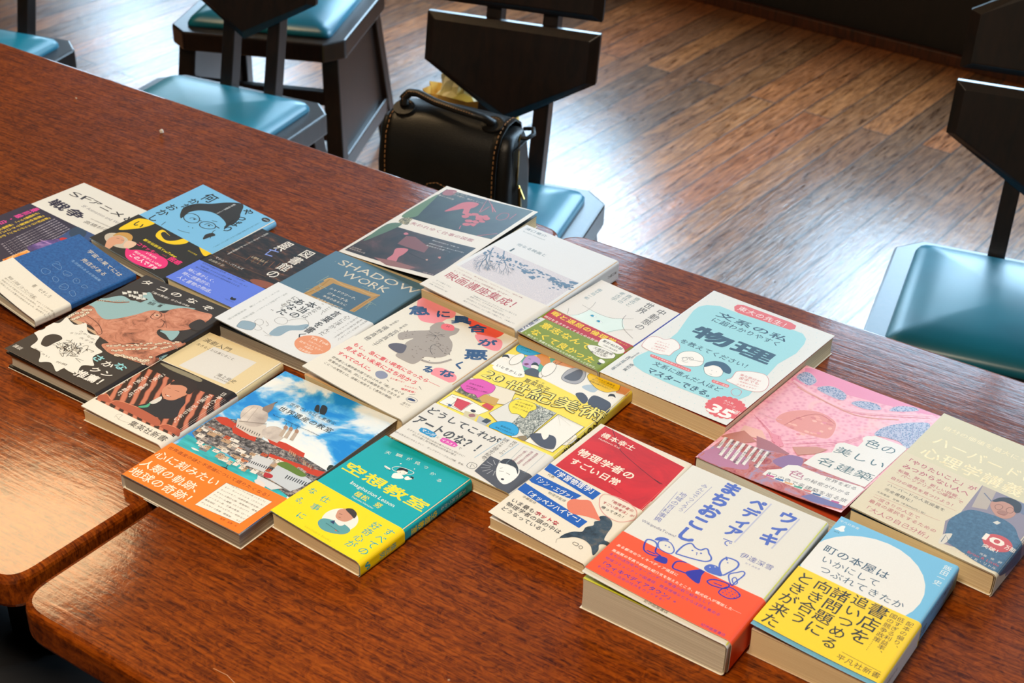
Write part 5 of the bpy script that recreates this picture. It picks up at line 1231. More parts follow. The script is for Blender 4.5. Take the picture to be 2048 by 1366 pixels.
 ["D","#827870",0.73,0.89,[37.1,114.2]],
 ["D","#827870",0.87,0.88,[63.9,106.1]],
 ["D","#827870",1.04,0.63,[86.2,116.7]],
 ["D","#827870",1.06,0.61,[60.7,125.7]],
 ["D","#827870",0.89,0.59,[65.2,97.6]],
 ["D","#827870",0.84,0.57,[75.7,126.9]],
 ["D","#827870",0.93,0.66,[83.9,125.1]],
 ["D","#827870",0.69,0.64,[66.6,127.3]],
 ["D","#827870",1.07,0.76,[69.1,107.5]],
 ["D","#827870",0.89,0.74,[86.7,116.1]],
 ["D","#827870",0.62,0.86,[31.2,123.9]],
 ["D","#827870",0.82,0.85,[62.3,105.9]],
 ["D","#827870",0.92,0.59,[67.5,128.4]],
 ["D","#827870",0.67,0.89,[80.5,127.3]],
 ["D","#827870",1,0.86,[39.4,121.9]],
 ["D","#827870",0.92,0.56,[84.7,120.3]],
 ["D","#827870",0.84,0.67,[56.2,106.5]],
 ["D","#827870",0.66,0.65,[63.1,126]],
 ["D","#827870",0.81,0.55,[78.3,109.3]],
 ["D","#827870",0.84,0.89,[71.3,114.2]],
 ["D","#827870",0.62,0.55,[58.2,108.3]],
 ["D","#827870",0.69,0.54,[38.8,117.1]],
 ["D","#827870",0.84,0.72,[82.7,125.2]],
 ["D","#827870",0.97,0.67,[67.4,90.2]],
 ["D","#827870",0.62,0.79,[24.9,119.1]],
 ["D","#827870",0.75,0.88,[58.6,120.7]],
 ["D","#827870",0.87,0.88,[90.2,118.8]],
 ["D","#827870",0.65,0.66,[35.1,116.9]],
 ["D","#827870",1.05,0.83,[74.8,95.8]],
 ["D","#827870",0.74,0.73,[65,91.2]],
 ["D","#827870",0.87,0.61,[54.1,127.5]],
 ["D","#827870",0.73,0.7,[82.9,121.7]],
 ["D","#827870",0.74,0.57,[61.9,100.8]],
 ["S","#3a3436",0.5,[53.4,140,57.5,141.4,57.3,143.5]],
 ["S","#3a3436",0.5,[60.9,141,64.6,140.9]],
 ["L","#3a3436",0.4,[58.3,135.8,49.9,132.4],[59,135,51,129.2],[60.1,134.5,61.7,128.9],[61,135.3,66.7,131.9],[60,137.4,67,140.7],[59.4,138.2,64.3,144],[57.2,136.2,48.5,137.8]],
 ["D","#3a3436",1.2,1,[58.8,135.6]],
 ["S","#3a3436",0.5,[68.6,122.3,67.3,118.4,71.7,111.2,78.6,106.3]],
 ["C","#3a3436",0.4,[69.2,121.5,69.4,125.8,73.9,125.7,73.1,122.1]],
 ["S","#3a3436",0.4,[73.7,121.3,80.2,118.7,83,117.1]],
 ["T","#5a2830","M",55.4,157.9,58.6,158.7],
 ["V","#34383e","宮野真生子",23.8,117.2,23.8,77.6,6.5],
 ["V","#34383e","磯野真穂",11.3,115.9,11.3,79.7,6.5],
 ["V","#34383e","哲学者",22.8,133,22.8,120.7],
 ["V","#34383e","人類学者",11.6,133.2,11.6,118.3],
 ["T","#34383e","晶文社",108.2,7.6,118.7,7.6],
 ],
 'kyuni_band': [
 ["T","#d8404c","もし、急に重い病気になったら──",9.2,65.6,121,65.6,0,0.03],
 ["T","#d8404c","見えない未来に立ち向かう",7.6,55.1,100.9,55.1,0,0.03],
 ["T","#d8404c","すべての人に。",8.3,42.8,57,42.8,0,0.03],
 ["T","#3c3c3c","哲学者と人類学者の間で交わされる「病」をめぐる",9.8,32.9,103,32.9,0,0.01],
 ["T","#3c3c3c","言葉の全力投球。共に人生の軌跡を刻んで生きる",10.6,26.6,103.1,26.6,0,0.01],
 ["T","#3c3c3c","ことへの覚悟とは。信頼と約束そして勇気の物語。",10.7,20.2,101,20.2,0,0.01],
 ["B","#8a90a8",[58.7,41.4,57.8,45.9,61.8,49.6,68.8,48.3,71.7,43.2,68.9,38,63.2,37.9]],
 ["T","#d8404c","また書ける？",74.2,45.4,91.2,49.1,0,0.01],
 ["T","#d8404c","なめんなよ、",93.4,44.7,108.9,49.2,0,0.01],
 ["T","#d8404c","磯野真穂！",94,38.9,111.5,42.7,0,0.02],
 ["C","#34446c",0.4,[109.2,28.4,108.9,33.1,112.8,35.1,118.7,33.9,119.9,30,115.7,26.6]],
 ["B","#34446c",[110.1,29.1,110.9,32.3,116,32.9,118.3,31.1,114.7,29.4]],
 ["T","#34383e","晶文社",110.4,22.4,119.7,22.4],
 ["T","#34383e","（医療・ケア）",108.1,19,121.3,19],
 ["L","#3a3436",0.5,[74,41.3,77.7,39.6],[104.8,53.3,110.1,50.3],[106.9,36.3,111,39.8]],
 ],
 'bijutsu': [
 ["P","#ecebe4",[1.8,186.3,49.3,204.8,53.7,171.2,34.6,167.6,-1.5,159]],
 ["P","#ecebe4",[49.3,204.8,88.3,213,136.2,208.3,137.9,162.1,52.7,170.4]],
 ["P","#d8925c",[32.2,214,87,215,92.8,210.7,49.3,200.2]],  # neighbouring book's shadow, painted as orange along the top edge
 ["P","#d8925c",[116.2,211.5,135.7,208.9,137.7,197.2,127,194.3]],  # same painted orange shadow at the top right corner
 ["L","#3a3428",0.6,[52.1,199.5,56.1,213.1]],
 ["L","#3a3428",0.5,[53.7,171.2,49.3,204.8]],
 ["P","#5aa890",[14.1,190.2,46,209.7,47.4,169.1,35.6,168.4]],
 ["B","#d88a34",[26.8,203.5,29.8,210.6,39.8,206.3,47,196.8,45.6,189.8,34.6,194.5]],
 ["B","#b996cc",[20.3,193.7,22.8,200.3,32.4,198.8,38.3,191.4,36.9,179.8,30.6,177.7,24.2,180.1]],
 ["B","#7c3468",[25.7,181.3,27.6,184.3,30.4,183.6,29,180]],
 ["S","#4a7a9a",1,[23.8,191.9,26.5,192.6]],
 ["S","#4a7a9a",1,[31.2,190.3,35.1,190.4]],
 ["B","#f0ece4",[32.8,184,34.2,188.2,39.3,187.1,42.7,180.9,40.2,177.7,36,179.7]],
 ["B","#2c2c30",[33,183.3,32.1,188.6,35.8,190.4,40.5,186.3,37.2,186.6,34.7,185.3]],
 ["S","#3c3c40",0.25,[36.8,182.7,37.5,182.7]],
 ["S","#3c3c40",0.25,[38.7,183.1,39.5,183.1]],
 ["B","#f0ece4",[0.9,177.9,2.4,182.1,7.5,181.1,11,174.8,8.6,171.6,4.3,173.6]],
 ["B","#2c2c30",[1.2,177.2,0.2,182.5,3.9,184.4,8.7,180.3,5.4,180.6,2.9,179.2]],
 ["S","#3c3c40",0.25,[5,176.6,5.8,176.7]],
 ["S","#3c3c40",0.25,[7,177,7.7,177]],
 ["B","#f0ece4",[42.5,126.4,43.9,130.4,48.8,129.6,52,123.8,49.6,120.7,45.6,122.5]],
 ["B","#2c2c30",[42.7,125.7,41.9,130.7,45.5,132.5,49.9,128.8,46.7,129,44.4,127.7]],
 ["S","#3c3c40",0.25,[46.3,125.3,47.1,125.4]],
 ["S","#3c3c40",0.25,[48.2,125.7,48.9,125.7]],
 ["B","#f0ece4",[107,102.2,108.5,106,113.1,105.2,116,99.6,113.6,96.8,109.8,98.5]],
 ["B","#2c2c30",[107.2,101.5,106.6,106.3,110.1,108,114.2,104.4,111.1,104.6,108.8,103.4]],
 ["S","#3c3c40",0.25,[110.6,101.1,111.3,101.2]],
 ["S","#3c3c40",0.25,[112.4,101.5,113.1,101.5]],
 ["B","#f0ece4",[63.1,101.8,64.5,105.6,69.3,104.9,72.3,99.3,70,96.3,66.1,98]],
 ["B","#2c2c30",[63.3,101.1,62.6,105.9,66.1,107.7,70.4,104.1,67.3,104.3,64.9,103]],
 ["S","#3c3c40",0.25,[66.8,100.7,67.5,100.8]],
 ["S","#3c3c40",0.25,[68.6,101.1,69.4,101.2]],
 ["B","#f0ece4",[123.7,184.8,125.3,188.8,130,187.7,132.9,181.7,130.4,178.7,126.6,180.7]],
 ["B","#2c2c30",[123.8,184.1,123.2,189.2,126.9,190.9,131.1,186.9,128,187.3,125.6,186]],
 ["S","#3c3c40",0.25,[127.4,183.5,128.1,183.5]],
 ["S","#3c3c40",0.25,[129.3,183.8,130,183.8]],
 ["B","#4a4c56",[35.2,166.6,35.9,179,44.5,180,50.4,171.5,54.3,170.2]],
 ["B","#4a4e5c",[96.5,168,101.2,174.4,111.2,168.2,111.4,158.8]],
 ["B","#4a4e5c",[111.5,176.8,123.9,178.1,133.5,174.5,136.6,161,115.9,160.9]],
 ["B","#a9aab0",[69.5,183.8,66.9,199.2,72.4,209.5,80.3,211.3,88.8,196,87.7,183.7,77.9,180.3]],
 ["C","#4a4c54",0.5,[69.5,183.8,66.9,199.2,72.4,209.5,80.3,211.3,88.8,196,87.7,183.7,77.9,180.3]],
 ["B","#5c5e68",[71.5,185.3,72.1,196,75.3,207.3,81.5,204.8,85.4,191.9,80.6,185.3]],
 ["B","#b0c4d4",[94.2,183,99.3,191.3,108.3,191.1,109.5,182.3,103.4,180.3]],
 ["B","#2aa0d0",[5.3,197,1.2,206.2,7.3,213.4,17.2,217.6,25.2,216.2,28.8,209.8,25.8,202.7,20.4,196.8,13.3,195.7]],
 ["C","#1c3c50",0.4,[5.3,197,1.2,206.2,7.3,213.4,17.2,217.6,25.2,216.2,28.8,209.8,25.8,202.7,20.4,196.8,13.3,195.7]],
 ["T","#12324a","さすがの最先端が",5.3,204.9,24,209.9],
 ["T","#12324a","そこにある！",8.1,200.9,20.7,203.2],
 ["B","#f0c820",[90,199.8,88.2,208.5,96.8,213.8,110.8,213.1,121.1,210.9,126.6,199.6,122.8,193.9,118.4,189.1,106.3,189.6]],
 ["C","#3a3420",0.4,[90,199.8,88.2,208.5,96.8,213.8,110.8,213.1,121.1,210.9,126.6,199.6,122.8,193.9,118.4,189.1,106.3,189.6]],
 ["T","#3a3420","アートに革命を",96,204.5,120.5,203.4],
 ["T","#3a3420","起こしたデュシャンの",95.3,200.5,120.8,199.7],
 ["T","#3a3420","便器は誰が仏陀に？",94.6,196.5,121.1,195.9],
 ["B","#f0ede6",[12.9,173.9,9.9,183.7,12.3,194.9,18.1,193.4,20.9,180.4,17.6,171.7]],
 ["C","#4a4840",0.4,[12.9,173.9,9.9,183.7,12.3,194.9,18.1,193.4,20.9,180.4,17.6,171.7]],
 ["B","#f0ede6",[48.5,178.7,43.8,191.3,46,200.6,53.3,198.9,57.4,185.9,55.3,175.4]],
 ["C","#4a4840",0.4,[48.5,178.7,43.8,191.3,46,200.6,53.3,198.9,57.4,185.9,55.3,175.4]],
 ["B","#f0ede6",[121.2,91.4,118.4,102,122.8,110.5,133.2,112.1,137.9,107.4,136.5,94.6,129.4,87.7]],
 ["C","#4a4840",0.4,[121.2,91.4,118.4,102,122.8,110.5,133.2,112.1,137.9,107.4,136.5,94.6,129.4,87.7]],
 ["T","#4a4840","歴史的美術なのだ",121.9,102.2,134.1,106.5],
 ["T","#4a4840","歴史的美術なのだ",122.9,98.9,134.8,103.7],
 ["T","#4a4840","歴史的美術なのだ",124,95.6,135.4,101],
 ["T","#4a4840","歴史的美術なのだ",125,92.4,136.1,98.5],
 ["P","#f2f0e8",[4.4,156.3,3.4,163.1,34.9,169.3,39.5,162.8,38.8,159.3,33.7,155.7,9.2,152.9]],
 ["T","#2c2820","いとをかしき",5.5,162,37.2,162,0,0.01],
 ["T","#3a3428","筧菜奈子",42.6,157.9,72.8,157.9,8,0.01],
 ["T","#3a3428","絵・文",52.3,164.1,62.5,164.1],
 ["T","#3c382c","20",3.5,143.6,26.8,143.7,18,0.06],
 ["T","#f4e470","20",3.5,143.6,26.8,143.7,18,0.01],
 ["T","#3c382c","世紀美術",31.7,139,141.4,152.6,22,0.06],
 ["T","#f4e470","世紀美術",31.7,139,141.4,152.6,22,0.01],
 ["P","#e4dcc8",[-0.2,127.3,48.1,135.2,57.1,111.9,41.3,104.5,1.4,98.2]],
 ["L","#3a382c",0.5,[-0.2,127.3,48.1,135.2,57.1,111.9,41.3,104.5,1.4,98.2,-0.2,127.3]],
 ["P","#ecebe4",[2.8,92.2,20.3,95.6,46.9,92.7,40.8,74.3,1.5,72.8]],
 ["L","#3a382c",0.5,[2.8,92.2,20.3,95.6,46.9,92.7,40.8,74.3,1.5,72.8,2.8,92.2]],
 ["P","#dcdcd6",[55.4,127.1,99.9,129.6,101.3,78.5,88.9,71.3,49.3,89.3]],
 ["L","#3a382c",0.5,[55.4,127.1,99.9,129.6,101.3,78.5,88.9,71.3,49.3,89.3,55.4,127.1]],
 ["P","#ecebe4",[102.5,129,133.7,126.7,132.3,75,101.7,73.7]],
 ["L","#3a382c",0.5,[102.5,129,133.7,126.7,132.3,75,101.7,73.7,102.5,129]],
 ["P","foliage",[1.6,108.3,6.5,118.3,32.7,114.2,33.7,98.3,3.1,98.1]],
 ["P","#c8a04c",[18.3,110.8,43.2,114.4,46.6,103.4,32.4,100]],
 ["P","#c83c44",[36.2,94.9,37.5,101.4,46.9,100.9,47.8,93.4]],
 ["P","#cc3c4c",[10.5,90.2,26.1,92,25.9,76,15.5,77.7]],
 ["P","#3c6cb0",[10.3,77.4,13.9,77.7,14.4,74.6,10.7,74.2]],
 ["L","#2c2c2c",0.5,[7.8,76.7,26.2,75.6,27,92.8],[5.5,88.8,12.8,89.3,13.1,68.8]],
 ["P","#cdc6a4",[29,78,43,81.5,45.5,70.1,33.4,68.1]],
 ["D","#2c2838",2.8,2.2,[35.3,82.7]],
 ["B","#a06a70",[35.5,75.3,38.7,79.2,42.1,76.6,39,72.7]],
 ["P","#b4b8bc",[44.3,79.8,59.8,79.1,59,67.9,48.5,69.9]],
 ["P","#3c4450",[52.4,81,58.6,80.7,57.8,73.6,51.7,73.8]],
 ["P","gallery",[72.9,130,99.9,129.6,99.2,102.6,101.3,78.5,76,89.5,74.2,106.7]],
 ["B","#d850b0",[-4.3,115,-3,120.5,2.3,124,7,130.3,18.7,131.3,28.1,128.9,31.1,118.5,27.3,111.2,25.7,102.9,20.6,105.6,11.3,103.6,2.2,107.4]],
 ["C","#8a2c70",0.4,[-4.3,115,-3,120.5,2.3,124,7,130.3,18.7,131.3,28.1,128.9,31.1,118.5,27.3,111.2,25.7,102.9,20.6,105.6,11.3,103.6,2.2,107.4]],
 ["T","#5c1c4c","日清を世界を、",4.4,117.9,22.7,121.6],
 ["T","#5c1c4c","近代絵画が",4.7,112.4,17.3,114.2],
 ["T","#5c1c4c","世界の現代アート講義！",7.4,108.8,29.2,116.9],
 ["B","#f0dc2c",[56.6,111.5,55.5,121.6,61.1,127.5,75.1,129,80.9,122.7,78.5,115.4,80.7,103.8,72.3,105.2,65.9,102.7]],
 ["C","#3a3420",0.4,[56.6,111.5,55.5,121.6,61.1,127.5,75.1,129,80.9,122.7,78.5,115.4,80.7,103.8,72.3,105.2,65.9,102.7]],
 ["T","#3a3420","ただの絵具を",59.1,121.8,76.6,124.7],
 ["T","#3a3420","撒き散らし？",60.2,117.1,78.6,119.6],
 ["T","#3a3420","ポロック作品の",60.7,112.1,80.2,114.1],
 ["B","#2aa0dc",[62.7,71,61.9,78.2,66.7,86,76,89.5,85.4,86.6,90.2,78.7,87.8,72.9,80.4,70.9,71.3,71.4]],
 ["C","#1c4c70",0.4,[62.7,71,61.9,78.2,66.7,86,76,89.5,85.4,86.6,90.2,78.7,87.8,72.9,80.4,70.9,71.3,71.4]],
 ["T","#12324a","革命的な",69.9,79.4,82,80],
 ["T","#12324a","床板上で作品される",67.4,74.7,88.5,76],
 ["B","#4c4e5c",[99.7,84.9,106.1,92.5,120.8,96.2,130,80.6,120.4,75.8,108.3,78.9]],
 ["B","#f0ece4",[105.9,94.9,106.8,102.1,115,94.3,114.6,86.4]],
 ["L","#3a382c",0.6,[96.5,97.9,101.7,85.2]],
 ["B","#8c7c5c",[92.7,74.2,98.1,81.1,101.7,73.7]],
 ["L","#c8c8c0",0.3,[103.7,127.2,114.4,114.5],[103.7,127.2,122,120.4],[103.7,127.2,129.7,126.2]],
 ["V","#3a3428","いとをかしき",148.8,177.2,148.8,151.4],
 ["V","#2c2820","20世紀美術",142.2,146.2,142.2,82.2,0,0.02],
 ],
 'bijutsu_band': [
 ["T","#4a4c50","どうしてこれが",0.8,56.4,84.7,56.4,0,0.03],
 ["T","#4a4c50","アートのな？！",0.6,36.5,83.8,36.5,15,0.04],
 ["P","#2a90c8",[15.4,24.4,14.7,28.5,19.8,30.7,30,30.2,33.8,28.2,33.8,24.4,30.9,22.4,17.9,22.6]],
 ["T","#f0f0f0","マンガ",17.2,26.4,32.9,26.4,0,0.01],
 ["P","#d850b0",[40,24.4,39.9,28.9,43.9,30.6,54.3,30.6,58.3,28.1,57.6,24.3,53.9,23.3,42.5,22.7]],
 ["T","#f0f0f0","イラスト",41.2,26.1,57.8,26.1,0,0.01],
 ["T","#4a4c50","と",34.6,26.5,38,26.5],
 ["T","#4a4c50","で",60.1,26,64.2,26],
 ["T","#4a4c50","むずかしそうな作品の本当の魅力が次々と明らかに！",6.4,18.7,75.1,18.7],
 ["T","#4a4c50","初の文献と現代美術史の研究者が贈る",15.4,15,66.3,15],
 ["T","#4a4c50","知れば知るほどおもしろい！　ポップでディープな入門書、登場。",-0.5,8,82.1,8],
 ["C","#4a4c50",0.5,[82.5,9.6,82.3,14.7,86.7,16.5,90.3,14.6,90.3,9.7,86.1,7.6]],
 ["L","#4a4c50",0.5,[86.5,9.1,84.4,14.7,89,12.4]],
 ["V","#4a4c50","現代アートの",96.3,66.9,96.3,41.8,5],
 ["V","#4a4c50","謎とき歴史絵巻。",88.2,65.7,88.2,20.6,6],
 ["L","#8ab4d0",0.6,[85.4,66.4,81.1,23],[100.7,65.8,99.2,38.6]],
 ["P","#505058",[90.8,34.4,137.1,34.4,135.4,-3.5,92.9,7.1]],
 ["L","#b0b0b4",0.6,[110.5,26.9,117.3,32.2],[111.2,24.9,119.1,27.2],[110.9,22.6,118.3,21.5],[109.6,20.4,115.1,16.1],[107.6,18.8,110,12.2],[105.3,18.2,104.2,10.5],[103.1,18.5,98.7,11.3],[101.4,19.8,94.6,14.5],[100.7,21.9,92.8,19.5],[101,24.2,93.5,25.3],[102.3,26.4,96.8,30.8],[104.3,27.9,101.9,34.7],[106.7,28.6,107.9,36.4],[108.9,28.2,113.4,35.4]],
 ["B","#ececea",[108.8,18.4,103.9,30.2,108.6,37.5,118.3,37.8,126.7,29.9,128.6,17.3,125.5,7.9,116.7,10.4]],
 ["B","#3a3a40",[104.3,31.6,103.7,38.5,111.2,41.9,121.4,35.4,126.4,27.4,119.2,33.6,111.4,33.6]],
 ["S","#3c3c40",0.5,[110.5,21,114.2,22.7]],
 ["S","#3c3c40",0.5,[117.2,22.6,121.5,22.4]],
 ["D","#3c3c40",1.6,1.4,[119.9,12.9]],
 ["S","#3c3c40",0.4,[108.8,24.4,110.5,26.9]],
 ["L","#9ab0c0",0.3,[106.7,65.5,129.2,68.1,130.3,32.7,108.9,34.1,106.7,65.5]],
 ["V","#a05a70","美術作品の意味がわかる",123,64.3,123,40.5,3],
 ["V","#a05a70","現代美術たちの関係図",117.6,63.6,117.6,39.7,3],
 ["V","#a05a70","「誰でもわかる本」",112.2,62.8,112.2,38.9,3],
 ],
 'isan': [
 ["P","water",[0.2,63.9,2,78.7,37.5,79.2,76,73.8,108.2,70,137.5,72.5,141.9,60.1,94.4,54.6,46.2,57.5,5.3,55.2]],
 ["P","citywalls",[3.6,82.8,2.2,99.4,2.4,114.6,21.3,122.7,54.9,115,84,113.3,108,116.7,143.9,112.2,146.4,89.6,144.3,63.1,123,67.4,102,70.9,76,73.8,52.6,78.9,33.7,79.2,18,76.1]],
 ["P","#c23a1c",[-1.7,114,12.1,120.4,26.3,117.5,29.1,110.7,15.3,109.3]],
 ["P","#c23a1c",[26.4,111.6,37.4,113.8,56.5,113.3,60.3,107.4,45.6,105.3,34.1,105.5]],
 ["P","#c23a1c",[64.2,118.9,84.7,122.5,109.8,120.8,113.3,114.9,92.6,113.9,72.8,113.7]],
 ["P","#c23a1c",[83.8,101.8,101.9,103.8,133.9,107.6,145.3,110.5,143.3,100.9,116.4,97.7,87.4,96]],
 ["P","#c23a1c",[24.6,119.2,39,118,40.7,110.4,30.2,111.5]],
 ["P","#cfc6bc",[20.7,125.3,51.1,132.9,62.5,114.8,50.5,111.8,29.7,114]],
 ["B","dome",[41.4,145.3,45.4,139.5,47.2,133.5,46.5,128.2,43.4,124.2,38.5,122.2,32.4,122.6,26,125.1,20.3,129.6,16.2,135.3,14.4,141.3,15,146.8,18.1,150.9,23.1,152.9,29.4,152.5,35.8,149.8]],
 ["P","#8a7a70",[27.4,153.2,31,166.7,37.2,155.9,38.1,148.9,30.2,149.1]],
 ["L","#4a4038",0.8,[32.1,164.4,32.3,168.3]],
 ["L","#a89c92",0.5,[22.9,126.9,19.3,148.7],[32.4,125,24.3,149.4]],
 ["L","#8f8680",1,[25.2,122.6,49.5,134.6]],
 ["P","#c8bfb6",[56,121.7,77.3,128.6,78.2,117.7,62,117.3]],
 ["B","dome",[71.9,133.4,74.1,130,74.6,126.1,73.5,122.5,71,119.6,67.3,117.9,63,117.6,58.9,118.8,55.5,121.3,53.3,124.8,52.7,128.6,53.8,132.3,56.4,135.3,60.1,137,64.4,137.3,68.5,136]],
 ["P","#b8a898",[67.1,138.7,70.5,139.8,75.7,127.4,71.3,127.1]],
 ["B","#a8826a",[69.5,142,70.2,140.9,70.6,139.9,70.6,139,70.2,138.3,69.4,138.1,68.4,138.3,67.4,138.8,66.4,139.7,65.6,140.7,65.2,141.8,65.2,142.7,65.7,143.3,66.4,143.6,67.4,143.4,68.5,142.8]],
 ["L","#4a4038",0.5,[65.8,143.1,63.6,146.6]],
 ["P","#b8a898",[72.6,139.8,76,140.9,81.1,128.5,76.8,128.2]],
 ["B","#a8826a",[75,143,75.7,142,76.1,140.9,76.1,140,75.7,139.4,74.9,139.2,73.9,139.3,72.9,139.9,71.9,140.8,71.1,141.8,70.7,142.8,70.7,143.8,71.1,144.4,71.9,144.6,72.9,144.5,74,143.9]],
 ["L","#4a4038",0.5,[71.3,144.2,69.1,147.6]],
 ["P","#b8a898",[79.4,140.4,82.8,141.4,87.8,129.1,83.5,128.8]],
 ["B","#a8826a",[81.8,143.6,82.5,142.6,82.9,141.5,82.9,140.6,82.5,140,81.7,139.8,80.7,139.9,79.7,140.5,78.7,141.3,77.9,142.4,77.6,143.4,77.6,144.3,78,145,78.7,145.2,79.7,145,80.8,144.5]],
 ["L","#4a4038",0.5,[78.1,144.8,76,148.2]],
 ["L","#3a3436",0.7,[29.4,118.2,31.1,114.5],[32.3,118.3,34,114.6],[35.2,118.4,36.9,114.7],[38.1,118.5,39.9,114.8],[41.1,118.6,42.8,114.9],[44,118.7,45.7,115],[46.9,118.8,48.6,115],[49.8,118.9,51.5,115.1],[52.7,119,54.4,115.2],[55.6,119,57.3,115.3]],
 ["P","#a89c94",[122.4,100.7,129.7,101,130.2,94.9,122.9,94.6]],
 ["L","#2e2a2c",0.6,[124.1,99.7,124.7,98.2],[125.5,99.9,126.1,98.4]],
 ["P","#a89c94",[102.1,87,109.6,87.4,110,82.9,102.6,82.5]],
 ["L","#2e2a2c",0.6,[103.9,86.1,104.5,84.6],[105.3,86.3,105.9,84.8]],
 ["P","#b89878",[80.2,80.2,86.2,80.5,86.5,77.5,80.5,77.2]],
 ["L","#2e2a2c",0.6,[81.9,79.3,82.6,77.8],[83.4,79.5,84,78.1]],
 ["P","#c8b8a4",[37.7,83.7,47.9,84.3,48.4,80,38.2,79.4]],
 ["L","#2e2a2c",0.6,[39.5,82.8,40.2,81.3],[41,83,41.7,81.5]],
 ["P","#b89878",[14.7,95.3,24.3,95.9,25.1,90.1,15.5,89.6]],
 ["L","#2e2a2c",0.6,[16.6,94.4,17.3,92.9],[18,94.6,18.8,93.1]],
 ["P","#dcd4c8",[73.1,95.1,78.8,95.4,79.4,89.1,73.7,88.8]],
 ["L","#2e2a2c",0.6,[74.9,94.2,75.5,92.7],[76.3,94.4,77,92.9]],
 ["P","#c8b8a4",[131.8,84.4,136.7,84.6,137,80.8,132.1,80.6]],
 ["L","#2e2a2c",0.6,[133.5,83.5,134.1,82.1],[134.9,83.7,135.5,82.3]],
 ["P","#b89878",[22.2,98.3,28.2,98.6,28.7,94.5,22.8,94.2]],
 ["L","#2e2a2c",0.6,[24.1,97.3,24.8,95.8],[25.6,97.6,26.3,96]],
 ["P","#c8b8a4",[105.8,74.6,115.2,75.2,115.4,72.8,106,72.3]],
 ["L","#2e2a2c",0.6,[107.5,73.7,108.1,72.3],[108.9,73.9,109.5,72.5]],
 ["P","#c87850",[86.8,94.6,93.5,95,94.1,88.9,87.5,88.6]],
 ["L","#2e2a2c",0.6,[88.6,93.7,89.3,92.2],[90,93.9,90.7,92.4]],
 ["P","#e0dcd4",[88.1,76.7,94.8,77.1,95.4,70.8,88.7,70.4]],
 ["L","#2e2a2c",0.6,[89.8,75.8,90.5,74.4],[91.3,76,91.9,74.6]],
 ["P","#e0dcd4",[124.9,89,130.1,89.3,130.6,83.7,125.4,83.4]],
 ["L","#2e2a2c",0.6,[126.6,88.1,127.2,86.7],[128,88.3,128.6,86.9]],
 ["P","#c8b8a4",[67.1,80.8,74.2,81.2,74.8,76.5,67.7,76.1]],
 ["L","#2e2a2c",0.6,[68.9,79.9,69.6,78.4],[70.4,80.1,71,78.6]],
 ["P","#a89c94",[126.5,83.8,136.1,84.3,136.5,79.1,126.9,78.6]],
 ["L","#2e2a2c",0.6,[128.2,82.9,128.8,81.5],[129.6,83.1,130.2,81.7]],
 ["P","#b89878",[79.9,73.5,84.3,73.7,85,67.7,80.6,67.4]],
 ["L","#2e2a2c",0.6,[81.7,72.6,82.4,71.1],[83.1,72.8,83.8,71.4]],
 ["P","#7a7a80",[25.8,71.9,35.2,72.5,35.7,68.8,26.3,68.2]],
 ["L","#2e2a2c",0.6,[27.7,71,28.4,69.6],[29.1,71.2,29.9,69.8]],
 ["P","#b89878",[36.4,95.6,41.5,95.9,41.9,93.1,36.7,92.8]],
 ["L","#2e2a2c",0.6,[38.2,94.7,38.9,93.2],[39.7,94.9,40.4,93.4]],
 ["P","#b89878",[100,94.4,109.6,94.9,110.2,88.5,100.6,88]],
 ["L","#2e2a2c",0.6,[101.8,93.5,102.4,92],[103.2,93.7,103.8,92.2]],
 ["P","#b89878",[56.1,95.9,61.5,96.2,61.9,92.8,56.5,92.5]],
 ["L","#2e2a2c",0.6,[57.9,95,58.6,93.5],[59.3,95.2,60,93.7]],
 ["P","#b89878",[131.2,81.6,136.8,81.9,137,79,131.5,78.7]],
 ["L","#2e2a2c",0.6,[132.9,80.7,133.5,79.3],[134.3,80.9,134.9,79.5]],
 ["P","#b89878",[2.8,93.2,7.7,93.5,8.6,87.6,3.6,87.3]],
 ["L","#2e2a2c",0.6,[4.7,92.3,5.4,90.8],[6.2,92.5,6.9,91]],
 ["P","#e0dcd4",[74.4,90.1,83.7,90.6,83.9,87.9,74.7,87.4]],
 ["L","#2e2a2c",0.6,[76.2,89.1,76.8,87.7],[77.6,89.4,78.3,87.9]],
 ["P","#a89c94",[17.6,85.4,23,85.8,23.6,81.7,18.1,81.3]],
 ["L","#2e2a2c",0.6,[19.4,84.5,20.2,83],[20.9,84.7,21.6,83.2]],
 ["P","#c87850",[68,80.8,74.3,81.1,74.6,77.9,68.4,77.5]],
 ["L","#2e2a2c",0.6,[69.8,79.8,70.5,78.4],[71.3,80.1,71.9,78.6]],
 ["P","#dcd4c8",[95.7,99.7,104.5,100.1,105,95.2,96.2,94.7]],
 ["L","#2e2a2c",0.6,[97.5,98.7,98.1,97.3],[98.9,98.9,99.6,97.5]],
 ["P","#e0dcd4",[-0.3,97.8,10.8,98.4,11.6,93,0.5,92.7]],
 ["L","#2e2a2c",0.6,[1.6,96.9,2.4,95.3],[3.1,97,3.9,95.5]],
 ["P","#dcd4c8",[76,73.4,80.4,73.7,81,68.7,76.5,68.4]],
 ["L","#2e2a2c",0.6,[77.7,72.5,78.4,71.1],[79.2,72.7,79.8,71.3]],
 ["P","#c87850",[53.8,91.9,59,92.2,59.6,87.3,54.4,87]],
 ["L","#2e2a2c",0.6,[55.6,91,56.3,89.5],[57.1,91.2,57.8,89.7]],
 ["P","#7a7a80",[74.3,80.8,83.6,81.4,84.2,76.3,74.9,75.7]],
 ["L","#2e2a2c",0.6,[76.1,79.9,76.8,78.5],[77.6,80.1,78.2,78.7]],
 ["P","#7a7a80",[23.7,83.5,29,83.9,29.6,79.9,24.3,79.6]],
 ["L","#2e2a2c",0.6,[25.6,82.6,26.3,81.1],[27.1,82.8,27.8,81.4]],
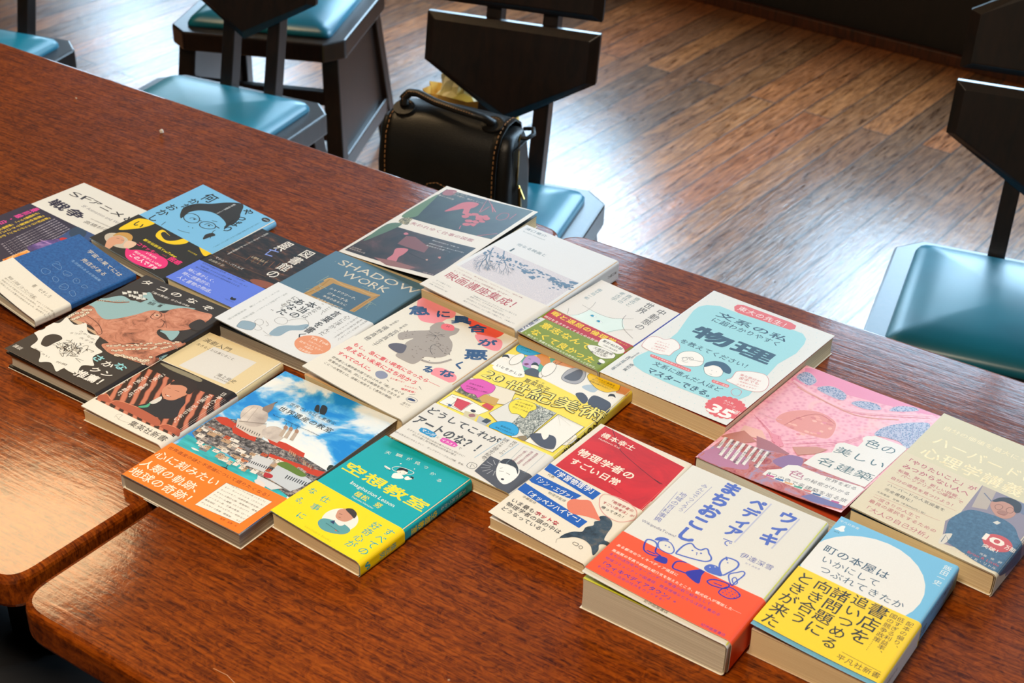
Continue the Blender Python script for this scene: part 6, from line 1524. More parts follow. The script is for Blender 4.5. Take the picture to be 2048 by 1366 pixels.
 ["P","#b89878",[69,93.3,75,93.6,75.4,90.1,69.4,89.7]],
 ["L","#2e2a2c",0.6,[70.9,92.4,71.5,90.9],[72.3,92.6,73,91.1]],
 ["P","#dcd4c8",[87,97.7,96.6,98.2,97.2,92.2,87.6,91.7]],
 ["L","#2e2a2c",0.6,[88.8,96.8,89.4,95.3],[90.2,97,90.8,95.5]],
 ["P","#c8b8a4",[132.7,87,137.1,87.2,137.3,84.2,133,83.9]],
 ["L","#2e2a2c",0.6,[134.4,86.1,135,84.7],[135.8,86.3,136.4,84.9]],
 ["P","#e0dcd4",[65.7,81.2,70.2,81.4,70.9,75.3,66.5,75]],
 ["L","#2e2a2c",0.6,[67.5,80.3,68.2,78.8],[69,80.5,69.7,79]],
 ["P","#dcd4c8",[62.5,87.7,72.6,88.2,73,84.6,63,84]],
 ["L","#2e2a2c",0.6,[64.4,86.8,65,85.3],[65.8,87,66.5,85.5]],
 ["P","#c8b8a4",[130.7,75.8,136.3,76,136.7,71,131.1,70.7]],
 ["L","#2e2a2c",0.6,[132.4,74.8,133,73.4],[133.8,75.1,134.4,73.6]],
 ["P","#c8b8a4",[97,77,103.8,77.3,104.1,74.5,97.3,74.1]],
 ["L","#2e2a2c",0.6,[98.7,76.1,99.4,74.6],[100.1,76.3,100.8,74.8]],
 ["P","#7a7a80",[55.7,96.1,65.2,96.6,65.6,93.4,56.1,92.9]],
 ["L","#2e2a2c",0.6,[57.6,95.1,58.2,93.7],[59,95.4,59.7,93.9]],
 ["P","#b89878",[108.6,78.2,115.5,78.5,116,72.8,109.1,72.4]],
 ["L","#2e2a2c",0.6,[110.3,77.3,111,75.8],[111.7,77.5,112.4,76]],
 ["P","#b8502c",[8.8,99.8,17.3,100.3,17.7,97.7,9.2,97.2]],
 ["L","#2e2a2c",0.6,[10.7,98.8,11.5,97.3],[12.2,99,13,97.5]],
 ["P","#a89c94",[121.7,79.6,127,79.9,127.5,73.9,122.2,73.6]],
 ["L","#2e2a2c",0.6,[123.4,78.7,124,77.2],[124.8,78.9,125.4,77.5]],
 ["P","#e0dcd4",[51.3,71.7,61.7,72.3,62.2,68.2,51.8,67.6]],
 ["L","#2e2a2c",0.6,[53.1,70.8,53.8,69.3],[54.6,71,55.2,69.5]],
 ["P","#c8b8a4",[62.1,72.8,66.8,73.1,67.5,67.3,62.8,67]],
 ["L","#2e2a2c",0.6,[63.9,71.9,64.6,70.5],[65.3,72.2,66,70.7]],
 ["P","#dcd4c8",[97.5,95.4,104.2,95.8,104.4,93.4,97.7,93.1]],
 ["L","#2e2a2c",0.6,[99.3,94.5,99.9,93],[100.7,94.7,101.3,93.2]],
 ["P","#c8b8a4",[43.8,91.7,48.4,92,49.1,86.2,44.5,85.9]],
 ["L","#2e2a2c",0.6,[45.6,90.8,46.3,89.3],[47.1,91,47.8,89.5]],
 ["P","#e0dcd4",[8,97.1,13,97.4,13.8,91.8,8.8,91.5]],
 ["L","#2e2a2c",0.6,[9.9,96.1,10.7,94.6],[11.4,96.3,12.1,94.8]],
 ["P","#7a7a80",[132.4,87.9,139.1,88.2,139.4,83.2,132.8,82.8]],
 ["L","#2e2a2c",0.6,[134.1,87,134.7,85.5],[135.5,87.2,136.1,85.7]],
 ["P","#e0dcd4",[22.1,74.5,29.6,74.9,30,71.9,22.5,71.4]],
 ["L","#2e2a2c",0.6,[23.9,73.5,24.7,72.1],[25.4,73.8,26.1,72.3]],
 ["P","#b89878",[113,75.7,118.5,76,118.9,71.9,113.4,71.6]],
 ["L","#2e2a2c",0.6,[114.8,74.8,115.4,73.3],[116.2,75,116.8,73.5]],
 ["P","#e0dcd4",[17,98.1,23.6,98.5,23.9,95.7,17.4,95.3]],
 ["L","#2e2a2c",0.6,[18.9,97.2,19.7,95.6],[20.4,97.4,21.1,95.9]],
 ["P","#dcd4c8",[101.1,93.6,106.6,93.8,107.1,88.3,101.6,88]],
 ["L","#2e2a2c",0.6,[102.8,92.6,103.5,91.2],[104.3,92.8,104.9,91.4]],
 ["P","#c8b8a4",[91.6,98.1,96,98.4,96.4,93.6,92.1,93.4]],
 ["L","#2e2a2c",0.6,[93.4,97.2,94,95.7],[94.8,97.4,95.4,95.9]],
 ["P","#b89878",[114.7,86.8,121.2,87.1,121.6,82.7,115.1,82.4]],
 ["L","#2e2a2c",0.6,[116.4,85.9,117,84.5],[117.8,86.1,118.4,84.7]],
 ["P","#a89c94",[5.7,98.1,14.1,98.5,14.6,95,6.2,94.5]],
 ["L","#2e2a2c",0.6,[7.6,97.1,8.3,95.6],[9.1,97.3,9.8,95.8]],
 ["P","#c8b8a4",[21.2,98.4,27.1,98.7,27.4,96.1,21.6,95.7]],
 ["L","#2e2a2c",0.6,[23.1,97.4,23.8,95.9],[24.6,97.6,25.3,96.1]],
 ["P","#a89c94",[108,92.5,113.9,92.8,114.2,89.1,108.3,88.8]],
 ["L","#2e2a2c",0.6,[109.7,91.6,110.4,90.1],[111.2,91.8,111.8,90.3]],
 ["P","#b8502c",[92.7,84.2,102.7,84.8,103.1,80.4,93.1,79.9]],
 ["L","#2e2a2c",0.6,[94.4,83.3,95.1,81.9],[95.9,83.5,96.5,82.1]],
 ["P","#e0dcd4",[17.4,78.2,24,78.7,24.7,73.6,18.1,73.2]],
 ["L","#2e2a2c",0.6,[19.3,77.3,20,75.9],[20.7,77.6,21.5,76.1]],
 ["P","#c87850",[82.7,91,87.6,91.2,88,87.1,83.2,86.8]],
 ["L","#2e2a2c",0.6,[84.5,90.1,85.2,88.6],[86,90.3,86.6,88.8]],
 ["P","#a89c94",[119,101.7,125.3,102,125.6,97.6,119.4,97.3]],
 ["L","#2e2a2c",0.6,[120.8,100.8,121.4,99.3],[122.2,101,122.8,99.5]],
 ["P","#b89878",[94.5,94.1,101.9,94.4,102.5,88.1,95.1,87.7]],
 ["L","#2e2a2c",0.6,[96.2,93.1,96.9,91.7],[97.6,93.3,98.3,91.9]],
 ["P","#dcd4c8",[44,82.9,51.5,83.3,52.1,78.2,44.7,77.7]],
 ["L","#2e2a2c",0.6,[45.9,82,46.6,80.5],[47.3,82.2,48,80.7]],
 ["P","#dcd4c8",[100.1,79.3,108.4,79.7,108.9,74.6,100.6,74.1]],
 ["L","#2e2a2c",0.6,[101.8,78.4,102.4,76.9],[103.2,78.6,103.9,77.2]],
 ["P","#c8b8a4",[52,75.1,59.4,75.5,60,70.6,52.6,70.2]],
 ["L","#2e2a2c",0.6,[53.9,74.2,54.6,72.7],[55.3,74.4,56,72.9]],
 ["P","#dcd4c8",[45.7,93.9,53.6,94.3,54,90.3,46.2,89.9]],
 ["L","#2e2a2c",0.6,[47.5,92.9,48.2,91.4],[49,93.2,49.7,91.7]],
 ["P","#b8502c",[31.8,98.9,40.2,99.3,40.8,94.2,32.4,93.7]],
 ["L","#2e2a2c",0.6,[33.6,97.9,34.4,96.4],[35.1,98.1,35.8,96.6]],
 ["P","#b89878",[30,77.8,34.5,78.1,35.3,71.7,30.9,71.4]],
 ["L","#2e2a2c",0.6,[31.9,76.9,32.6,75.4],[33.4,77.1,34.1,75.6]],
 ["P","#b89878",[64.2,87.4,68.9,87.7,69.4,84.1,64.6,83.8]],
 ["L","#2e2a2c",0.6,[66,86.5,66.7,85],[67.5,86.7,68.1,85.3]],
 ["P","#c87850",[38,77.6,44.7,78,45.2,73.6,38.6,73.2]],
 ["L","#2e2a2c",0.6,[39.8,76.7,40.6,75.2],[41.3,76.9,42,75.5]],
 ["P","#a89c94",[46.7,76.4,52.8,76.7,53.3,72.5,47.2,72.2]],
 ["L","#2e2a2c",0.6,[48.5,75.5,49.2,74],[50,75.7,50.7,74.2]],
 ["P","#e0dcd4",[38.1,77,45.1,77.4,45.5,73.7,38.6,73.3]],
 ["L","#2e2a2c",0.6,[39.9,76.1,40.6,74.6],[41.4,76.3,42.1,74.9]],
 ["P","#c87850",[113.8,98.8,119.7,99.1,120.1,94.3,114.2,94]],
 ["L","#2e2a2c",0.6,[115.6,97.9,116.2,96.4],[117,98.1,117.6,96.6]],
 ["P","#c87850",[104.2,80.5,110.1,80.8,110.4,77.7,104.5,77.3]],
 ["L","#2e2a2c",0.6,[106,79.6,106.6,78.1],[107.4,79.8,108,78.3]],
 ["P","#b8502c",[77.7,99.2,84.9,99.5,85.3,95.4,78.2,95]],
 ["L","#2e2a2c",0.6,[79.5,98.2,80.2,96.8],[81,98.5,81.6,97]],
 ["P","#c87850",[68.7,82.1,77.5,82.6,77.8,79.6,69,79.1]],
 ["L","#2e2a2c",0.6,[70.5,81.2,71.1,79.7],[71.9,81.4,72.6,79.9]],
 ["P","#c8b8a4",[56.6,80.1,66.7,80.7,66.9,78.2,56.9,77.6]],
 ["L","#2e2a2c",0.6,[58.4,79.2,59.1,77.7],[59.9,79.4,60.6,77.9]],
 ["P","#e0dcd4",[54.5,90.8,64.8,91.3,65.3,87.2,55,86.6]],
 ["L","#2e2a2c",0.6,[56.4,89.8,57,88.4],[57.8,90.1,58.5,88.6]],
 ["P","#c8b8a4",[26.8,77,30.8,77.3,31.5,72.3,27.4,72.1]],
 ["L","#2e2a2c",0.6,[28.6,76.1,29.4,74.6],[30.1,76.3,30.8,74.9]],
 ["P","#e0dcd4",[118.5,89.9,128.7,90.4,129,87,118.8,86.5]],
 ["L","#2e2a2c",0.6,[120.2,89,120.8,87.6],[121.6,89.2,122.2,87.8]],
 ["P","#a89c94",[139.1,76.4,144.3,76.7,144.7,71.1,139.5,70.8]],
 ["L","#2e2a2c",0.6,[140.8,75.5,141.3,74.1],[142.1,75.7,142.7,74.3]],
 ["P","#dcd4c8",[107.5,80.5,112.3,80.8,112.6,77.6,107.8,77.3]],
 ["L","#2e2a2c",0.6,[109.3,79.6,109.9,78.2],[110.7,79.8,111.3,78.4]],
 ["P","#7a7a80",[129.5,92,136.7,92.3,136.9,88.8,129.8,88.5]],
 ["L","#2e2a2c",0.6,[131.2,91,131.8,89.6],[132.6,91.2,133.2,89.8]],
 ["P","#c87850",[102.5,85.2,111,85.7,111.3,81.9,102.8,81.5]],
 ["L","#2e2a2c",0.6,[104.2,84.3,104.9,82.9],[105.7,84.5,106.3,83.1]],
 ["P","#a89c94",[89,95.3,98,95.8,98.5,90.6,89.6,90.1]],
 ["L","#2e2a2c",0.6,[90.8,94.4,91.5,92.9],[92.2,94.6,92.9,93.1]],
 ["P","#b89878",[116.8,75.7,125.3,76.1,125.5,73.5,117.1,73]],
 ["L","#2e2a2c",0.6,[118.6,74.8,119.2,73.3],[120,75,120.6,73.5]],
 ["P","#b89878",[46.2,74.1,53.7,74.6,54.4,68.9,46.9,68.5]],
 ["L","#2e2a2c",0.6,[48.1,73.2,48.8,71.8],[49.5,73.5,50.2,72]],
 ["P","#7a7a80",[70.2,84.5,79,85,79.3,81.8,70.6,81.3]],
 ["L","#2e2a2c",0.6,[72,83.6,72.7,82.2],[73.5,83.8,74.1,82.4]],
 ["P","#b89878",[57.9,81.1,67.7,81.7,68.1,78,58.4,77.5]],
 ["L","#2e2a2c",0.6,[59.8,80.2,60.4,78.7],[61.2,80.4,61.9,78.9]],
 ["P","#7a7a80",[129,74.1,138.4,74.6,138.8,69.9,129.4,69.4]],
 ["L","#2e2a2c",0.6,[130.7,73.2,131.3,71.7],[132.1,73.4,132.7,72]],
 ["P","#b89878",[115.9,81.2,124.4,81.7,124.7,77.3,116.3,76.8]],
 ["L","#2e2a2c",0.6,[117.6,80.3,118.2,78.9],[119,80.5,119.6,79.1]],
 ["P","#dcd4c8",[9,87,16.8,87.5,17.6,81.8,9.8,81.3]],
 ["L","#2e2a2c",0.6,[10.9,86.1,11.6,84.6],[12.3,86.3,13.1,84.8]],
 ["P","#e0dcd4",[67.6,75.3,72.9,75.6,73.6,69.4,68.3,69.1]],
 ["L","#2e2a2c",0.6,[69.4,74.4,70,72.9],[70.8,74.6,71.5,73.1]],
 ["P","#e0dcd4",[38.5,99.2,48.6,99.7,49.1,95.8,39,95.2]],
 ["L","#2e2a2c",0.6,[40.3,98.2,41,96.7],[41.8,98.5,42.5,97]],
 ["P","#dcd4c8",[73.5,75.6,80.2,75.9,80.5,73.2,73.8,72.8]],
 ["L","#2e2a2c",0.6,[75.3,74.7,75.9,73.2],[76.7,74.9,77.4,73.4]],
 ["P","#b89878",[33.2,94.4,42.9,95,43.5,90.1,33.9,89.5]],
 ["L","#2e2a2c",0.6,[35.1,93.5,35.8,92],[36.6,93.7,37.3,92.2]],
 ["P","#c9ccd0",[75.7,93.1,94.8,95.8,99.6,77.3,78.1,75.3]],
 ["P","#c0c8d0",[102.6,93.2,125.1,95.8,143.5,92.9,141.3,77.9,137.9,70.2,105.2,73.2]],
 ["P","#d0d4d8",[98.4,71,120.1,70.6,129.7,69.6,122.8,62,103.4,63.8]],
 ["L","#2c3038",1,[77.7,83.3,78.7,79.9],[80,83.6,81,80.2],[82.2,83.9,83.3,80.5],[84.5,84.1,85.6,80.8],[86.8,84.4,87.8,81],[89.1,84.7,90.1,81.3],[91.3,85,92.3,81.6],[93.6,85.2,94.6,81.9],[95.8,85.5,96.9,82.1],[98.1,85.8,99.1,82.4],[100.4,86,101.4,82.7],[102.6,86.3,103.6,82.9]],
 ["L","#2c3038",1.1,[120.1,86.8,121.3,81.6],[122.7,87,123.9,81.9],[125.3,87.3,126.4,82.2],[127.9,87.5,129,82.4],[130.5,87.8,131.6,82.7],[133,88,134.1,82.9],[135.6,88.3,136.7,83.2],[138.2,88.5,139.3,83.4],[140.7,88.7,141.8,83.7]],
 ["L","#b89070",1,[95.1,117.1,98.4,112.5],[97.8,116.5,101.1,111.9],[100.5,116,103.8,111.3],[103.1,115.4,106.4,110.7]],
 ["L","#8a4a38",1,[105.8,114.8,109.1,110.2],[108.5,114.2,111.8,109.6],[111.2,113.6,114.4,109],[113.8,113,117.1,108.4]],
 ["L","#b89070",1,[116.5,112.5,119.7,107.9],[119.1,111.9,122.4,107.3]],
 ["L","#8a4a38",1,[121.8,111.3,125,106.7]],
 ["L","#b89070",1,[124.4,110.7,127.6,106.1],[127.1,110.1,130.2,105.6]],
 ["L","#8a4a38",1,[129.7,109.6,132.9,105]],
 ["B","#5c7a2c",[100.8,93.3,104.9,100.4,122.1,99.1,133.4,96.4,130.6,91.7,116.2,92.1]],
 ["B","#1c2c24",[142.4,113.8,140.1,120.5,144.8,121.1,148.5,112.8]],
 ["B","#20282c",[55,60.6,59.7,60.5,66.6,62.8,70,61.2,66.1,57.8,59.2,58.2]],
 ["L","#20282c",0.8,[67.4,62,65.8,66.4]],
 ["B","#e4e4e0",[19.8,66,23.3,67.2,29.8,66.3,23.8,64.8]],
 ["L","#20a090",1,[67.2,71.5,68.1,76.3]],
 ["B","#dcd4d0",[101.8,62.7,104,67,114.2,63.7,114,58.2]],
 ["B","#b02c34",[100.7,78.1,109,78.7,110.9,74.7,104.2,72.5]],
 ["T","#23282c","世界でいちばん素敵な",44.2,172.9,101.8,172.9],
 ["T","#23282c","世界遺産の教室",40.3,161.8,107.5,161.8,8,0.01],
 ["T","#23282c","The World’s Most Wonderful Classroom of World Heritage",43.1,149.6,102,149.6],
 ["B","#23282c",[70,178.6,65.9,186.4,69,187.2,75.8,178.3]],
 ["B","#23282c",[76.4,178.8,70.4,189.8,77.6,188.9,82.8,178.9]],
 ["L","#23282c",0.6,[71.9,175.4,83.8,178.7]],
 ],
 'isan_band': [
 ["T","#5a2a14","世界遺産の謎と不思議について語りたくなる！",3.9,53,132.3,53,5],
 ["T","#f2ead8","心に刻みたい",2.6,40,80.8,40,12,0.01],
 ["T","#f2ead8","人類の軌跡、",1.5,23.5,81.1,23.5,12,0.01],
 ["T","#f2ead8","地球の奇跡！",2,9.1,84.7,9.1,12,0.01],
 ["P","#e8e4da",[84.5,45.5,136.4,49,134.9,10,84.8,6.7]],
 ["L","#3c3028",0.35,[84.5,45.5,136.4,49,134.9,10,84.8,6.7,84.5,45.5]],
 ["T","#4a4440","・ヴェネツィアとその潟（イタリア）／",87.6,45,136.2,45,2.2],
 ["T","#4a4440","モン・サン＝ミシェル（フランス）",87.5,40.3,135.9,40.3,2.2],
 ["T","#4a4440","カッパドキア／古都京都の文化財／",87.3,35.6,135.6,35.6,2.2],
 ["T","#4a4440","ギョレメ国立公園／厳島神社、最果",87.1,30.9,135.4,30.9,2.2],
 ["T","#4a4440","アンコール遺跡（カンボジア）／",87,26.3,135.1,26.3,2.2],
 ["T","#4a4440","イースター島／万里の長城／ローマ",86.8,21.7,134.8,21.7,2.2],
 ["T","#4a4440","歴史地区／マチュピチュ／知床など",86.6,17.1,134.5,17.1,2.2],
 ["T","#4a4440","ヴェルサイユ宮殿／姫路城……など",86.5,12.4,134.3,12.4,2.2],
 ["T","#8a3c14","監修　宮澤　光",116.2,6,135.5,6],
 ],
 'kuso': [
 ["T","#dfe8e0","天",16.9,129.1,23,130.4,5],
 ["T","#dfe8e0","職",26.8,132.4,33.9,134.5,5],
 ["T","#dfe8e0","が",38.1,134.2,43.5,136.2,5],
 ["T","#dfe8e0","見",47.5,134.3,53.6,136.4,5],
 ["T","#dfe8e0","つ",57.8,135.3,63.3,136.1,5],
 ["T","#dfe8e0","か",68.7,131.7,74.7,132.9,5],
 ["T","#dfe8e0","る",79,127.7,85.4,129.3,5],
 ["T","#f4dc20","空想教室",2.5,90.8,100.5,90.8,15,0.03],
 ["T","#dce8e0","Imagination Lesson",24,75.8,75.9,75.8,0,0.01],
 ["T","#f4dc20","植松　努",37.1,67.1,68.2,67.1,0,0.01],
 ["T","#dce8e0","Tsutomu Uematsu",38,61.4,63.8,61.4],
 ["B","#f0eee8",[45.1,106.5,44.3,110.9,48.5,113.3,55.1,111.2,53.6,107.5,47.8,104.3]],
 ["B","#f4ece0",[43.5,115.4,44.7,120.3,49.6,121.9,53.3,118.6,52.5,114.1,47.6,112.5]],
 ["B","#1c1c1c",[43.3,114.7,43,119.6,47,122.2,50.9,121.7,52.5,119.2,48.3,119,45.6,116.6]],
 ["D","#1c1c1c",0.4,0.4,[47.7,115.1,51.3,116.4]],
 ["C","#f0eee8",0.5,[37.8,115.6,42.1,120.6,54.1,123.1,58,121.3,53.7,116.4,42.4,113.1]],
 ["B","#f0eee8",[30.9,113.5,37.7,113,37,111.1,31.7,111.7]],
 ["L","#1c1c1c",0.3,[31.1,112.4,39.7,110.8]],
 ["B","#f0eee8",[56.1,110.9,56.5,115,60.2,114.3,63.5,115.9,59.4,109.9]],
 ["D","#f0eee8",0.8,0.8,[39.5,124.9]],
 ["D","#f0eee8",0.6,0.6,[54.2,127]],
 ["B","#1c1c1c",[58.3,116.5,61.8,117,63.2,114.4]],
 ["V","#f4dc20","空想教室",110.7,100.4,110.7,65.1,0,0.02],
 ["V","#dce8e0","天職が見つかる",109.3,139.7,109.3,104.9],
 ],
 'kuso_band': [
 ["D","#e8e6de",15.8,15.8,[53.8,29.8]],
 ["B","#5c9ca4",[41.1,16,41.5,22.1,50.1,26.1,60.5,28.2,69.7,25.7,69.4,18.7,62.1,13.5,53.8,10.9,46.8,11.7]],
 ["B","#c8927a",[45.7,34,43.7,39.4,47.7,45.2,52.3,46.8,58.9,43.1,60.8,37.7,59,31.5,53.5,29.1,48.3,30.4]],
 ["B","#3c3430",[47.4,43.8,51.4,47.9,59,45.5,61.5,39.5,56.3,40.9]],
 ["B","#e8e4e0",[49.5,26.7,53.3,29.3,60.5,28.2,58.3,24]],
 ["P","#2c3c64",[48.8,22.6,50.9,26.8,53.7,22.3]],
 ["S","#6a4438",0.5,[47.4,35.5,50.2,36.7]],
 ["S","#8a4a40",0.5,[50,31.9,52.1,32.5]],
 ["L","#d8682c",1,[59.9,17.3,61.8,17.8]],
 ["S","#3c6c74",0.6,[47.4,19.1,57.3,18.5,64.3,17.6]],
 ["T","#17a4a4","仕",19.9,41.2,29.7,42.6,9,0.01],
 ["T","#17a4a4","事",21.1,27.7,31.2,29.5,9,0.01],
 ["T","#17a4a4","に",20.3,11.5,29.9,13,9,0.01],
 ["T","#17a4a4","な",4.5,42.3,12.9,43.6,9,0.01],
 ["T","#17a4a4","る。",5.2,26.8,17.5,25.7,9,0.01],
 ["V","#17a4a4","すべての",96.5,49.8,96.5,7.9,0,0.01],
 ["V","#17a4a4","好奇心が",82.4,48.8,82.4,7.7,0,0.01],
 ["T","#b0b820","sanctuary books",36.8,4.9,67.4,4.9],
 ["V","#17a4a4","植松努",109.5,45,109.5,23.2],
 ["T","#17a4a4","S",110.5,6,108.1,11,10,0.05],
 ],
 'engeki': [
 ["P","#dcdad4",[26.4,154.7,80.6,158.1,81.1,109.9,22.2,108]],
 ["T","#4a4640","演劇入門",8.8,159.4,45.3,159.4,8],
 ["T","#4a4640","生きることは演じること",9,148.7,59.6,148.7],
 ["T","#4a4640","鴻上尚史",63.2,119,88.2,119,6],
 ["T","#6a6660","KOKAMI SHOJI",64,114,84,114],
 ["V","#2c2820","演劇入門",110,156.5,110,138.1],
 ],
 'engeki_band': [
 ["P","theatre",[3.2,102.9,103.1,106.3,101.2,17.2,2.2,15.6]],
 ["P","#241a14",[3.2,102.9,103.1,106.3,102.1,90.6,61.5,85.5,3.9,84.4]],
 ["B","#8a8268",[7.1,98.1,14.3,100.9,45.3,102.7,58.9,102,59.9,97.5,44.5,96.7,22.3,96]],
 ["B","#242228",[32.3,29.6,40.9,33.8,47.6,46.5,52,55.1,60.4,61.3,66.4,68.4,73.5,63.4,77.8,51.4,83.3,40.7,74.6,31.8,60.4,28.6,46.6,28.1,36,27.5]],
 ["B","#d8d4cc",[46.2,43,46.9,53.8,48.3,57.3,52.1,52.6,51.3,44.3]],
 ["B","#4ca884",[42.6,32.1,46.4,38,47.2,43.7,50.3,37.2,45.9,32.1]],
 ["B","#d08e70",[47.3,59.2,40.5,67,39.1,75.2,40.8,81.8,48.8,85.2,58.2,83,64.9,75,63.8,67.8,61.8,59.9,55.5,56.4]],
 ["B","#2a1c16",[40.2,77.4,39.7,86.3,48.2,92.7,60.9,92.9,65.8,86,67.3,76.7,62.5,75.8,58.4,81.9,51,82.9,44.7,79.4]],
 ["S","#5a3020",0.5,[42.7,71.4,45.4,72.8]],
 ["S","#5a3020",0.5,[51.2,72.6,56,73.5]],
 ["S","#8a3c30",0.8,[48.1,62.4,52.9,60.8,55.9,62.6]],
 ["B","#f0e8e0",[50,61.8,52.6,61.1,54.7,62.2,52.2,62.4]],
 ["B","#b05a40",[0.8,22.4,4.7,28.1,13.2,24.6,16.6,19.7,4.3,17.4]],
 ["S","#e0906c",0.8,[0.8,22.4,4.7,28.1,13.2,24.6]],
 ["B","#b05a40",[17.5,20.4,21.5,27.5,43.8,30.9,70.9,29.1,78.3,24.8,77.4,19.3,51.8,19.7]],
 ["S","#e0906c",0.8,[17.5,20.4,21.5,27.5,43.8,30.9]],
 ["B","#b05a40",[80.1,21.3,84,27,96.6,28.4,101.1,27,101.6,20.8]],
 ["S","#e0906c",0.8,[80.1,21.3,84,27,96.6,28.4]],
 ["V","#ece6dc","日本人には",93.4,98.2,94.6,66.1,6,0.01],
 ["V","#ece6dc","「芝居」が足りない。",83.4,91,86.3,29.4,6,0.01],
 ["V","#ece6dc","「空気」を読むな。",22.5,90.7,22.7,33.6,6,0.01],
 ["V","#ece6dc","「空気」を創れ。",12.5,77.4,13.2,29.3,6,0.01],
 ["V","#ece6dc","へ向かう",2.4,61.1,0.7,36.8,5],
 ["T","#4a4844","集英社新書",54.8,9.2,100.9,9.2,0,0.01],
 ["S","#a8a49a",0.4,[37.6,6.1,36.3,11.3,40.6,13.4,42.1,7.2,47.6,6.5,54.1,7.9]],
 ["S","#a8a49a",0.4,[37.5,8.6,43.5,5.8]],
 ],
 'tosho': [
 ["P","library",[4.6,144.8,99.8,143.3,103.3,52.8,45,50.7,1,54.5]],
 ["L","#a0643c",0.5,[35.9,94.7,38.4,82.8],[43.2,96.5,46,84.3],[50.4,98.4,53.6,85.8],[57.7,100.2,61.2,87.2],[65,102,68.8,88.7],[72.3,103.8,76.4,90.1],[79.5,105.6,84,91.5],[86.8,107.3,91.5,92.8]],
 ["B","#8a4c34",[73.6,54.3,77.8,61,98.8,64.8,101.1,55.2,89.5,50.8]],
 ["L","#6a4228",1.2,[7.2,84.7,37.5,85.6]],
 ["L","#7a5234",0.8,[1.2,68.7,47.4,62.8]],
 ["L","#6a4228",1,[72.4,107.4,87,107.1]],
 ["L","#5a3a24",1.2,[35.1,69.7,82.1,71.2]],
 ["V","#ece8e0","図書館の",81.2,146,84,71,16,0.01],
 ["V","#ece8e0","興",49.5,147.1,48.5,121.1,14,0.01],
 ["V","#8aa0e8","亡",46.7,125,49.9,104.6,14,0.01],
 ["V","#ece8e0","古代アレクサンドリアから現代まで",13.1,145.6,13.1,79.8,3.6,0.01],
 ["T","#ece8e0","マシュー・バトルズ",7.5,67.2,50.9,67.2],
 ["T","#c8c0b0","白須英子 訳",5.9,59,29,59],
 ["T","#c8b898","LIBRARY",37.8,94.3,61,94.3],
 ["T","#a89878","An Unquiet History",42.4,87.2,58.4,87.2],
 ["P","#d8d4c8",[102.5,0,124,0,124,150,102.5,150]],
 ],
 'tosho_band': [
 ["T","#dfe4f4","時に愚かしく、",6.6,27.1,51.9,27.1],
 ["T","#dfe4f4","時に感動的な、",7.4,18.1,55.3,18.1],
 ["T","#dfe4f4","人と書物の物語。",9.6,8.8,66.1,8.8],
 ["T","#26346c","世界大学図書館や王室文庫、ビスマーチが世界の",7.7,47.3,73.5,47.3],
 ["T","#26346c","「知恵の館」やユダヤ人の隠れた書庫「ゲニーザ」など",8.3,41.3,83,41.3],
 ["T","#26346c","様々な図書館を巡りながら攻防の歴史をたどる。",8.6,36.2,78.7,36.2],
 ["B","#141414",[86.9,10.9,84.9,15.5,88.1,15,91.1,15.8,92.5,12.2]],
 ["T","#26346c","白水uブックス",82,8.4,94.7,8.4],
 ],
 'nanika': [
 ["B","#2c2a28",[30,111.2,22.8,124.9,26.5,140.6,38.7,153.5,49.1,168.4,60.6,178.4,68.7,176.9,78.3,161.7,84.7,153,89,138.6,86.9,129.1,90.4,121.6,79.6,132.8,67.7,139.3,53.7,140,41,133.6,35,122.3,36.9,110.9,37.9,104.3]],
 ["B","#79bce6",[40.2,106.7,36.9,118.5,42.5,132.1,56.5,139.1,70.5,138.4,82.9,132.3,85,123.4,77.5,119.4,55.4,119]],
 ["C","#2c2a28",1.1,[38.3,108.5,35.5,115.1,39.7,121.5,47.6,122.1,54.5,118,57.2,111.4,52.7,105.5,45.2,104.5]],
 ["C","#2c2a28",1.1,[61.8,110.6,61,117.2,68.4,123.1,76.2,121.8,79.8,116.2,75.5,110,67.7,107.5]],
 ["L","#2c2a28",1,[55,116.6,59.1,117.2]],
 ["L","#2c2a28",1.2,[77.1,120.9,84,120.5]],
 ["S","#2c2a28",0.7,[44.8,111.6,46.6,115.4,52.2,115.6]],
 ["S","#2c2a28",0.7,[66.4,113.5,67.9,118.8,75.2,118.9]],
 ["D","#2c2a28",1.6,1.1,[50,114,71.4,116.1]],
 ["S","#2c2a28",0.8,[39.7,121.5,46.2,122.6]],
 ["S","#2c2a28",1,[66.1,126.3,72.2,128.8]],
 ["D","#2c2a28",0.7,0.7,[56.7,97.8,62.1,99]],
 ["S","#2c2a28",0.7,[52.9,84.6,58.8,85.3,67.5,88.8]],
 ["S","#2c2a28",0.8,[83.4,114.4,84.6,108.3,91.6,97.4]],
 ["S","#2c2a28",0.8,[31.5,86.2,32.5,81.6,33.4,77]],
 ["B","#2c2a28",[82.6,99,85.5,107.4,91.4,106.1,89.9,99.2,87.8,89.9]],
 ["V","#1c1c1c","何",28.1,172.3,28.3,150.4,17,0.02],
 ["V","#1c1c1c","かが",19.7,149.3,25.2,121.6,13,0.02],
 ["V","#1c1c1c","おかし",12.6,121.7,17,74.4,14,0.02],
 ["V","#1c1c1c","やっぱり",80.5,177.4,93.1,118.8,14,0.02],
 ["V","#dfe6ea","都市伝説ボーイズ",59,172.9,59,141.5,3.4,0.01],
 ["V","#2c4c64","この世にあふれる都市伝説のどれかに気づいてしまう！",107.9,163.8,107.9,84.9,2.6],
 ["D","#2c2a28",5.5,4.5,[108.6,172.4]],
 ["T","#cfd8dc","最新版",105.3,172.3,113.1,172.3],
 ],
 'nanika_band': [
 ["B","#f2cc10",[7.6,68.8,25.7,75.3,25.8,62.3,19.7,48.3,9.1,35,6.1,52.1]],
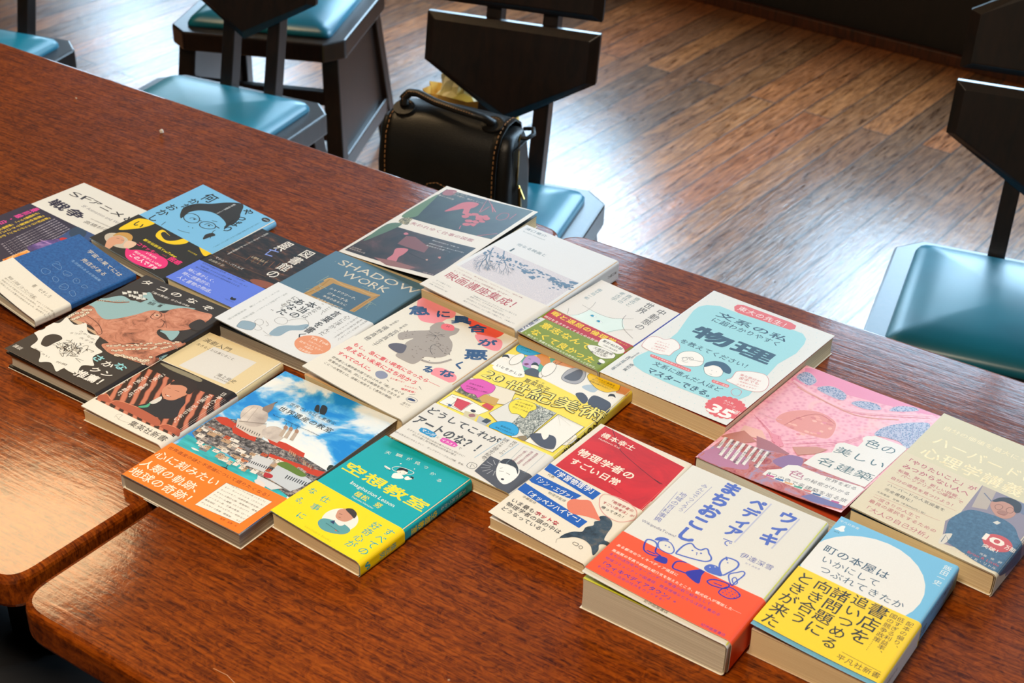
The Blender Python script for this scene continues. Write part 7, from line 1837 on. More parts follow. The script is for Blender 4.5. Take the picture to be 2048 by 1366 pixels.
 ["B","#f2cc10",[47,55.6,42.1,64.9,44.3,71,61.9,67.6,76.4,79,81.6,71.9,79.1,63.3,70.6,55.3,58.1,52.9]],
 ["B","#2c2a28",[48.4,62.4,47.5,68.8,58.3,67.4,68.2,72.3,75.9,78.5,71.8,72.5,69,64.2,60.9,57.5]],
 ["B","#f2cc10",[91.6,78.6,94.4,81.4,114.8,79.2,115.8,70.5,114.4,64.8,104.7,69]],
 ["V","#1c1c1c","い",16.7,65.6,16,51.8,14,0.02],
 ["D","#c8bca8",19,12,[26.2,19.1]],
 ["B","#d8a080",[17.6,9.6,15.7,18.4,20,26.7,28.8,25.4,33.3,17.7,29.8,10.5,31.7,0.1,28.2,-3.6]],
 ["B","#c89850",[14.7,21,14,30.4,21.6,37.5,31.4,35.4,37.7,24.2,28.8,29,19.1,27.5]],
 ["B","#e4c0a4",[36.8,16.2,33.3,26.6,43,29.8,46.5,22.9,44.7,14]],
 ["S","#4a3020",0.5,[20.9,20.5,24,22]],
 ["S","#4a3020",0.5,[27.1,21.8,30.2,23.3]],
 ["T","#f2dc20","都市伝説系YouTuber",43,41.2,95.2,41.2,5,0.02],
 ["T","#e8307c","コヤッキー",44.3,30.5,78.2,30.5,7,0.03],
 ["T","#e8307c","さんも",79.2,34.2,86.6,34.2],
 ["T","#e8307c","困惑",90,34.5,108.1,34.5,9,0.04],
 ["T","#d8c020","祥伝社黄金",93.8,60,108,60],
 ["B","#e8307c",[43.4,14.4,49.1,15.2,55.3,21.7,70.3,28.6,88.7,30.3,98,24.5,100.5,15.3,92.4,5.5,77.6,0.4,61.2,0.3,52.1,4.5]],
 ["T","#f4e8ec","いちばん",65.3,23.8,82.5,23.8,0,0.02],
 ["T","#f4e8ec","何かがおかしいのは",54.3,16.5,96.3,16.5,0,0.02],
 ["T","#f4e8ec","この人です!!!",55.2,9,95.7,9,8,0.03],
 ],
 'sf': [
 ["T","#2c2c34","SF",9.4,159.7,46.3,163.3,15,0,-0.1],
 ["T","#1c1c24","アニメと",43,162.5,127.4,159.2,12,0.02],
 ["T","#1c1c3c","戦争",10.2,130.4,74.4,127.4,17,0.04],
 ["T","#8a8a90","SF Animation and War",47.3,147.6,120.5,145.7],
 ["T","#4c4c50","高橋杉雄",80.7,123.2,123.8,125.6,7],
 ["T","#7a7a7e","気鋭の国際安全保障研究者が解読",81.2,132.2,119.1,133],
 ],
 'sf_band': [
 ["V","#e0409c","最前線・白熱",17.6,107,15.8,41.1,9,0.03],
 ["V","#e8c830","『宇宙戦艦ヤマト』『機動戦士ガ",26.7,102.5,28.5,39.7,5.5,0.03],
 ["V","#e8c830","『超時空要塞マクロス』",36.2,103.2,35.8,35.9,5.5,0.03],
 ["V","#e8c830","『新世紀エヴァンゲリオン』から",45.7,103.9,43.1,32.1,5.5,0.03],
 ["V","#cfcad8","現代戦争の深層をアニメから読み解いていく一冊",52.8,103.2,58.2,24.1,2.6],
 ["V","#cfcad8","現代戦争の深層をアニメから読み解いていく一冊",58.2,102.5,63.2,22.8,2.6],
 ["V","#cfcad8","現代戦争の深層をアニメから読み解いていく一冊",63.5,101.8,68.1,21.4,2.6],
 ["V","#cfcad8","現代戦争の深層をアニメから読み解いていく一冊",68.9,101.1,73.1,20.1,2.6],
 ["V","#cfcad8","現代戦争の深層をアニメから読み解いていく一冊",74.2,100.4,78,18.8,2.6],
 ["V","#cfcad8","現代戦争の深層をアニメから読み解いていく一冊",79.5,99.7,82.9,17.5,2.6],
 ["V","#cfcad8","現代戦争の深層をアニメから読み解いていく一冊",84.8,99,87.9,16.1,2.6],
 ["V","#cfcad8","現代戦争の深層をアニメから読み解いていく一冊",90.1,98.3,92.8,14.8,2.6],
 ["P","#2a4c84",[92.4,77,86.2,103.7,98.4,112.4,124.5,106.4,125.5,83.6,111.8,71.6]],
 ["B","#1c3c5c",[94.7,90.2,86.3,101.9,93.3,109.8,107.5,105.1,114.7,92.5,108.7,87.4]],
 ["B","#c02424",[96.3,74.8,96.4,80.5,108.9,83.8,119.6,81.9,115.8,75,104.4,72.6]],
 ["P","nebula",[83.7,39.9,85.3,59.6,94.7,75.3,116,71.6,117.2,34.9,97.6,34]],
 ["P","flame",[87.6,3.8,89.2,35.7,119.4,33.3,119.4,0.2,115.6,-4.7]],
 ["L","#d8a8e8",0.8,[81.1,59.6,110.3,63]],
 ],
 'uchu': [
 ["T","#e0d8bc","宇宙の果てには",30.8,120.6,91.5,117.7,7],
 ["T","#e0d8bc","売店がある",40.3,105.2,80.2,105.9,7],
 ["T","#8ab0d8","生活感のあるSF掌編集",35.6,94.9,84.7,95,4],
 ["C","#8ab0d8",0.3,[30.2,73,32.3,77.8,38.9,78.6,43.1,74.1,38.7,73.1]],
 ["S","#8ab0d8",0.3,[28.7,77.7,29.8,81.2,35.1,80.1]],
 ["C","#8ab0d8",0.3,[31.3,58.7,31.6,62.7,37.6,64.6,40.8,62.3,40.2,56.3,34.4,56.4]],
 ["C","#8ab0d8",0.3,[47.9,74,47.7,77.8,55.7,79.6,57.9,75.8,53.7,71.8]],
 ["C","#8ab0d8",0.3,[66,73.3,64.9,78.4,70.4,78.9,73.5,74.7,71,71.6]],
 ["C","#8ab0d8",0.3,[49.5,59.3,49.2,62.3,55.5,62.6,58.4,58.3,54.8,56.7]],
 ["C","#8ab0d8",0.3,[66,55.4,65.5,62.9,71.9,63,74.9,57.2,69.8,54]],
 ["C","#8ab0d8",0.3,[80.1,73.3,79.8,77.8,86,77.3,84.6,74.1]],
 ["C","#8ab0d8",0.3,[80.2,57.5,81.4,62.2,88.5,59.7,88.7,55.3]],
 ["L","#8ab0d8",0.3,[50.6,72.7,57.1,76.4],[66.3,55.9,71.7,59.6],[66.8,76.6,69.3,75.3]],
 ],
 'uchu_band': [
 ["T","#6a6660","著　せきしろ",49.1,34.5,77.8,36.2,6],
 ["T","#6a6660","解説 上田誠（ヨーロッパ企画）",24.2,22.3,71.5,23.5,4.4],
 ["T","#8a867c","確かにサイエンスファンタジー工房だ。やさしくて文学の感覚が",23.9,17.7,104,23.1,2.6],
 ["T","#8a867c","宇宙のすみで営まれるのどかな世界は、まさにたのしい",24.6,13.4,103.4,18.3,2.6],
 ["T","#8a867c","を発見したような驚きの発見から言った。君は果たして",25.4,9.1,102.8,13.6,2.6],
 ],
 'tako': [
 ["B","#8fb4b8",[-2.8,100.1,-3.4,121.2,3.7,130.3,13.1,144.4,31,145.2,29.9,167.7,52.4,158.4,83.6,169.2,93.5,170.2,68.4,148.1,55.3,125.4,40.7,104.5,28.8,95.1,7.7,94]],
 ["B","#8fb4b8",[96,119.2,112,129.8,118.8,112.4,105.2,117.1]],
 ["B","#8fb4b8",[-2.2,82.7,-1.9,95.9,15.4,93.8,13.1,82.4]],
 ["B","#8fb4b8",[130.7,85.4,132.5,94.8,133.9,86.1,131.5,81.4]],
 ["B","#c8a888",[7.2,77.7,16.9,82.3,31.9,78.8,49.7,77.6,56,73.4,35.5,75.5]],
 ["S","#8a5c48",2.2,[-4.6,111.9,-2.4,120.3,9.6,126.6,20.6,132,28.8,140.1]],
 ["B","octopus",[0,94.2,-2.7,106.8,7.1,109.8,22.4,102.7,35.7,100.6,44.9,110.9,53.5,127.1,58.2,140.3,64.3,145,74.1,146.1,74.8,156.2,85.4,167.4,103.3,171.2,115.2,173.7,119.9,167.8,121.2,156.4,119.9,143.2,112.2,131.4,100,122.3,93.2,120.2,96.4,113.5,107.4,109.8,123.3,109.7,105.9,93.9,89.3,84.3,75.4,72.1,66.2,72.4,50.5,75.1,35.8,81.9,24.5,82.2,11.1,80.8,3.5,81]],
 ["B","octopus",[68.4,65.3,79.5,76.7,96,86.4,109.2,99.3,127.6,115.9,133,119.2,131.3,103.9,127.8,81.2,132.2,82.9,131.1,66.4,104.8,61.2,90,58.5,80,59.6]],
 ["S","#4a241a",0.7,[15.4,93.8,28.7,91.8,39.9,88.2,52.6,79.9,52.3,73.5]],
 ["S","#4a241a",0.5,[20.8,85.5,35.8,81.9,51.5,75.9]],
 ["S","#4a241a",0.6,[76.3,71.3,92.8,81,109.3,90.6,122.6,103.4]],
 ["S","#4a241a",0.8,[65.1,142.4,68.3,132.2,76,131.8,75.7,141,68.2,144.8]],
 ["S","#4a241a",0.8,[87.7,122.1,91.7,125.2,86.7,133.7,80.1,134.9]],
 ["S","#4a241a",0.4,[55.3,125.4,50.7,112.3,46.4,102.7]],
 ["S","#4a241a",0.4,[75.9,144.3,87.7,134.4,97.5,126.5]],
 ["D","#e0bca0",3.2,2.6,[71.1,138.4]],
 ["D","#6a3a2c",1.8,1.4,[71.3,138.5]],
 ["SUCK","#3c2018",1.2,[9.6,103.8,2,6.8,101.5,2,3.4,99.3,2,5.2,98.9,2,6.7,94.6,2,3.7,90.1,2,4.4,90.9,2,2.7,85.9,2,2.7,82.7,2,3.2,79.2,2,11.6,98,2.2,11.8,93.6,2.2,11.7,90.3,2.2,10.7,85.9,2.2,10.7,83.3,2.2,10,80.1,2.2,75.2,66.6,1.6,77.9,68.5,1.6,81.1,70.9,1.6,82.2,72.1,1.6,83.4,74.7,1.6,87.8,75.6,1.6,89.9,78.9,1.6,94.2,81.5,1.6,95.7,85.1,1.6,98.6,85.1,1.6,98.8,89.6,1.6,104,90.2,1.6,104,93.7,1.6,106.1,96.2,1.6,111.5,97.8,1.6,112.8,100.5,1.6,114.5,101.6,1.6,116.3,105.2,1.6,120.1,106.3,1.6,124.5,109.4,1.6,124.5,112.9,1.6,126.3,113.8,1.6,85.3,63.8,1.7,88.6,64.9,1.7,90.2,67.9,1.7,92.5,68.6,1.7,95.3,73.6,1.7,97.6,75.6,1.7,100.2,77.9,1.7,103.7,80.2,1.7,104.5,81.9,1.7,107.9,84.6,1.7,109.3,86.2,1.7,114.1,88.6,1.7,114.8,91.6,1.7,115,93.8,1.7,121.9,95.6,1.7,123,98.5,1.7,124.4,100,1.7,125.6,103.3,1.7,129.6,106.4,1.7,130.7,107.9,1.7,94.4,60,2.4,96.3,60.5,2.4,100,63,2.4,104.3,62.9,2.4,105.4,63.3,2.4,109.7,65.2,2.4,114,65.2,2.4,114.5,67.2,2.4,119.5,67.3,2.4,122.4,67.4,2.4,124.4,69.7,2.4,128.2,68.9,2.4,-3.8,116.8,0.7,-1.7,118.3,0.7,-1,119,0.7,1.6,120.8,0.7,2.6,122.6,0.7,4.4,123.8,0.7,6.5,124.6,0.7,8.8,127.2,0.7,9.9,128.3,0.7,12.2,129.3,0.7,15.2,130.7,0.7,16.6,132.6,0.7,17.3,134.2,0.7,19.2,135.4,0.7,21.9,136.6,0.7,23.2,138.2,0.7,127.5,64.8,2,128.8,68.9,2,126.6,71.8,2,124.6,77.7,2]],
 ["SUCK","#e4d4bc",1,[9.6,103.8,2,6.8,101.5,2,3.4,99.3,2,5.2,98.9,2,6.7,94.6,2,3.7,90.1,2,4.4,90.9,2,2.7,85.9,2,2.7,82.7,2,3.2,79.2,2,11.6,98,2.2,11.8,93.6,2.2,11.7,90.3,2.2,10.7,85.9,2.2,10.7,83.3,2.2,10,80.1,2.2,75.2,66.6,1.6,77.9,68.5,1.6,81.1,70.9,1.6,82.2,72.1,1.6,83.4,74.7,1.6,87.8,75.6,1.6,89.9,78.9,1.6,94.2,81.5,1.6,95.7,85.1,1.6,98.6,85.1,1.6,98.8,89.6,1.6,104,90.2,1.6,104,93.7,1.6,106.1,96.2,1.6,111.5,97.8,1.6,112.8,100.5,1.6,114.5,101.6,1.6,116.3,105.2,1.6,120.1,106.3,1.6,124.5,109.4,1.6,124.5,112.9,1.6,126.3,113.8,1.6,85.3,63.8,1.7,88.6,64.9,1.7,90.2,67.9,1.7,92.5,68.6,1.7,95.3,73.6,1.7,97.6,75.6,1.7,100.2,77.9,1.7,103.7,80.2,1.7,104.5,81.9,1.7,107.9,84.6,1.7,109.3,86.2,1.7,114.1,88.6,1.7,114.8,91.6,1.7,115,93.8,1.7,121.9,95.6,1.7,123,98.5,1.7,124.4,100,1.7,125.6,103.3,1.7,129.6,106.4,1.7,130.7,107.9,1.7,94.4,60,2.4,96.3,60.5,2.4,100,63,2.4,104.3,62.9,2.4,105.4,63.3,2.4,109.7,65.2,2.4,114,65.2,2.4,114.5,67.2,2.4,119.5,67.3,2.4,122.4,67.4,2.4,124.4,69.7,2.4,128.2,68.9,2.4,-3.8,116.8,0.7,-1.7,118.3,0.7,-1,119,0.7,1.6,120.8,0.7,2.6,122.6,0.7,4.4,123.8,0.7,6.5,124.6,0.7,8.8,127.2,0.7,9.9,128.3,0.7,12.2,129.3,0.7,15.2,130.7,0.7,16.6,132.6,0.7,17.3,134.2,0.7,19.2,135.4,0.7,21.9,136.6,0.7,23.2,138.2,0.7,127.5,64.8,2,128.8,68.9,2,126.6,71.8,2,124.6,77.7,2]],
 ["SUCK","#a88a70",0.35,[9.6,103.8,2,6.8,101.5,2,3.4,99.3,2,5.2,98.9,2,6.7,94.6,2,3.7,90.1,2,4.4,90.9,2,2.7,85.9,2,2.7,82.7,2,3.2,79.2,2,11.6,98,2.2,11.8,93.6,2.2,11.7,90.3,2.2,10.7,85.9,2.2,10.7,83.3,2.2,10,80.1,2.2,75.2,66.6,1.6,77.9,68.5,1.6,81.1,70.9,1.6,82.2,72.1,1.6,83.4,74.7,1.6,87.8,75.6,1.6,89.9,78.9,1.6,94.2,81.5,1.6,95.7,85.1,1.6,98.6,85.1,1.6,98.8,89.6,1.6,104,90.2,1.6,104,93.7,1.6,106.1,96.2,1.6,111.5,97.8,1.6,112.8,100.5,1.6,114.5,101.6,1.6,116.3,105.2,1.6,120.1,106.3,1.6,124.5,109.4,1.6,124.5,112.9,1.6,126.3,113.8,1.6,85.3,63.8,1.7,88.6,64.9,1.7,90.2,67.9,1.7,92.5,68.6,1.7,95.3,73.6,1.7,97.6,75.6,1.7,100.2,77.9,1.7,103.7,80.2,1.7,104.5,81.9,1.7,107.9,84.6,1.7,109.3,86.2,1.7,114.1,88.6,1.7,114.8,91.6,1.7,115,93.8,1.7,121.9,95.6,1.7,123,98.5,1.7,124.4,100,1.7,125.6,103.3,1.7,129.6,106.4,1.7,130.7,107.9,1.7,94.4,60,2.4,96.3,60.5,2.4,100,63,2.4,104.3,62.9,2.4,105.4,63.3,2.4,109.7,65.2,2.4,114,65.2,2.4,114.5,67.2,2.4,119.5,67.3,2.4,122.4,67.4,2.4,124.4,69.7,2.4,128.2,68.9,2.4,-3.8,116.8,0.7,-1.7,118.3,0.7,-1,119,0.7,1.6,120.8,0.7,2.6,122.6,0.7,4.4,123.8,0.7,6.5,124.6,0.7,8.8,127.2,0.7,9.9,128.3,0.7,12.2,129.3,0.7,15.2,130.7,0.7,16.6,132.6,0.7,17.3,134.2,0.7,19.2,135.4,0.7,21.9,136.6,0.7,23.2,138.2,0.7,127.5,64.8,2,128.8,68.9,2,126.6,71.8,2,124.6,77.7,2]],
 ["P","#3c2c24",[13.6,144.8,38.9,146.4,40.4,155.8,36.4,156,29,147]],
 ["P","#dcdcd4",[7,150.4,11.5,152.6,15,150,11.7,146.7]],
 ["P","#dcdcd4",[16.1,150.8,20.5,153,24,150.3,20.7,147.1]],
 ["P","#dcdcd4",[15.3,158.6,19.8,160.8,23.3,158.2,20,154.9]],
 ["P","#dcdcd4",[24.3,157.2,28.8,159.4,32.3,156.8,28.9,153.5]],
 ["P","#dcdcd4",[26.1,152,30.5,154.1,34,151.5,30.7,148.2]],
 ["P","#dcdcd4",[24.5,162.4,29,164.6,32.5,161.9,29.1,158.7]],
 ["P","#dcdcd4",[9.6,155.2,14.1,157.3,17.6,154.7,14.3,151.4]],
 ["P","#dcdcd4",[21.6,151.8,26.1,153.9,29.5,151.3,26.2,148.1]],
 ["P","#dcdcd4",[31.1,154.2,35.6,156.4,39.1,153.8,35.7,150.5]],
 ["L","#2c241c",0.5,[13.5,158.2,27.9,142.8],[17.6,161.5,32,145.9],[22.8,165.5,37.1,149.9]],
 ["B","#2a2320",[110.6,145.5,111.9,158.7,122.3,157.2,127.5,142.7,119.6,139.9]],
 ["B","#2a2320",[118.8,121.2,117.7,129.4,129,123.3,129.7,115.6]],
 ["T","#e8e4dc","タ",5.9,179.5,21.5,181.2,10,0.02],
 ["T","#e8e4dc","コ",28.6,179.9,44.1,181.6,10,0.02],
 ["T","#e8e4dc","の",49.2,180.5,64.6,182.2,10,0.02],
 ["T","#e8e4dc","な",71.5,180.9,86.7,182.5,10,0.02],
 ["T","#e8e4dc","ぞ",95.5,180,110.4,181.6,10,0.02],
 ["T","#e8e4dc","『海の賢者』のひみつ88",29.5,169,84.8,171.7,4,0.01],
 ["T","#2c3434","池田　譲",45.1,151.2,62,154.4,6,0.03],
 ["T","#2c3434","頭足類学者頭脳派研究者",45.5,157.1,62.2,158.8,2],
 ["B","#e6e4da",[70.4,57.7,79.6,55.5,78.6,48.5,79.2,43.4,83.9,38.9,91.6,33.3,85.7,29.7,82.5,26.4,84.1,21.5,88.2,14.4,79.2,15,73.5,14.6,71.5,10.6,70.7,4.1,61.5,8.7,54.9,11.1,50,9.4,44.6,5.3,37.8,12.6,32.3,17.2,25.9,18.3,17.4,18.1,15.2,25.9,12.6,31.4,6.6,35,-2.6,39,0.8,44.8,1.9,49.3,-1.7,54.5,-8.6,61.6,-0.6,63.3,4.3,65.3,4.2,70.3,2,78.2,12.2,75,19.1,73.7,22.8,76.8,26.1,82.8,35,75.8,41.6,71.8,47.7,72,55.2,74.1,59.8,65.8,64,60.3]],
 ["B","#e6e4da",[74.1,17.9,87.1,12.6,77.3,11.9,66.8,14.9]],
 ["B","#2c2420",[19.7,29.3,13.6,39.4,15.7,47.2,23.2,50.3,30.5,47.1,30.1,37.8,29.7,28.5,24.1,27]],
 ["S","#2c2420",0.45,[47.6,30.1,44.3,31.7,46.8,38.6,48.4,33.6]],
 ["S","#2c2420",0.45,[59.6,44.1,57.7,46,54.3,44,61.6,40.2]],
 ["S","#2c2420",0.45,[36.8,37,31.9,38.5,38.5,38.6,32.4,41.3]],
 ["S","#2c2420",0.45,[56.6,32.2,56.6,31.4,55,39.8,55,34.7]],
 ["S","#2c2420",0.45,[58.4,48.3,56.5,46.7,61.7,41.8,53.3,45.5]],
 ["S","#2c2420",0.45,[56.3,41.2,65,38.4,61,41.2,60.2,44.2]],
 ["S","#2c2420",0.45,[49.7,37,43.5,36.8,44.1,42.1,47.9,35.2]],
 ["S","#2c2420",0.45,[58.6,40.6,53.4,40.4,50.5,41,55.9,42.7]],
 ["S","#2c2420",0.45,[50.1,40,48.7,43.7,51.3,39.5,45.6,46.4]],
 ["S","#2c2420",0.45,[44.2,48.3,45.1,47.7,45,44,46.2,43.1]],
 ["S","#2c2420",0.45,[65.4,47.8,63,48.8,64.4,47.9,65,42.1]],
 ["S","#2c2420",0.45,[52,35.2,49.4,35.5,51.1,35.8,51.2,27.5]],
 ["S","#2c2420",0.45,[77,33.1,67.4,31.8,70.8,30.7,77.2,29.1]],
 ["S","#2c2420",0.45,[50.3,38.1,50.3,33.2,50.6,39.2,53.5,34.1]],
 ["S","#2c2420",0.45,[44.6,50.8,47.8,46.2,46.9,48.7,38.9,47.7]],
 ["S","#2c2420",0.45,[44.7,41,46.6,40.9,41.6,37.5,47,37.3]],
 ["S","#2c2420",0.45,[54.3,32.3,54.6,32.6,51.9,29.9,54,36.8]],
 ["S","#2c2420",0.45,[42.1,40.1,43.8,35.8,43,33,41.2,38.9]],
 ["S","#2c2420",0.45,[42.4,44.3,39.5,42.4,43.4,42.2,42.2,41.9]],
 ["S","#2c2420",0.45,[39,53,41.4,48,40.4,49.7,35.1,48.1]],
 ["S","#2c2420",0.45,[41.7,39,45.5,39.9,44.4,36.2,46.4,37.7]],
 ["S","#2c2420",0.45,[70.8,48.2,72.3,51,63.5,49.8,67.2,47.7]],
 ["S","#2c2420",0.45,[52.5,37.3,63.5,36,58.4,34.8,57.5,36.6]],
 ["S","#2c2420",0.45,[49.8,28.9,51.1,30.7,55.7,25.7,47.4,28.8]],
 ["S","#2c2420",0.45,[50.4,39.2,48.2,44.9,45.2,41.9,50.3,39.8]],
 ["S","#2c2420",0.45,[65.1,49.2,64.8,49.1,59.7,54.7,56.7,50.6]],
 ["S","#2c2420",0.45,[42,37.4,37.9,41.5,38.9,39.4,41.7,40.3]],
 ["S","#2c2420",0.45,[47.6,36.2,47.7,33.8,49,32.8,47.9,38.6]],
 ["S","#2c2420",0.45,[43.1,40.2,47,40,42.1,44.1,41.8,42.4]],
 ["S","#2c2420",0.45,[62.2,42.5,61,42,57.1,47.5,59.7,47.3]],
 ["S","#2c2420",0.45,[48.3,33.7,43.2,38.7,43.5,39.6,53.8,37.2]],
 ["S","#2c2420",0.45,[44.2,44.3,40.9,39.5,39.3,43.2,39.9,42.3]],
 ["S","#2c2420",0.45,[66.4,35.8,61.9,31,60.6,32.3,67.1,35.2]],
 ["S","#2c2420",0.45,[49,53.8,53.9,51.2,50.1,52.4,53.4,54.8]],
 ["S","#2c2420",0.45,[39.1,45.1,39.8,36.8,38,43.4,35.5,40]],
 ["S","#2c2420",0.45,[30.9,34.3,35.3,35.3,40.3,32.5,38.9,34.7]],
 ["S","#2c2420",0.45,[50.4,40.4,49.9,37.3,52.4,40.2,55,37.4]],
 ["S","#2c2420",0.45,[63.7,40.9,60.2,44.9,62.6,38.1,60.9,39.8]],
 ["S","#2c2420",0.45,[53.9,39.1,52.6,45.7,54.7,46.4,50.5,42.9]],
 ["S","#2c2420",0.45,[60.2,44.8,58.5,48.3,54.3,43.8,57.2,45.4]],
 ["S","#2c2420",0.45,[42.8,42.3,44.6,42.8,36.9,43.1,42,46.9]],
 ["S","#2c2420",0.45,[58.3,27.9,55.9,34.7,60.8,33.7,57.1,29.7]],
 ["S","#2c2420",0.45,[49.3,45.5,51.8,43.7,55.6,42.9,49.2,47.6]],
 ["S","#2c2420",0.45,[46,37.7,48.1,34.5,50.9,39.8,48.7,38.7]],
 ["S","#2c2420",0.45,[51.8,45.6,48.1,50.8,52.4,44.9,53.3,51.3]],
 ["S","#2c2420",0.45,[37.4,33.3,42.9,34.9,36.4,34,41,34.6]],
 ["D","#f0eee4",2.6,2.2,[39.8,39.7,49.4,39.1]],
 ["D","#2c2420",1,0.9,[39.8,39.7,49.4,39.1]],
 ["T","#4c4440","タコが",27.3,59.7,38.8,65.9,3.4],
 ["T","#4c4440","大すき！",41.3,60.3,67.3,61.4,3.4],
 ["T","#4c4440","すギョい",21.1,18.5,47.2,16.4,3.4],
 ["T","#4c4440","さかなの",31.5,69.2,57.4,65.5,3.4],
 ["T","#4c4440","仲間",57,15.7,70.6,17.9,3.4],
 ["T","#90d4dc","さ",78.5,45.4,92.5,44.7,11,0.04],
 ["T","#e8e4dc","か",93.8,44.3,107.6,42.1,11,0.03],
 ["T","#90d4dc","な",105,48.6,122,47.4,11,0.03],
 ["T","#e8e4dc","ク",92.5,29.3,104.5,28.7,10,0.03],
 ["T","#e8e4dc","ン",105.6,30.9,119.9,30.6,10,0.03],
 ["T","#e8e4dc","推薦！",86.9,15.2,128.3,18,12,0.04],
 ["T","#e8e4dc","講談",2.7,9.6,14.5,9.6],
 ],
}
def prof(W,T,r,s):
    """cover cross-section, mm: returns x,z,nx,nz for arc length s from the fore edge (spine on the right)"""
    a=W-r
    if s<=a: return s,T,0.,1.
    q=r*math.pi/2
    if s<=a+q:
        g=(s-a)/r; return a+r*math.sin(g),T-r+r*math.cos(g),math.sin(g),math.cos(g)
    s2=s-a-q
    if s2<=T-2*r: return W,T-r-s2,1.,0.
    s3=s2-(T-2*r)
    if s3<=q:
        g=s3/r; return a+r*math.cos(g),r-r*math.sin(g),math.cos(g),-math.sin(g)
    return a-(s3-q),0.,0.,-1.
def surf(b,s,t,off=0.):
    W,H,T,r=b['W'],b['H'],b['T'],b['r']
    mir=b['sp']=='L'
    if mir: s=W-s
    x,z,nx,nz=prof(W,T,r,s)
    if s<W-r or z>T-r:
        k=max(0.,(W-s)/W); k=k**1.7*(b['Lb']*(1-t/H)+b['Lt']*t/H)
        k+=b.get('G',0)*max(0.,4*k*0+4*((W-s)/W)*(s/W))*(1-t/H)**3
        z+=k
    x+=nx*off; z+=nz*off
    if mir: x=W-x
    return x,t,z
M_PAGE = {}
def pages_mat(hexc, dark):
    m, nt, b = new_mat('page_edges_' + hexc[1:])
    st = noise(nt, coords(nt, (3, 3, 2600)), 1.0, 4, 0.7)
    c = ramp(nt, st, [(0.35, dark), (0.62, hexc)]); nt.links.new(c, b.inputs['Base Color'])
    b.inputs['Roughness'].default_value = 0.85; b.inputs['Specular IOR Level'].default_value = 0.2
    return m
PG_CREAM = pages_mat('#f4e4bc', '#d0b888'); PG_WHITE = pages_mat('#eeecdc', '#b4af9c'); PG_GREY = pages_mat('#c0b8a8', '#746c60')
M_FLAP = flat('#e8e2d4', 0.6)
def sheet(b, t0, t1, off, th=0.25, back=1.0):
    """the paper jacket (or band) as a thin closed sheet: printed outside, plain inside"""
    W, H, T, r = b['W'], b['H'], b['T'], b['r']; q = r * math.pi / 2
    ss = [(W - r) * i / 30 for i in range(31)] + [W - r + q * i / 6 for i in range(1, 7)]
    ss += [W - r + q + (T - 2 * r) * i / 3 for i in range(1, 4)] + [W - r + q + T - 2 * r + q * i / 5 for i in range(1, 6)]
    s0 = ss[-1]; ss += [s0 + (W - r) * back * i / 4 for i in range(1, 5)]
    if b['sp'] == 'L': ss = [W - s for s in ss]
    ts = [t0 + (t1 - t0) * i / 16 for i in range(17)]
    V, F, MI = [], [], []
    for o in (off, off - th):
        for s in ss:
            for t in ts: x, y, z = surf(b, s, t, o); V.append((x / 1000, y / 1000, z / 1000))
    n, m = len(ss), len(ts); K = n * m
    for i in range(n - 1):
        for j in range(m - 1):
            a, c, d, e_ = i * m + j, (i + 1) * m + j, (i + 1) * m + j + 1, i * m + j + 1
            F.append((a, c, d, e_)); MI.append(0); F.append((K + e_, K + d, K + c, K + a)); MI.append(1)
    for i in range(n - 1):
        for j in (0, m - 1): a, c = i * m + j, (i + 1) * m + j; F.append((a, c, K + c, K + a)); MI.append(1)
    for j in range(m - 1):
        for i in (0, n - 1): a, c = i * m + j, i * m + j + 1; F.append((a, c, K + c, K + a)); MI.append(1)
    return V, F, MI
GL = {}
def glyph(ch, bold):
    k = ch; bold = 0
    if k in GL: return GL[k]
    c = bpy.data.curves.new('glyph', 'FONT'); c.body = ch; c.size = 1; c.offset = bold; c.resolution_u = 2
    o = bpy.data.objects.new('glyph', c); COL.objects.link(o)
    me = o.evaluated_get(bpy.context.evaluated_depsgraph_get()).to_mesh()
    V = [(v.co.x, v.co.y) for v in me.vertices]; me.calc_loop_triangles(); F = [tuple(t.vertices) for t in me.loop_triangles]
    o.evaluated_get(bpy.context.evaluated_depsgraph_get()).to_mesh_clear()
    bpy.data.objects.remove(o); bpy.data.curves.remove(c)
    GL[k] = (V, F); return GL[k]
HALF = set('ABCDEFGHIJKLMNOPQRSTUVWXYZabcdefghijklmnopqrstuvwxyz0123456789 .,:;!?-–/()&\'"+%=')
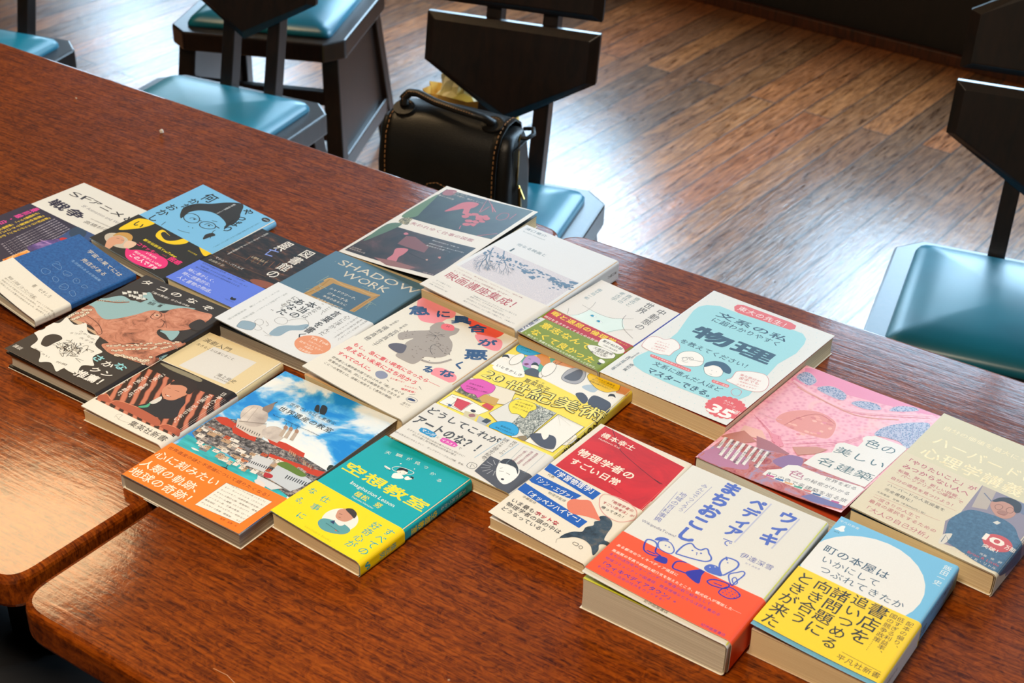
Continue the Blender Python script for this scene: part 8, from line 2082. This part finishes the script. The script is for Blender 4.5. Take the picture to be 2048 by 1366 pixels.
def line_text(txt, x0, y0, x1, y1, h, bold, vert, slant=0.0):
    """glyphs laid between two points (mm): centre line of a row, or of a column when vert; h is the glyph height (0: from the pitch)"""
    ux, uy = x1 - x0, y1 - y0; L = math.hypot(ux, uy) or 1; ux /= L; uy /= L
    adv = []
    for ch in txt:
        if ch in HALF and not vert:
            V, F = glyph(ch, bold); adv.append(0.30 if ch == ' ' else max((v[0] for v in V), default=.3) - min((v[0] for v in V), default=0) + .09)
        elif ch in '、。' and False: adv.append(.6)
        else: adv.append(1.0)
    pitch = L / sum(adv); 
    V2, F2 = [], []; p = 0
    sx = pitch * .97; sy = (h if h else pitch * .97) 
    if vert: sy = pitch * .97; sx = h if h else pitch * .97
    for ch, a in zip(txt, adv):
        if ch in ' 　': p += a * pitch; continue
        V, F = glyph(ch, 0)
        if not V: p += a * pitch; continue
        if bold:                                               # heavier weights: the same glyph struck several times a hair apart
            e4 = bold * .62; V0, F0 = V, F; V, F = [], []; dz = 0
            for ox, oy in ((-e4, -e4), (e4, -e4), (-e4, e4), (e4, e4)) if bold < .04 else ((-e4, -e4), (e4, -e4), (-e4, e4), (e4, e4), (0, 0), (0, e4 * 1.3), (0, -e4 * 1.3)):
                F += [tuple(len(V) + i for i in q) for q in F0]; V = V + [(vx + ox, vy + oy, dz) for vx, vy in V0]; dz += .003
        lo = min(v[0] for v in V); n = len(V2)
        for gv in V:
            gx, gy = gv[0], gv[1]; gz = gv[2] if len(gv) > 2 else 0.
            if vert:
                cx, cy = gx - .5, gy - .36
                if ch in 'ー―～…「」『』（）(){}=': cx, cy = (gy - .36), -(gx - .5)
                if ch in '、。': cx += .6; cy += .6
                if ch in 'っょゃゅィァェッャュョ': cx += .1
                d = p + (a * .5) * pitch - cy * sy; e_ = -cx * sx
                V2.append((x0 + ux * d - uy * cx * sx, y0 + uy * d + ux * cx * sx, gz))
            else:
                gx2 = gx - (lo - .045 if ch in HALF else 0); cy = (gy - .36) * sy
                d = p + gx2 * pitch * (.97 if a == 1.0 else 1) + cy * slant
                V2.append((x0 + ux * d - uy * cy, y0 + uy * d + ux * cy, gz))
        F2 += [tuple(n + i for i in f) for f in F]; p += a * pitch
    return V2, F2
def tri_poly(pts):
    v = [Vector((p[0], p[1], 0)) for p in pts]; return [tuple(p) for p in pts], [tuple(f) for f in tessellate_polygon([v])]
def smooth_loop(pts, n=5, closed=True):
    out = []; k = len(pts); R = range(k if closed else k - 1)
    g = (lambda i: pts[i % k]) if closed else (lambda i: pts[max(0, min(k - 1, i))])
    for i in R:
        p0, p1, p2, p3 = g(i - 1), g(i), g(i + 1), g(i + 2)
        for j in range(n):
            t = j / n; out.append(tuple(0.5 * (2 * p1[d] + (p2[d] - p0[d]) * t + (2 * p0[d] - 5 * p1[d] + 4 * p2[d] - p3[d]) * t * t + (3 * p1[d] - p0[d] - 3 * p2[d] + p3[d]) * t ** 3) for d in (0, 1)))
    if not closed: out.append(tuple(pts[-1]))
    return out
def stroke(pts, wd, closed=False):
    P = list(pts); n = len(P); V, F = [], []
    for i, p in enumerate(P):
        a = P[i - 1] if (i > 0 or closed) else p; c = P[(i + 1) % n] if (i < n - 1 or closed) else p
        dx, dy = c[0] - a[0], c[1] - a[1]; l = math.hypot(dx, dy) or 1; V += [(p[0] - dy / l * wd / 2, p[1] + dx / l * wd / 2), (p[0] + dy / l * wd / 2, p[1] - dx / l * wd / 2)]
    for i in range(n if closed else n - 1): j = (i + 1) % n; F.append((2 * i, 2 * i + 1, 2 * j + 1, 2 * j))
    return V, F
def subdivide(V, F, step):
    bm = bmesh.new(); vs = [bm.verts.new((p[0], p[1], p[2] if len(p) > 2 else 0)) for p in V]
    for f in F:
        try: bm.faces.new([vs[i] for i in f])
        except ValueError: pass
    xs = [v[0] for v in V]; ys = [v[1] for v in V]
    for ax, lo, hi, st in ((0, min(xs), max(xs), step), (1, min(ys), max(ys), step * 2.5)):
        k = math.floor(lo / st) + 1
        while k * st < hi:
            co = (k * st, 0, 0) if ax == 0 else (0, k * st, 0); no = (1, 0, 0) if ax == 0 else (0, 1, 0)
            bmesh.ops.bisect_plane(bm, geom=bm.verts[:] + bm.edges[:] + bm.faces[:], plane_co=co, plane_no=no); k += 1
    bmesh.ops.triangulate(bm, faces=bm.faces[:])
    bm.verts.index_update(); V2 = [tuple(v.co) for v in bm.verts]; F2 = [tuple(v.index for v in f.verts) for f in bm.faces]; bm.free(); return V2, F2
def clip(V, F, s0, s1, t0, t1):
    if min(v[0] for v in V) >= s0 and max(v[0] for v in V) <= s1 and min(v[1] for v in V) >= t0 and max(v[1] for v in V) <= t1: return V, F
    bm = bmesh.new(); vs = [bm.verts.new((p[0], p[1], p[2] if len(p) > 2 else 0)) for p in V]
    for f in F:
        try: bm.faces.new([vs[i] for i in f])
        except ValueError: pass
    for co, no in (((s0, 0, 0), (-1, 0, 0)), ((s1, 0, 0), (1, 0, 0)), ((0, t0, 0), (0, -1, 0)), ((0, t1, 0), (0, 1, 0))):
        bmesh.ops.bisect_plane(bm, geom=bm.verts[:] + bm.edges[:] + bm.faces[:], plane_co=co, plane_no=no, clear_outer=True)
    bm.verts.index_update(); V2 = [tuple(v.co) for v in bm.verts]; F2 = [tuple(v.index for v in f.verts) for f in bm.faces]; bm.free(); return V2, F2

def photo_mat(kind):
    if kind in MC: return MC[kind]
    m, nt, b = new_mat('print_' + kind); v = coords(nt); rough = .4
    if kind == 'cloudsky':
        c = ramp(nt, noise(nt, coords(nt, (1, 1.6, 1)), 16, 6, .55, .4), [(.44, '#0d86d8'), (.5, '#4aa9e4'), (.56, '#d8e6ee'), (.7, '#f2efe8')])
    elif kind == 'water': c = ramp(nt, noise(nt, coords(nt, (1, 4, 1)), 30, 4), [(.3, '#0f8d95'), (.7, '#3cc4cf')])
    elif kind == 'pinkvault':
        wv = nd(nt, 'ShaderNodeTexVoronoi', Scale=220.0); nt.links.new(v, wv.inputs['Vector'])
        c = mixc(nt, .5, ramp(nt, noise(nt, v, 22, 5, .6, 1.0), [(.3, '#d98aa2'), (.55, '#eea6b8'), (.75, '#f0b8a8')]), ramp(nt, wv.outputs['Distance'], [(.1, '#d7809a'), (.6, '#f5c0c8')]))
    elif kind == 'lattice':
        ck = nd(nt, 'ShaderNodeTexVoronoi', Scale=520.0); nt.links.new(v, ck.inputs['Vector']); c = ramp(nt, ck.outputs['Distance'], [(.2, '#3f6796'), (.6, '#b3b2c6')])
    elif kind == 'cliff': c = ramp(nt, noise(nt, coords(nt, (1, 1, 1)), 60, 5, .7, 1.5), [(.35, '#a03c3c'), (.5, '#c07068'), (.65, '#9b8aa8')])
    elif kind == 'theatre':
        wv = nd(nt, 'ShaderNodeTexWave', Scale=42.0, Distortion=1.5, Detail=1.0, _bands_direction='DIAGONAL'); nt.links.new(coords(nt, (1, 1.7, 1), (0, 0, .5)), wv.inputs['Vector'])
        c = ramp(nt, wv.outputs['Fac'], [(.35, '#2a130d'), (.55, '#8f4632'), (.8, '#c4755a')])
    elif kind == 'library': c = ramp(nt, noise(nt, coords(nt, (1, 3.0, 1)), 60, 5, .65), [(.42, '#0f0c09'), (.6, '#3a2318'), (.75, '#8a5a3a')])
    elif kind == 'nightgreen': c = mixc(nt, ramp(nt, noise(nt, v, 14, 3), [(.4, 0.0), (.65, 1.0)]), '#10130e', '#2b3a2c')
    elif kind == 'sepiadark': c = ramp(nt, noise(nt, v, 24, 4, .6, .8), [(.35, '#0f0a08'), (.6, '#3a2520'), (.8, '#6b4440')])
    elif kind == 'octopus':
        c = ramp(nt, noise(nt, coords(nt, (1, 1.3, 1)), 55, 7, .72, .8), [(.3, '#5a2c1e'), (.46, '#b9755a'), (.6, '#cf8f74'), (.78, '#e2b49c')])
    elif kind == 'misty': c = ramp(nt, noise(nt, v, 1400, 2), [(.3, '#b3afb8'), (.7, '#ddd2d0')])
    elif kind == 'oceanblue': c = ramp(nt, noise(nt, v, 380, 3), [(.3, '#1f4f8a'), (.7, '#2b64a6')]); rough = .6
    elif kind == 'redscratch': c = ramp(nt, noise(nt, coords(nt), 18, 6, .7, 2.0), [(.2, '#6a0e10'), (.36, '#b81414'), (.6, '#cf1a18')])
    elif kind == 'foliage': c = ramp(nt, noise(nt, v, 260, 5, .8), [(.35, '#2c3320'), (.5, '#6c6a50'), (.6, '#c8b88a')])
    elif kind == 'gallery': c = ramp(nt, noise(nt, coords(nt, (1.2, 1, 1)), 240, 5, .75, 2.0), [(.38, '#20262a'), (.5, '#8c938c'), (.62, '#e4e4da')])
    elif kind == 'nebula': c = ramp(nt, noise(nt, v, 45, 5, .6, 1.0), [(.3, '#1e1a4c'), (.5, '#5c4490'), (.7, '#b08ac4')])
    elif kind == 'flame': c = ramp(nt, noise(nt, v, 70, 5, .6, 1.0), [(.35, '#c8501a'), (.5, '#ee9a2a'), (.65, '#e8dcc0'), (.75, '#4a5848')])
    elif kind == 'goldfoil': c = ramp(nt, noise(nt, v, 220, 2), [(.3, '#e8d9a8'), (.7, '#fff2cc')]); rough = .25
    elif kind == 'silverfoil': c = ramp(nt, noise(nt, v, 220, 2), [(.3, '#b9b4a8'), (.7, '#e8e0cc')]); rough = .25
    elif kind == 'mistgreen': c = ramp(nt, noise(nt, v, 20, 3), [(.3, '#cfe0da'), (.7, '#dcebe5')])
    elif kind == 'inkwash': c = ramp(nt, noise(nt, v, 70, 5, .7), [(.35, '#20262e'), (.55, '#3a4a58'), (.7, '#6a6258')])
    elif kind == 'wool': c = ramp(nt, noise(nt, v, 300, 4, .8), [(.3, '#2c4a66'), (.7, '#4a6c88')])
    elif kind == 'citywalls':
        c = ramp(nt, noise(nt, coords(nt, (1, 1.4, 1)), 190, 4, .8), [(.38, '#1e1c1e'), (.5, '#5e5a5c'), (.62, '#a8a09a')])
    elif kind == 'dome': c = ramp(nt, noise(nt, v, 60, 4), [(.3, '#a59a94'), (.7, '#dcd2c8')])
    else: c = ramp(nt, noise(nt, v, 60, 4), [(.3, '#555555'), (.7, '#999999')])
    nt.links.new(c, b.inputs['Base Color']); b.inputs['Roughness'].default_value = rough; b.inputs['Specular IOR Level'].default_value = .25
    MC[kind] = m; return m
def colmat(c): return flat(c, .45, .22) if c.startswith('#') else photo_mat(c)

def pairs(a): return [(a[i], a[i + 1]) for i in range(0, len(a), 2)]
def merge(parts):
    V, F = [], []
    for v, f in parts: n = len(V); V += v; F += [tuple(n + i for i in q) for q in f]
    return V, F
def disc(cx, cy, rx, ry, n=18): return tri_poly([(cx + rx * math.cos(q * 2 * math.pi / n), cy + ry * math.sin(q * 2 * math.pi / n)) for q in range(n)])
def decals(b, items, lo, hi, base, V, F, MI, mats):
    """printed matter, each item as flat shapes laid along the curved sheet"""
    placed = []; smax = b['W'] - b['r'] + b['r'] * 1.5708 * 2 + b['T'] - 2 * b['r'] if b['sp'] == 'R' else b['W']
    for it in items:
        ty, c = it[0], it[1]
        if ty in 'TV' and len(ty) == 1:
            _, _, txt, x0, y0, x1, y1, h, bold, sl = list(it) + [0] * (10 - len(it)); v, f = line_text(txt, x0, y0, x1, y1, h, bold, ty == 'V', sl)
        elif ty == 'P': v, f = tri_poly(pairs(it[2]))
        elif ty == 'B': v, f = tri_poly(smooth_loop(pairs(it[2])))
        elif ty == 'D': v, f = merge([disc(x, y, it[2], it[3], 28 if it[2] > 3 else 12) for x, y in pairs(it[4])])
        elif ty == 'SUCK': v, f = merge([disc(it[3][i], it[3][i + 1], it[3][i + 2] * it[2], it[3][i + 2] * it[2] * .9, 12) for i in range(0, len(it[3]), 3)])
        elif ty == 'DOTS': v, f = merge([disc(4 + i * it[2] + (j % 2) * it[2] / 2, 4 + j * it[2], it[3], it[3], 8) for i in range(int(b['W'] / it[2])) for j in range(int(b['H'] / it[2]))])
        elif ty == 'L': v, f = merge([stroke(pairs(a), it[2]) for a in it[3:]])
        elif ty == 'S': v, f = stroke(smooth_loop(pairs(it[3]), 5, False), it[2])
        elif ty == 'C': v, f = stroke(smooth_loop(pairs(it[3]), 5, True), it[2], True)
        if not v or not f: continue
        v, f = clip(v, f, .05, smax, lo, hi)
        if not v or not f: continue
        bb = (min(p[0] for p in v), min(p[1] for p in v), max(p[0] for p in v), max(p[1] for p in v))
        if ty not in ('DOTS', 'SUCK') and (bb[2] - bb[0] > 7 or bb[3] - bb[1] > 14 or bb[2] > b['W'] - b['r']):
            v, f = subdivide(v, f, 5 if bb[2] <= b['W'] - b['r'] else 1.2)
        k = 1 + max([l for q, l in placed if q[0] < bb[2] and q[2] > bb[0] and q[1] < bb[3] and q[3] > bb[1]], default=0)
        placed.append((bb, k))
        n = len(V); mt = colmat(c)
        if mt not in mats: mats.append(mt)
        mi = mats.index(mt); off = base + .01 + .022 * k
        for p in v: x, y, z = surf(b, p[0], p[1], off + (p[2] if len(p) > 2 else 0)); V.append((x / 1000, y / 1000, z / 1000))
        F += [tuple(n + i for i in q) for q in f]; MI += [mi] * len(f)

def book(key, label, cover, pages=PG_CREAM, inner='#e8e2d4', band=None, boards=None, cov_rough=.42, shape='book'):
    b = BOOKS[key]; W, H, T = b['W'], b['H'], b['T']
    Rm = Matrix.Rotation(b['th'], 4, 'Z') @ Matrix.Rotation(b['tilt'], 4, 'Y')
    pv = Vector((b['px'], b['py'], b['z0'] + TZ + .0004)); o = Rm @ Vector((W / 1000 if b['sp'] == 'R' else 0, 0, 0))
    t = tag(empty('book', pv - o), label, 'book', 'books laid out across the tables'); t.rotation_euler = Rm.to_euler()
    items = ART.get(key, []); cov = [i for i in items if i[0] != 'BAND']
    ins = 3.2 if boards else 1.2; sp = b['sp']
    x0, x1 = (ins, W - max(1.4, b['r'] * .35)) if sp == 'R' else (max(1.2, 1.0), W - ins)
    if boards:
        for z0, z1 in ((.35, 2.6), (T - 2.9, T - .4)):
            V, Fc = prism([(.6 / 1000, .0006), ((W - 1.2) / 1000, .0006), ((W - 1.2) / 1000, (H - .6) / 1000), (.6 / 1000, (H - .6) / 1000)], z0 / 1000, z1 / 1000)
            link('cover_board', V, Fc, flat(boards, .5), t, bevel=.0004)
    zz0, zz1 = (2.7, T - 3.0) if boards else (.5, T - .75)
    n = 10; prof_ = []
    for i in range(n + 1):
        z = zz0 + (zz1 - zz0) * i / n; d = math.sin(math.pi * i / n)
        fe = (1.6 if boards else .5) * d                     # hollow fore edge, rounded back
        prof_.append((z, fe, .8 * d))
    rings = []
    for z, fe, bk in prof_:
        if sp == 'R': a, c_ = x0 + fe, x1 - .6 + bk * .5
        else: a, c_ = x0 + .3 - bk * .2, x1 - fe
        rings.append([(a / 1000, ins / 1000, z / 1000), (c_ / 1000, ins / 1000, z / 1000), (c_ / 1000, (H - ins) / 1000, z / 1000), (a / 1000, (H - ins) / 1000, z / 1000)])
    V, Fc = loft(rings); link('page_block', V, Fc, pages, t)
    V, Fc = prism([(x0 / 1000 - .0002, ins / 1000 - .0002), (x1 / 1000, ins / 1000 - .0002), (x1 / 1000, (H - ins) / 1000 + .0002), (x0 / 1000 - .0002, (H - ins) / 1000 + .0002)], (T - .72) / 1000 if not boards else (T - 2.98) / 1000, (T - .42) / 1000 if not boards else (T - 2.92) / 1000)
    link('inner_cover', V, Fc, flat(inner, .5), t)
    V, Fc, MI = sheet(b, 0, H, 0.0); mats = [colmat(cover), flat(inner if key in ('iro', 'machi') else '#e8e2d4', .6)]
    lo = band[0] if band and band[2] else 0
    decals(b, cov, 0, H, 0.0, V, Fc, MI, mats)
    link('dust_jacket', V, Fc, mats, t, MI)
    if band:
        h, bc = band[:2]; b2 = dict(b)
        V, Fc, MI = sheet(b2, band[3] if len(band) > 3 else -.3, h, 1.2, .2); mats = [colmat(bc), M_FLAP]
        decals(b2, ART.get(key + '_band', []), -.3, h, 1.2, V, Fc, MI, mats)
        o2 = link('paper_band', V, Fc, mats, t, MI)
    return t
book('tako', 'black book with an orange octopus and a spiky white bubble', '#2a2320', PG_WHITE, '#20201e', boards='#161310')
book('sf', 'white and dark purple book at the far left corner, partly under the small blue book', '#e4e2da', PG_GREY, band=(108, '#201c3c', 0))
book('uchu', 'small blue book with white line icons and a white paper band', 'oceanblue', PG_WHITE, '#b9c4bc', band=(45, '#e9e4d6', 0))
book('nanika', 'light blue book with a drawn face in round glasses, black and yellow band', '#79bce6', PG_GREY, band=(74, '#262420', 0))
book('tosho', 'black paperback of a dark library with a periwinkle blue band', '#17130f', PG_CREAM, '#e9e2c8', band=(50, '#5c7be6', 0))
book('engeki', 'cream paperback with a photo of a smiling man in a dark jacket among theatre seats', '#e0cda0', PG_CREAM, band=(104, '#e6e0d2', 0))
book('shadow', 'slate blue book with silver lettering and a gold frame, white band with line drawings', '#4f7288', PG_GREY, '#22221e', band=(98, '#dfe2e4', 0))
book('shitsu', 'white bordered book with two dark pictures of a winged figure and a boot', '#e2dcd2', PG_CREAM, '#1e2422')
book('eiga', 'thick white book with a picture of bare tree branches against a misty sky', '#dedede', PG_CREAM, '#d8b070', band=(59, '#e2dcd2', 0))
book('kyuni', 'cream book with a spotted grey cat wearing a red cap and blue block letters', '#e4dfd2', PG_CREAM, '#cfa468', band=(77, '#e4dfd2', 0))
book('bijutsu', 'yellow comic style book with outlined lettering and a white paper band', '#f0dc4e', PG_CREAM, '#e8d890', band=(69, '#dedcd6', 0))
book('chudo', 'white paperback with two blue eyes and a red and olive green paper band', '#e4dfd8', PG_CREAM, '#c89858', band=(62, '#7d8f1c', 0))
book('bunkei', 'white dotted book with light blue shape, drawn faces and red 35 badge', '#e2e2de', PG_CREAM, '#c44a34')
book('iro', 'pink book with a photo of a vaulted pink ceiling and latticed windows', 'pinkvault', PG_WHITE, '#b8431e')
book('harvard', 'cream book with photo of a man in a blue sweater and red 10 badge', '#d6cdaa', PG_CREAM, '#1c2a34', band=(107, '#dccfb0', 0))
book('butsuri', 'red and cream paperback with blue caption strips and an ink painted monster', '#e4dccb', PG_CREAM)
book('wiki', 'thick white book with blue cats drawn across an orange paper band', '#dcdad2', PG_WHITE, '#c8cc2e', band=(64, '#f4511c', 0, 5))
book('machi', 'sky blue paperback with a big white circle and a yellow paper band', '#74b8dc', PG_CREAM, '#c8b094', band=(86, '#f2cc00', 0, 4))
book('isan', 'book with a photo of a domed city on turquoise water and an orange paper band', 'cloudsky', PG_GREY, '#e8e2d4', band=(60, '#f57a14', 0))
book('kuso', 'turquoise and yellow paperback with a round photo of a man looking up', '#0ba5b0', PG_CREAM, '#dccaa4', band=(56, '#fbd808', 0))
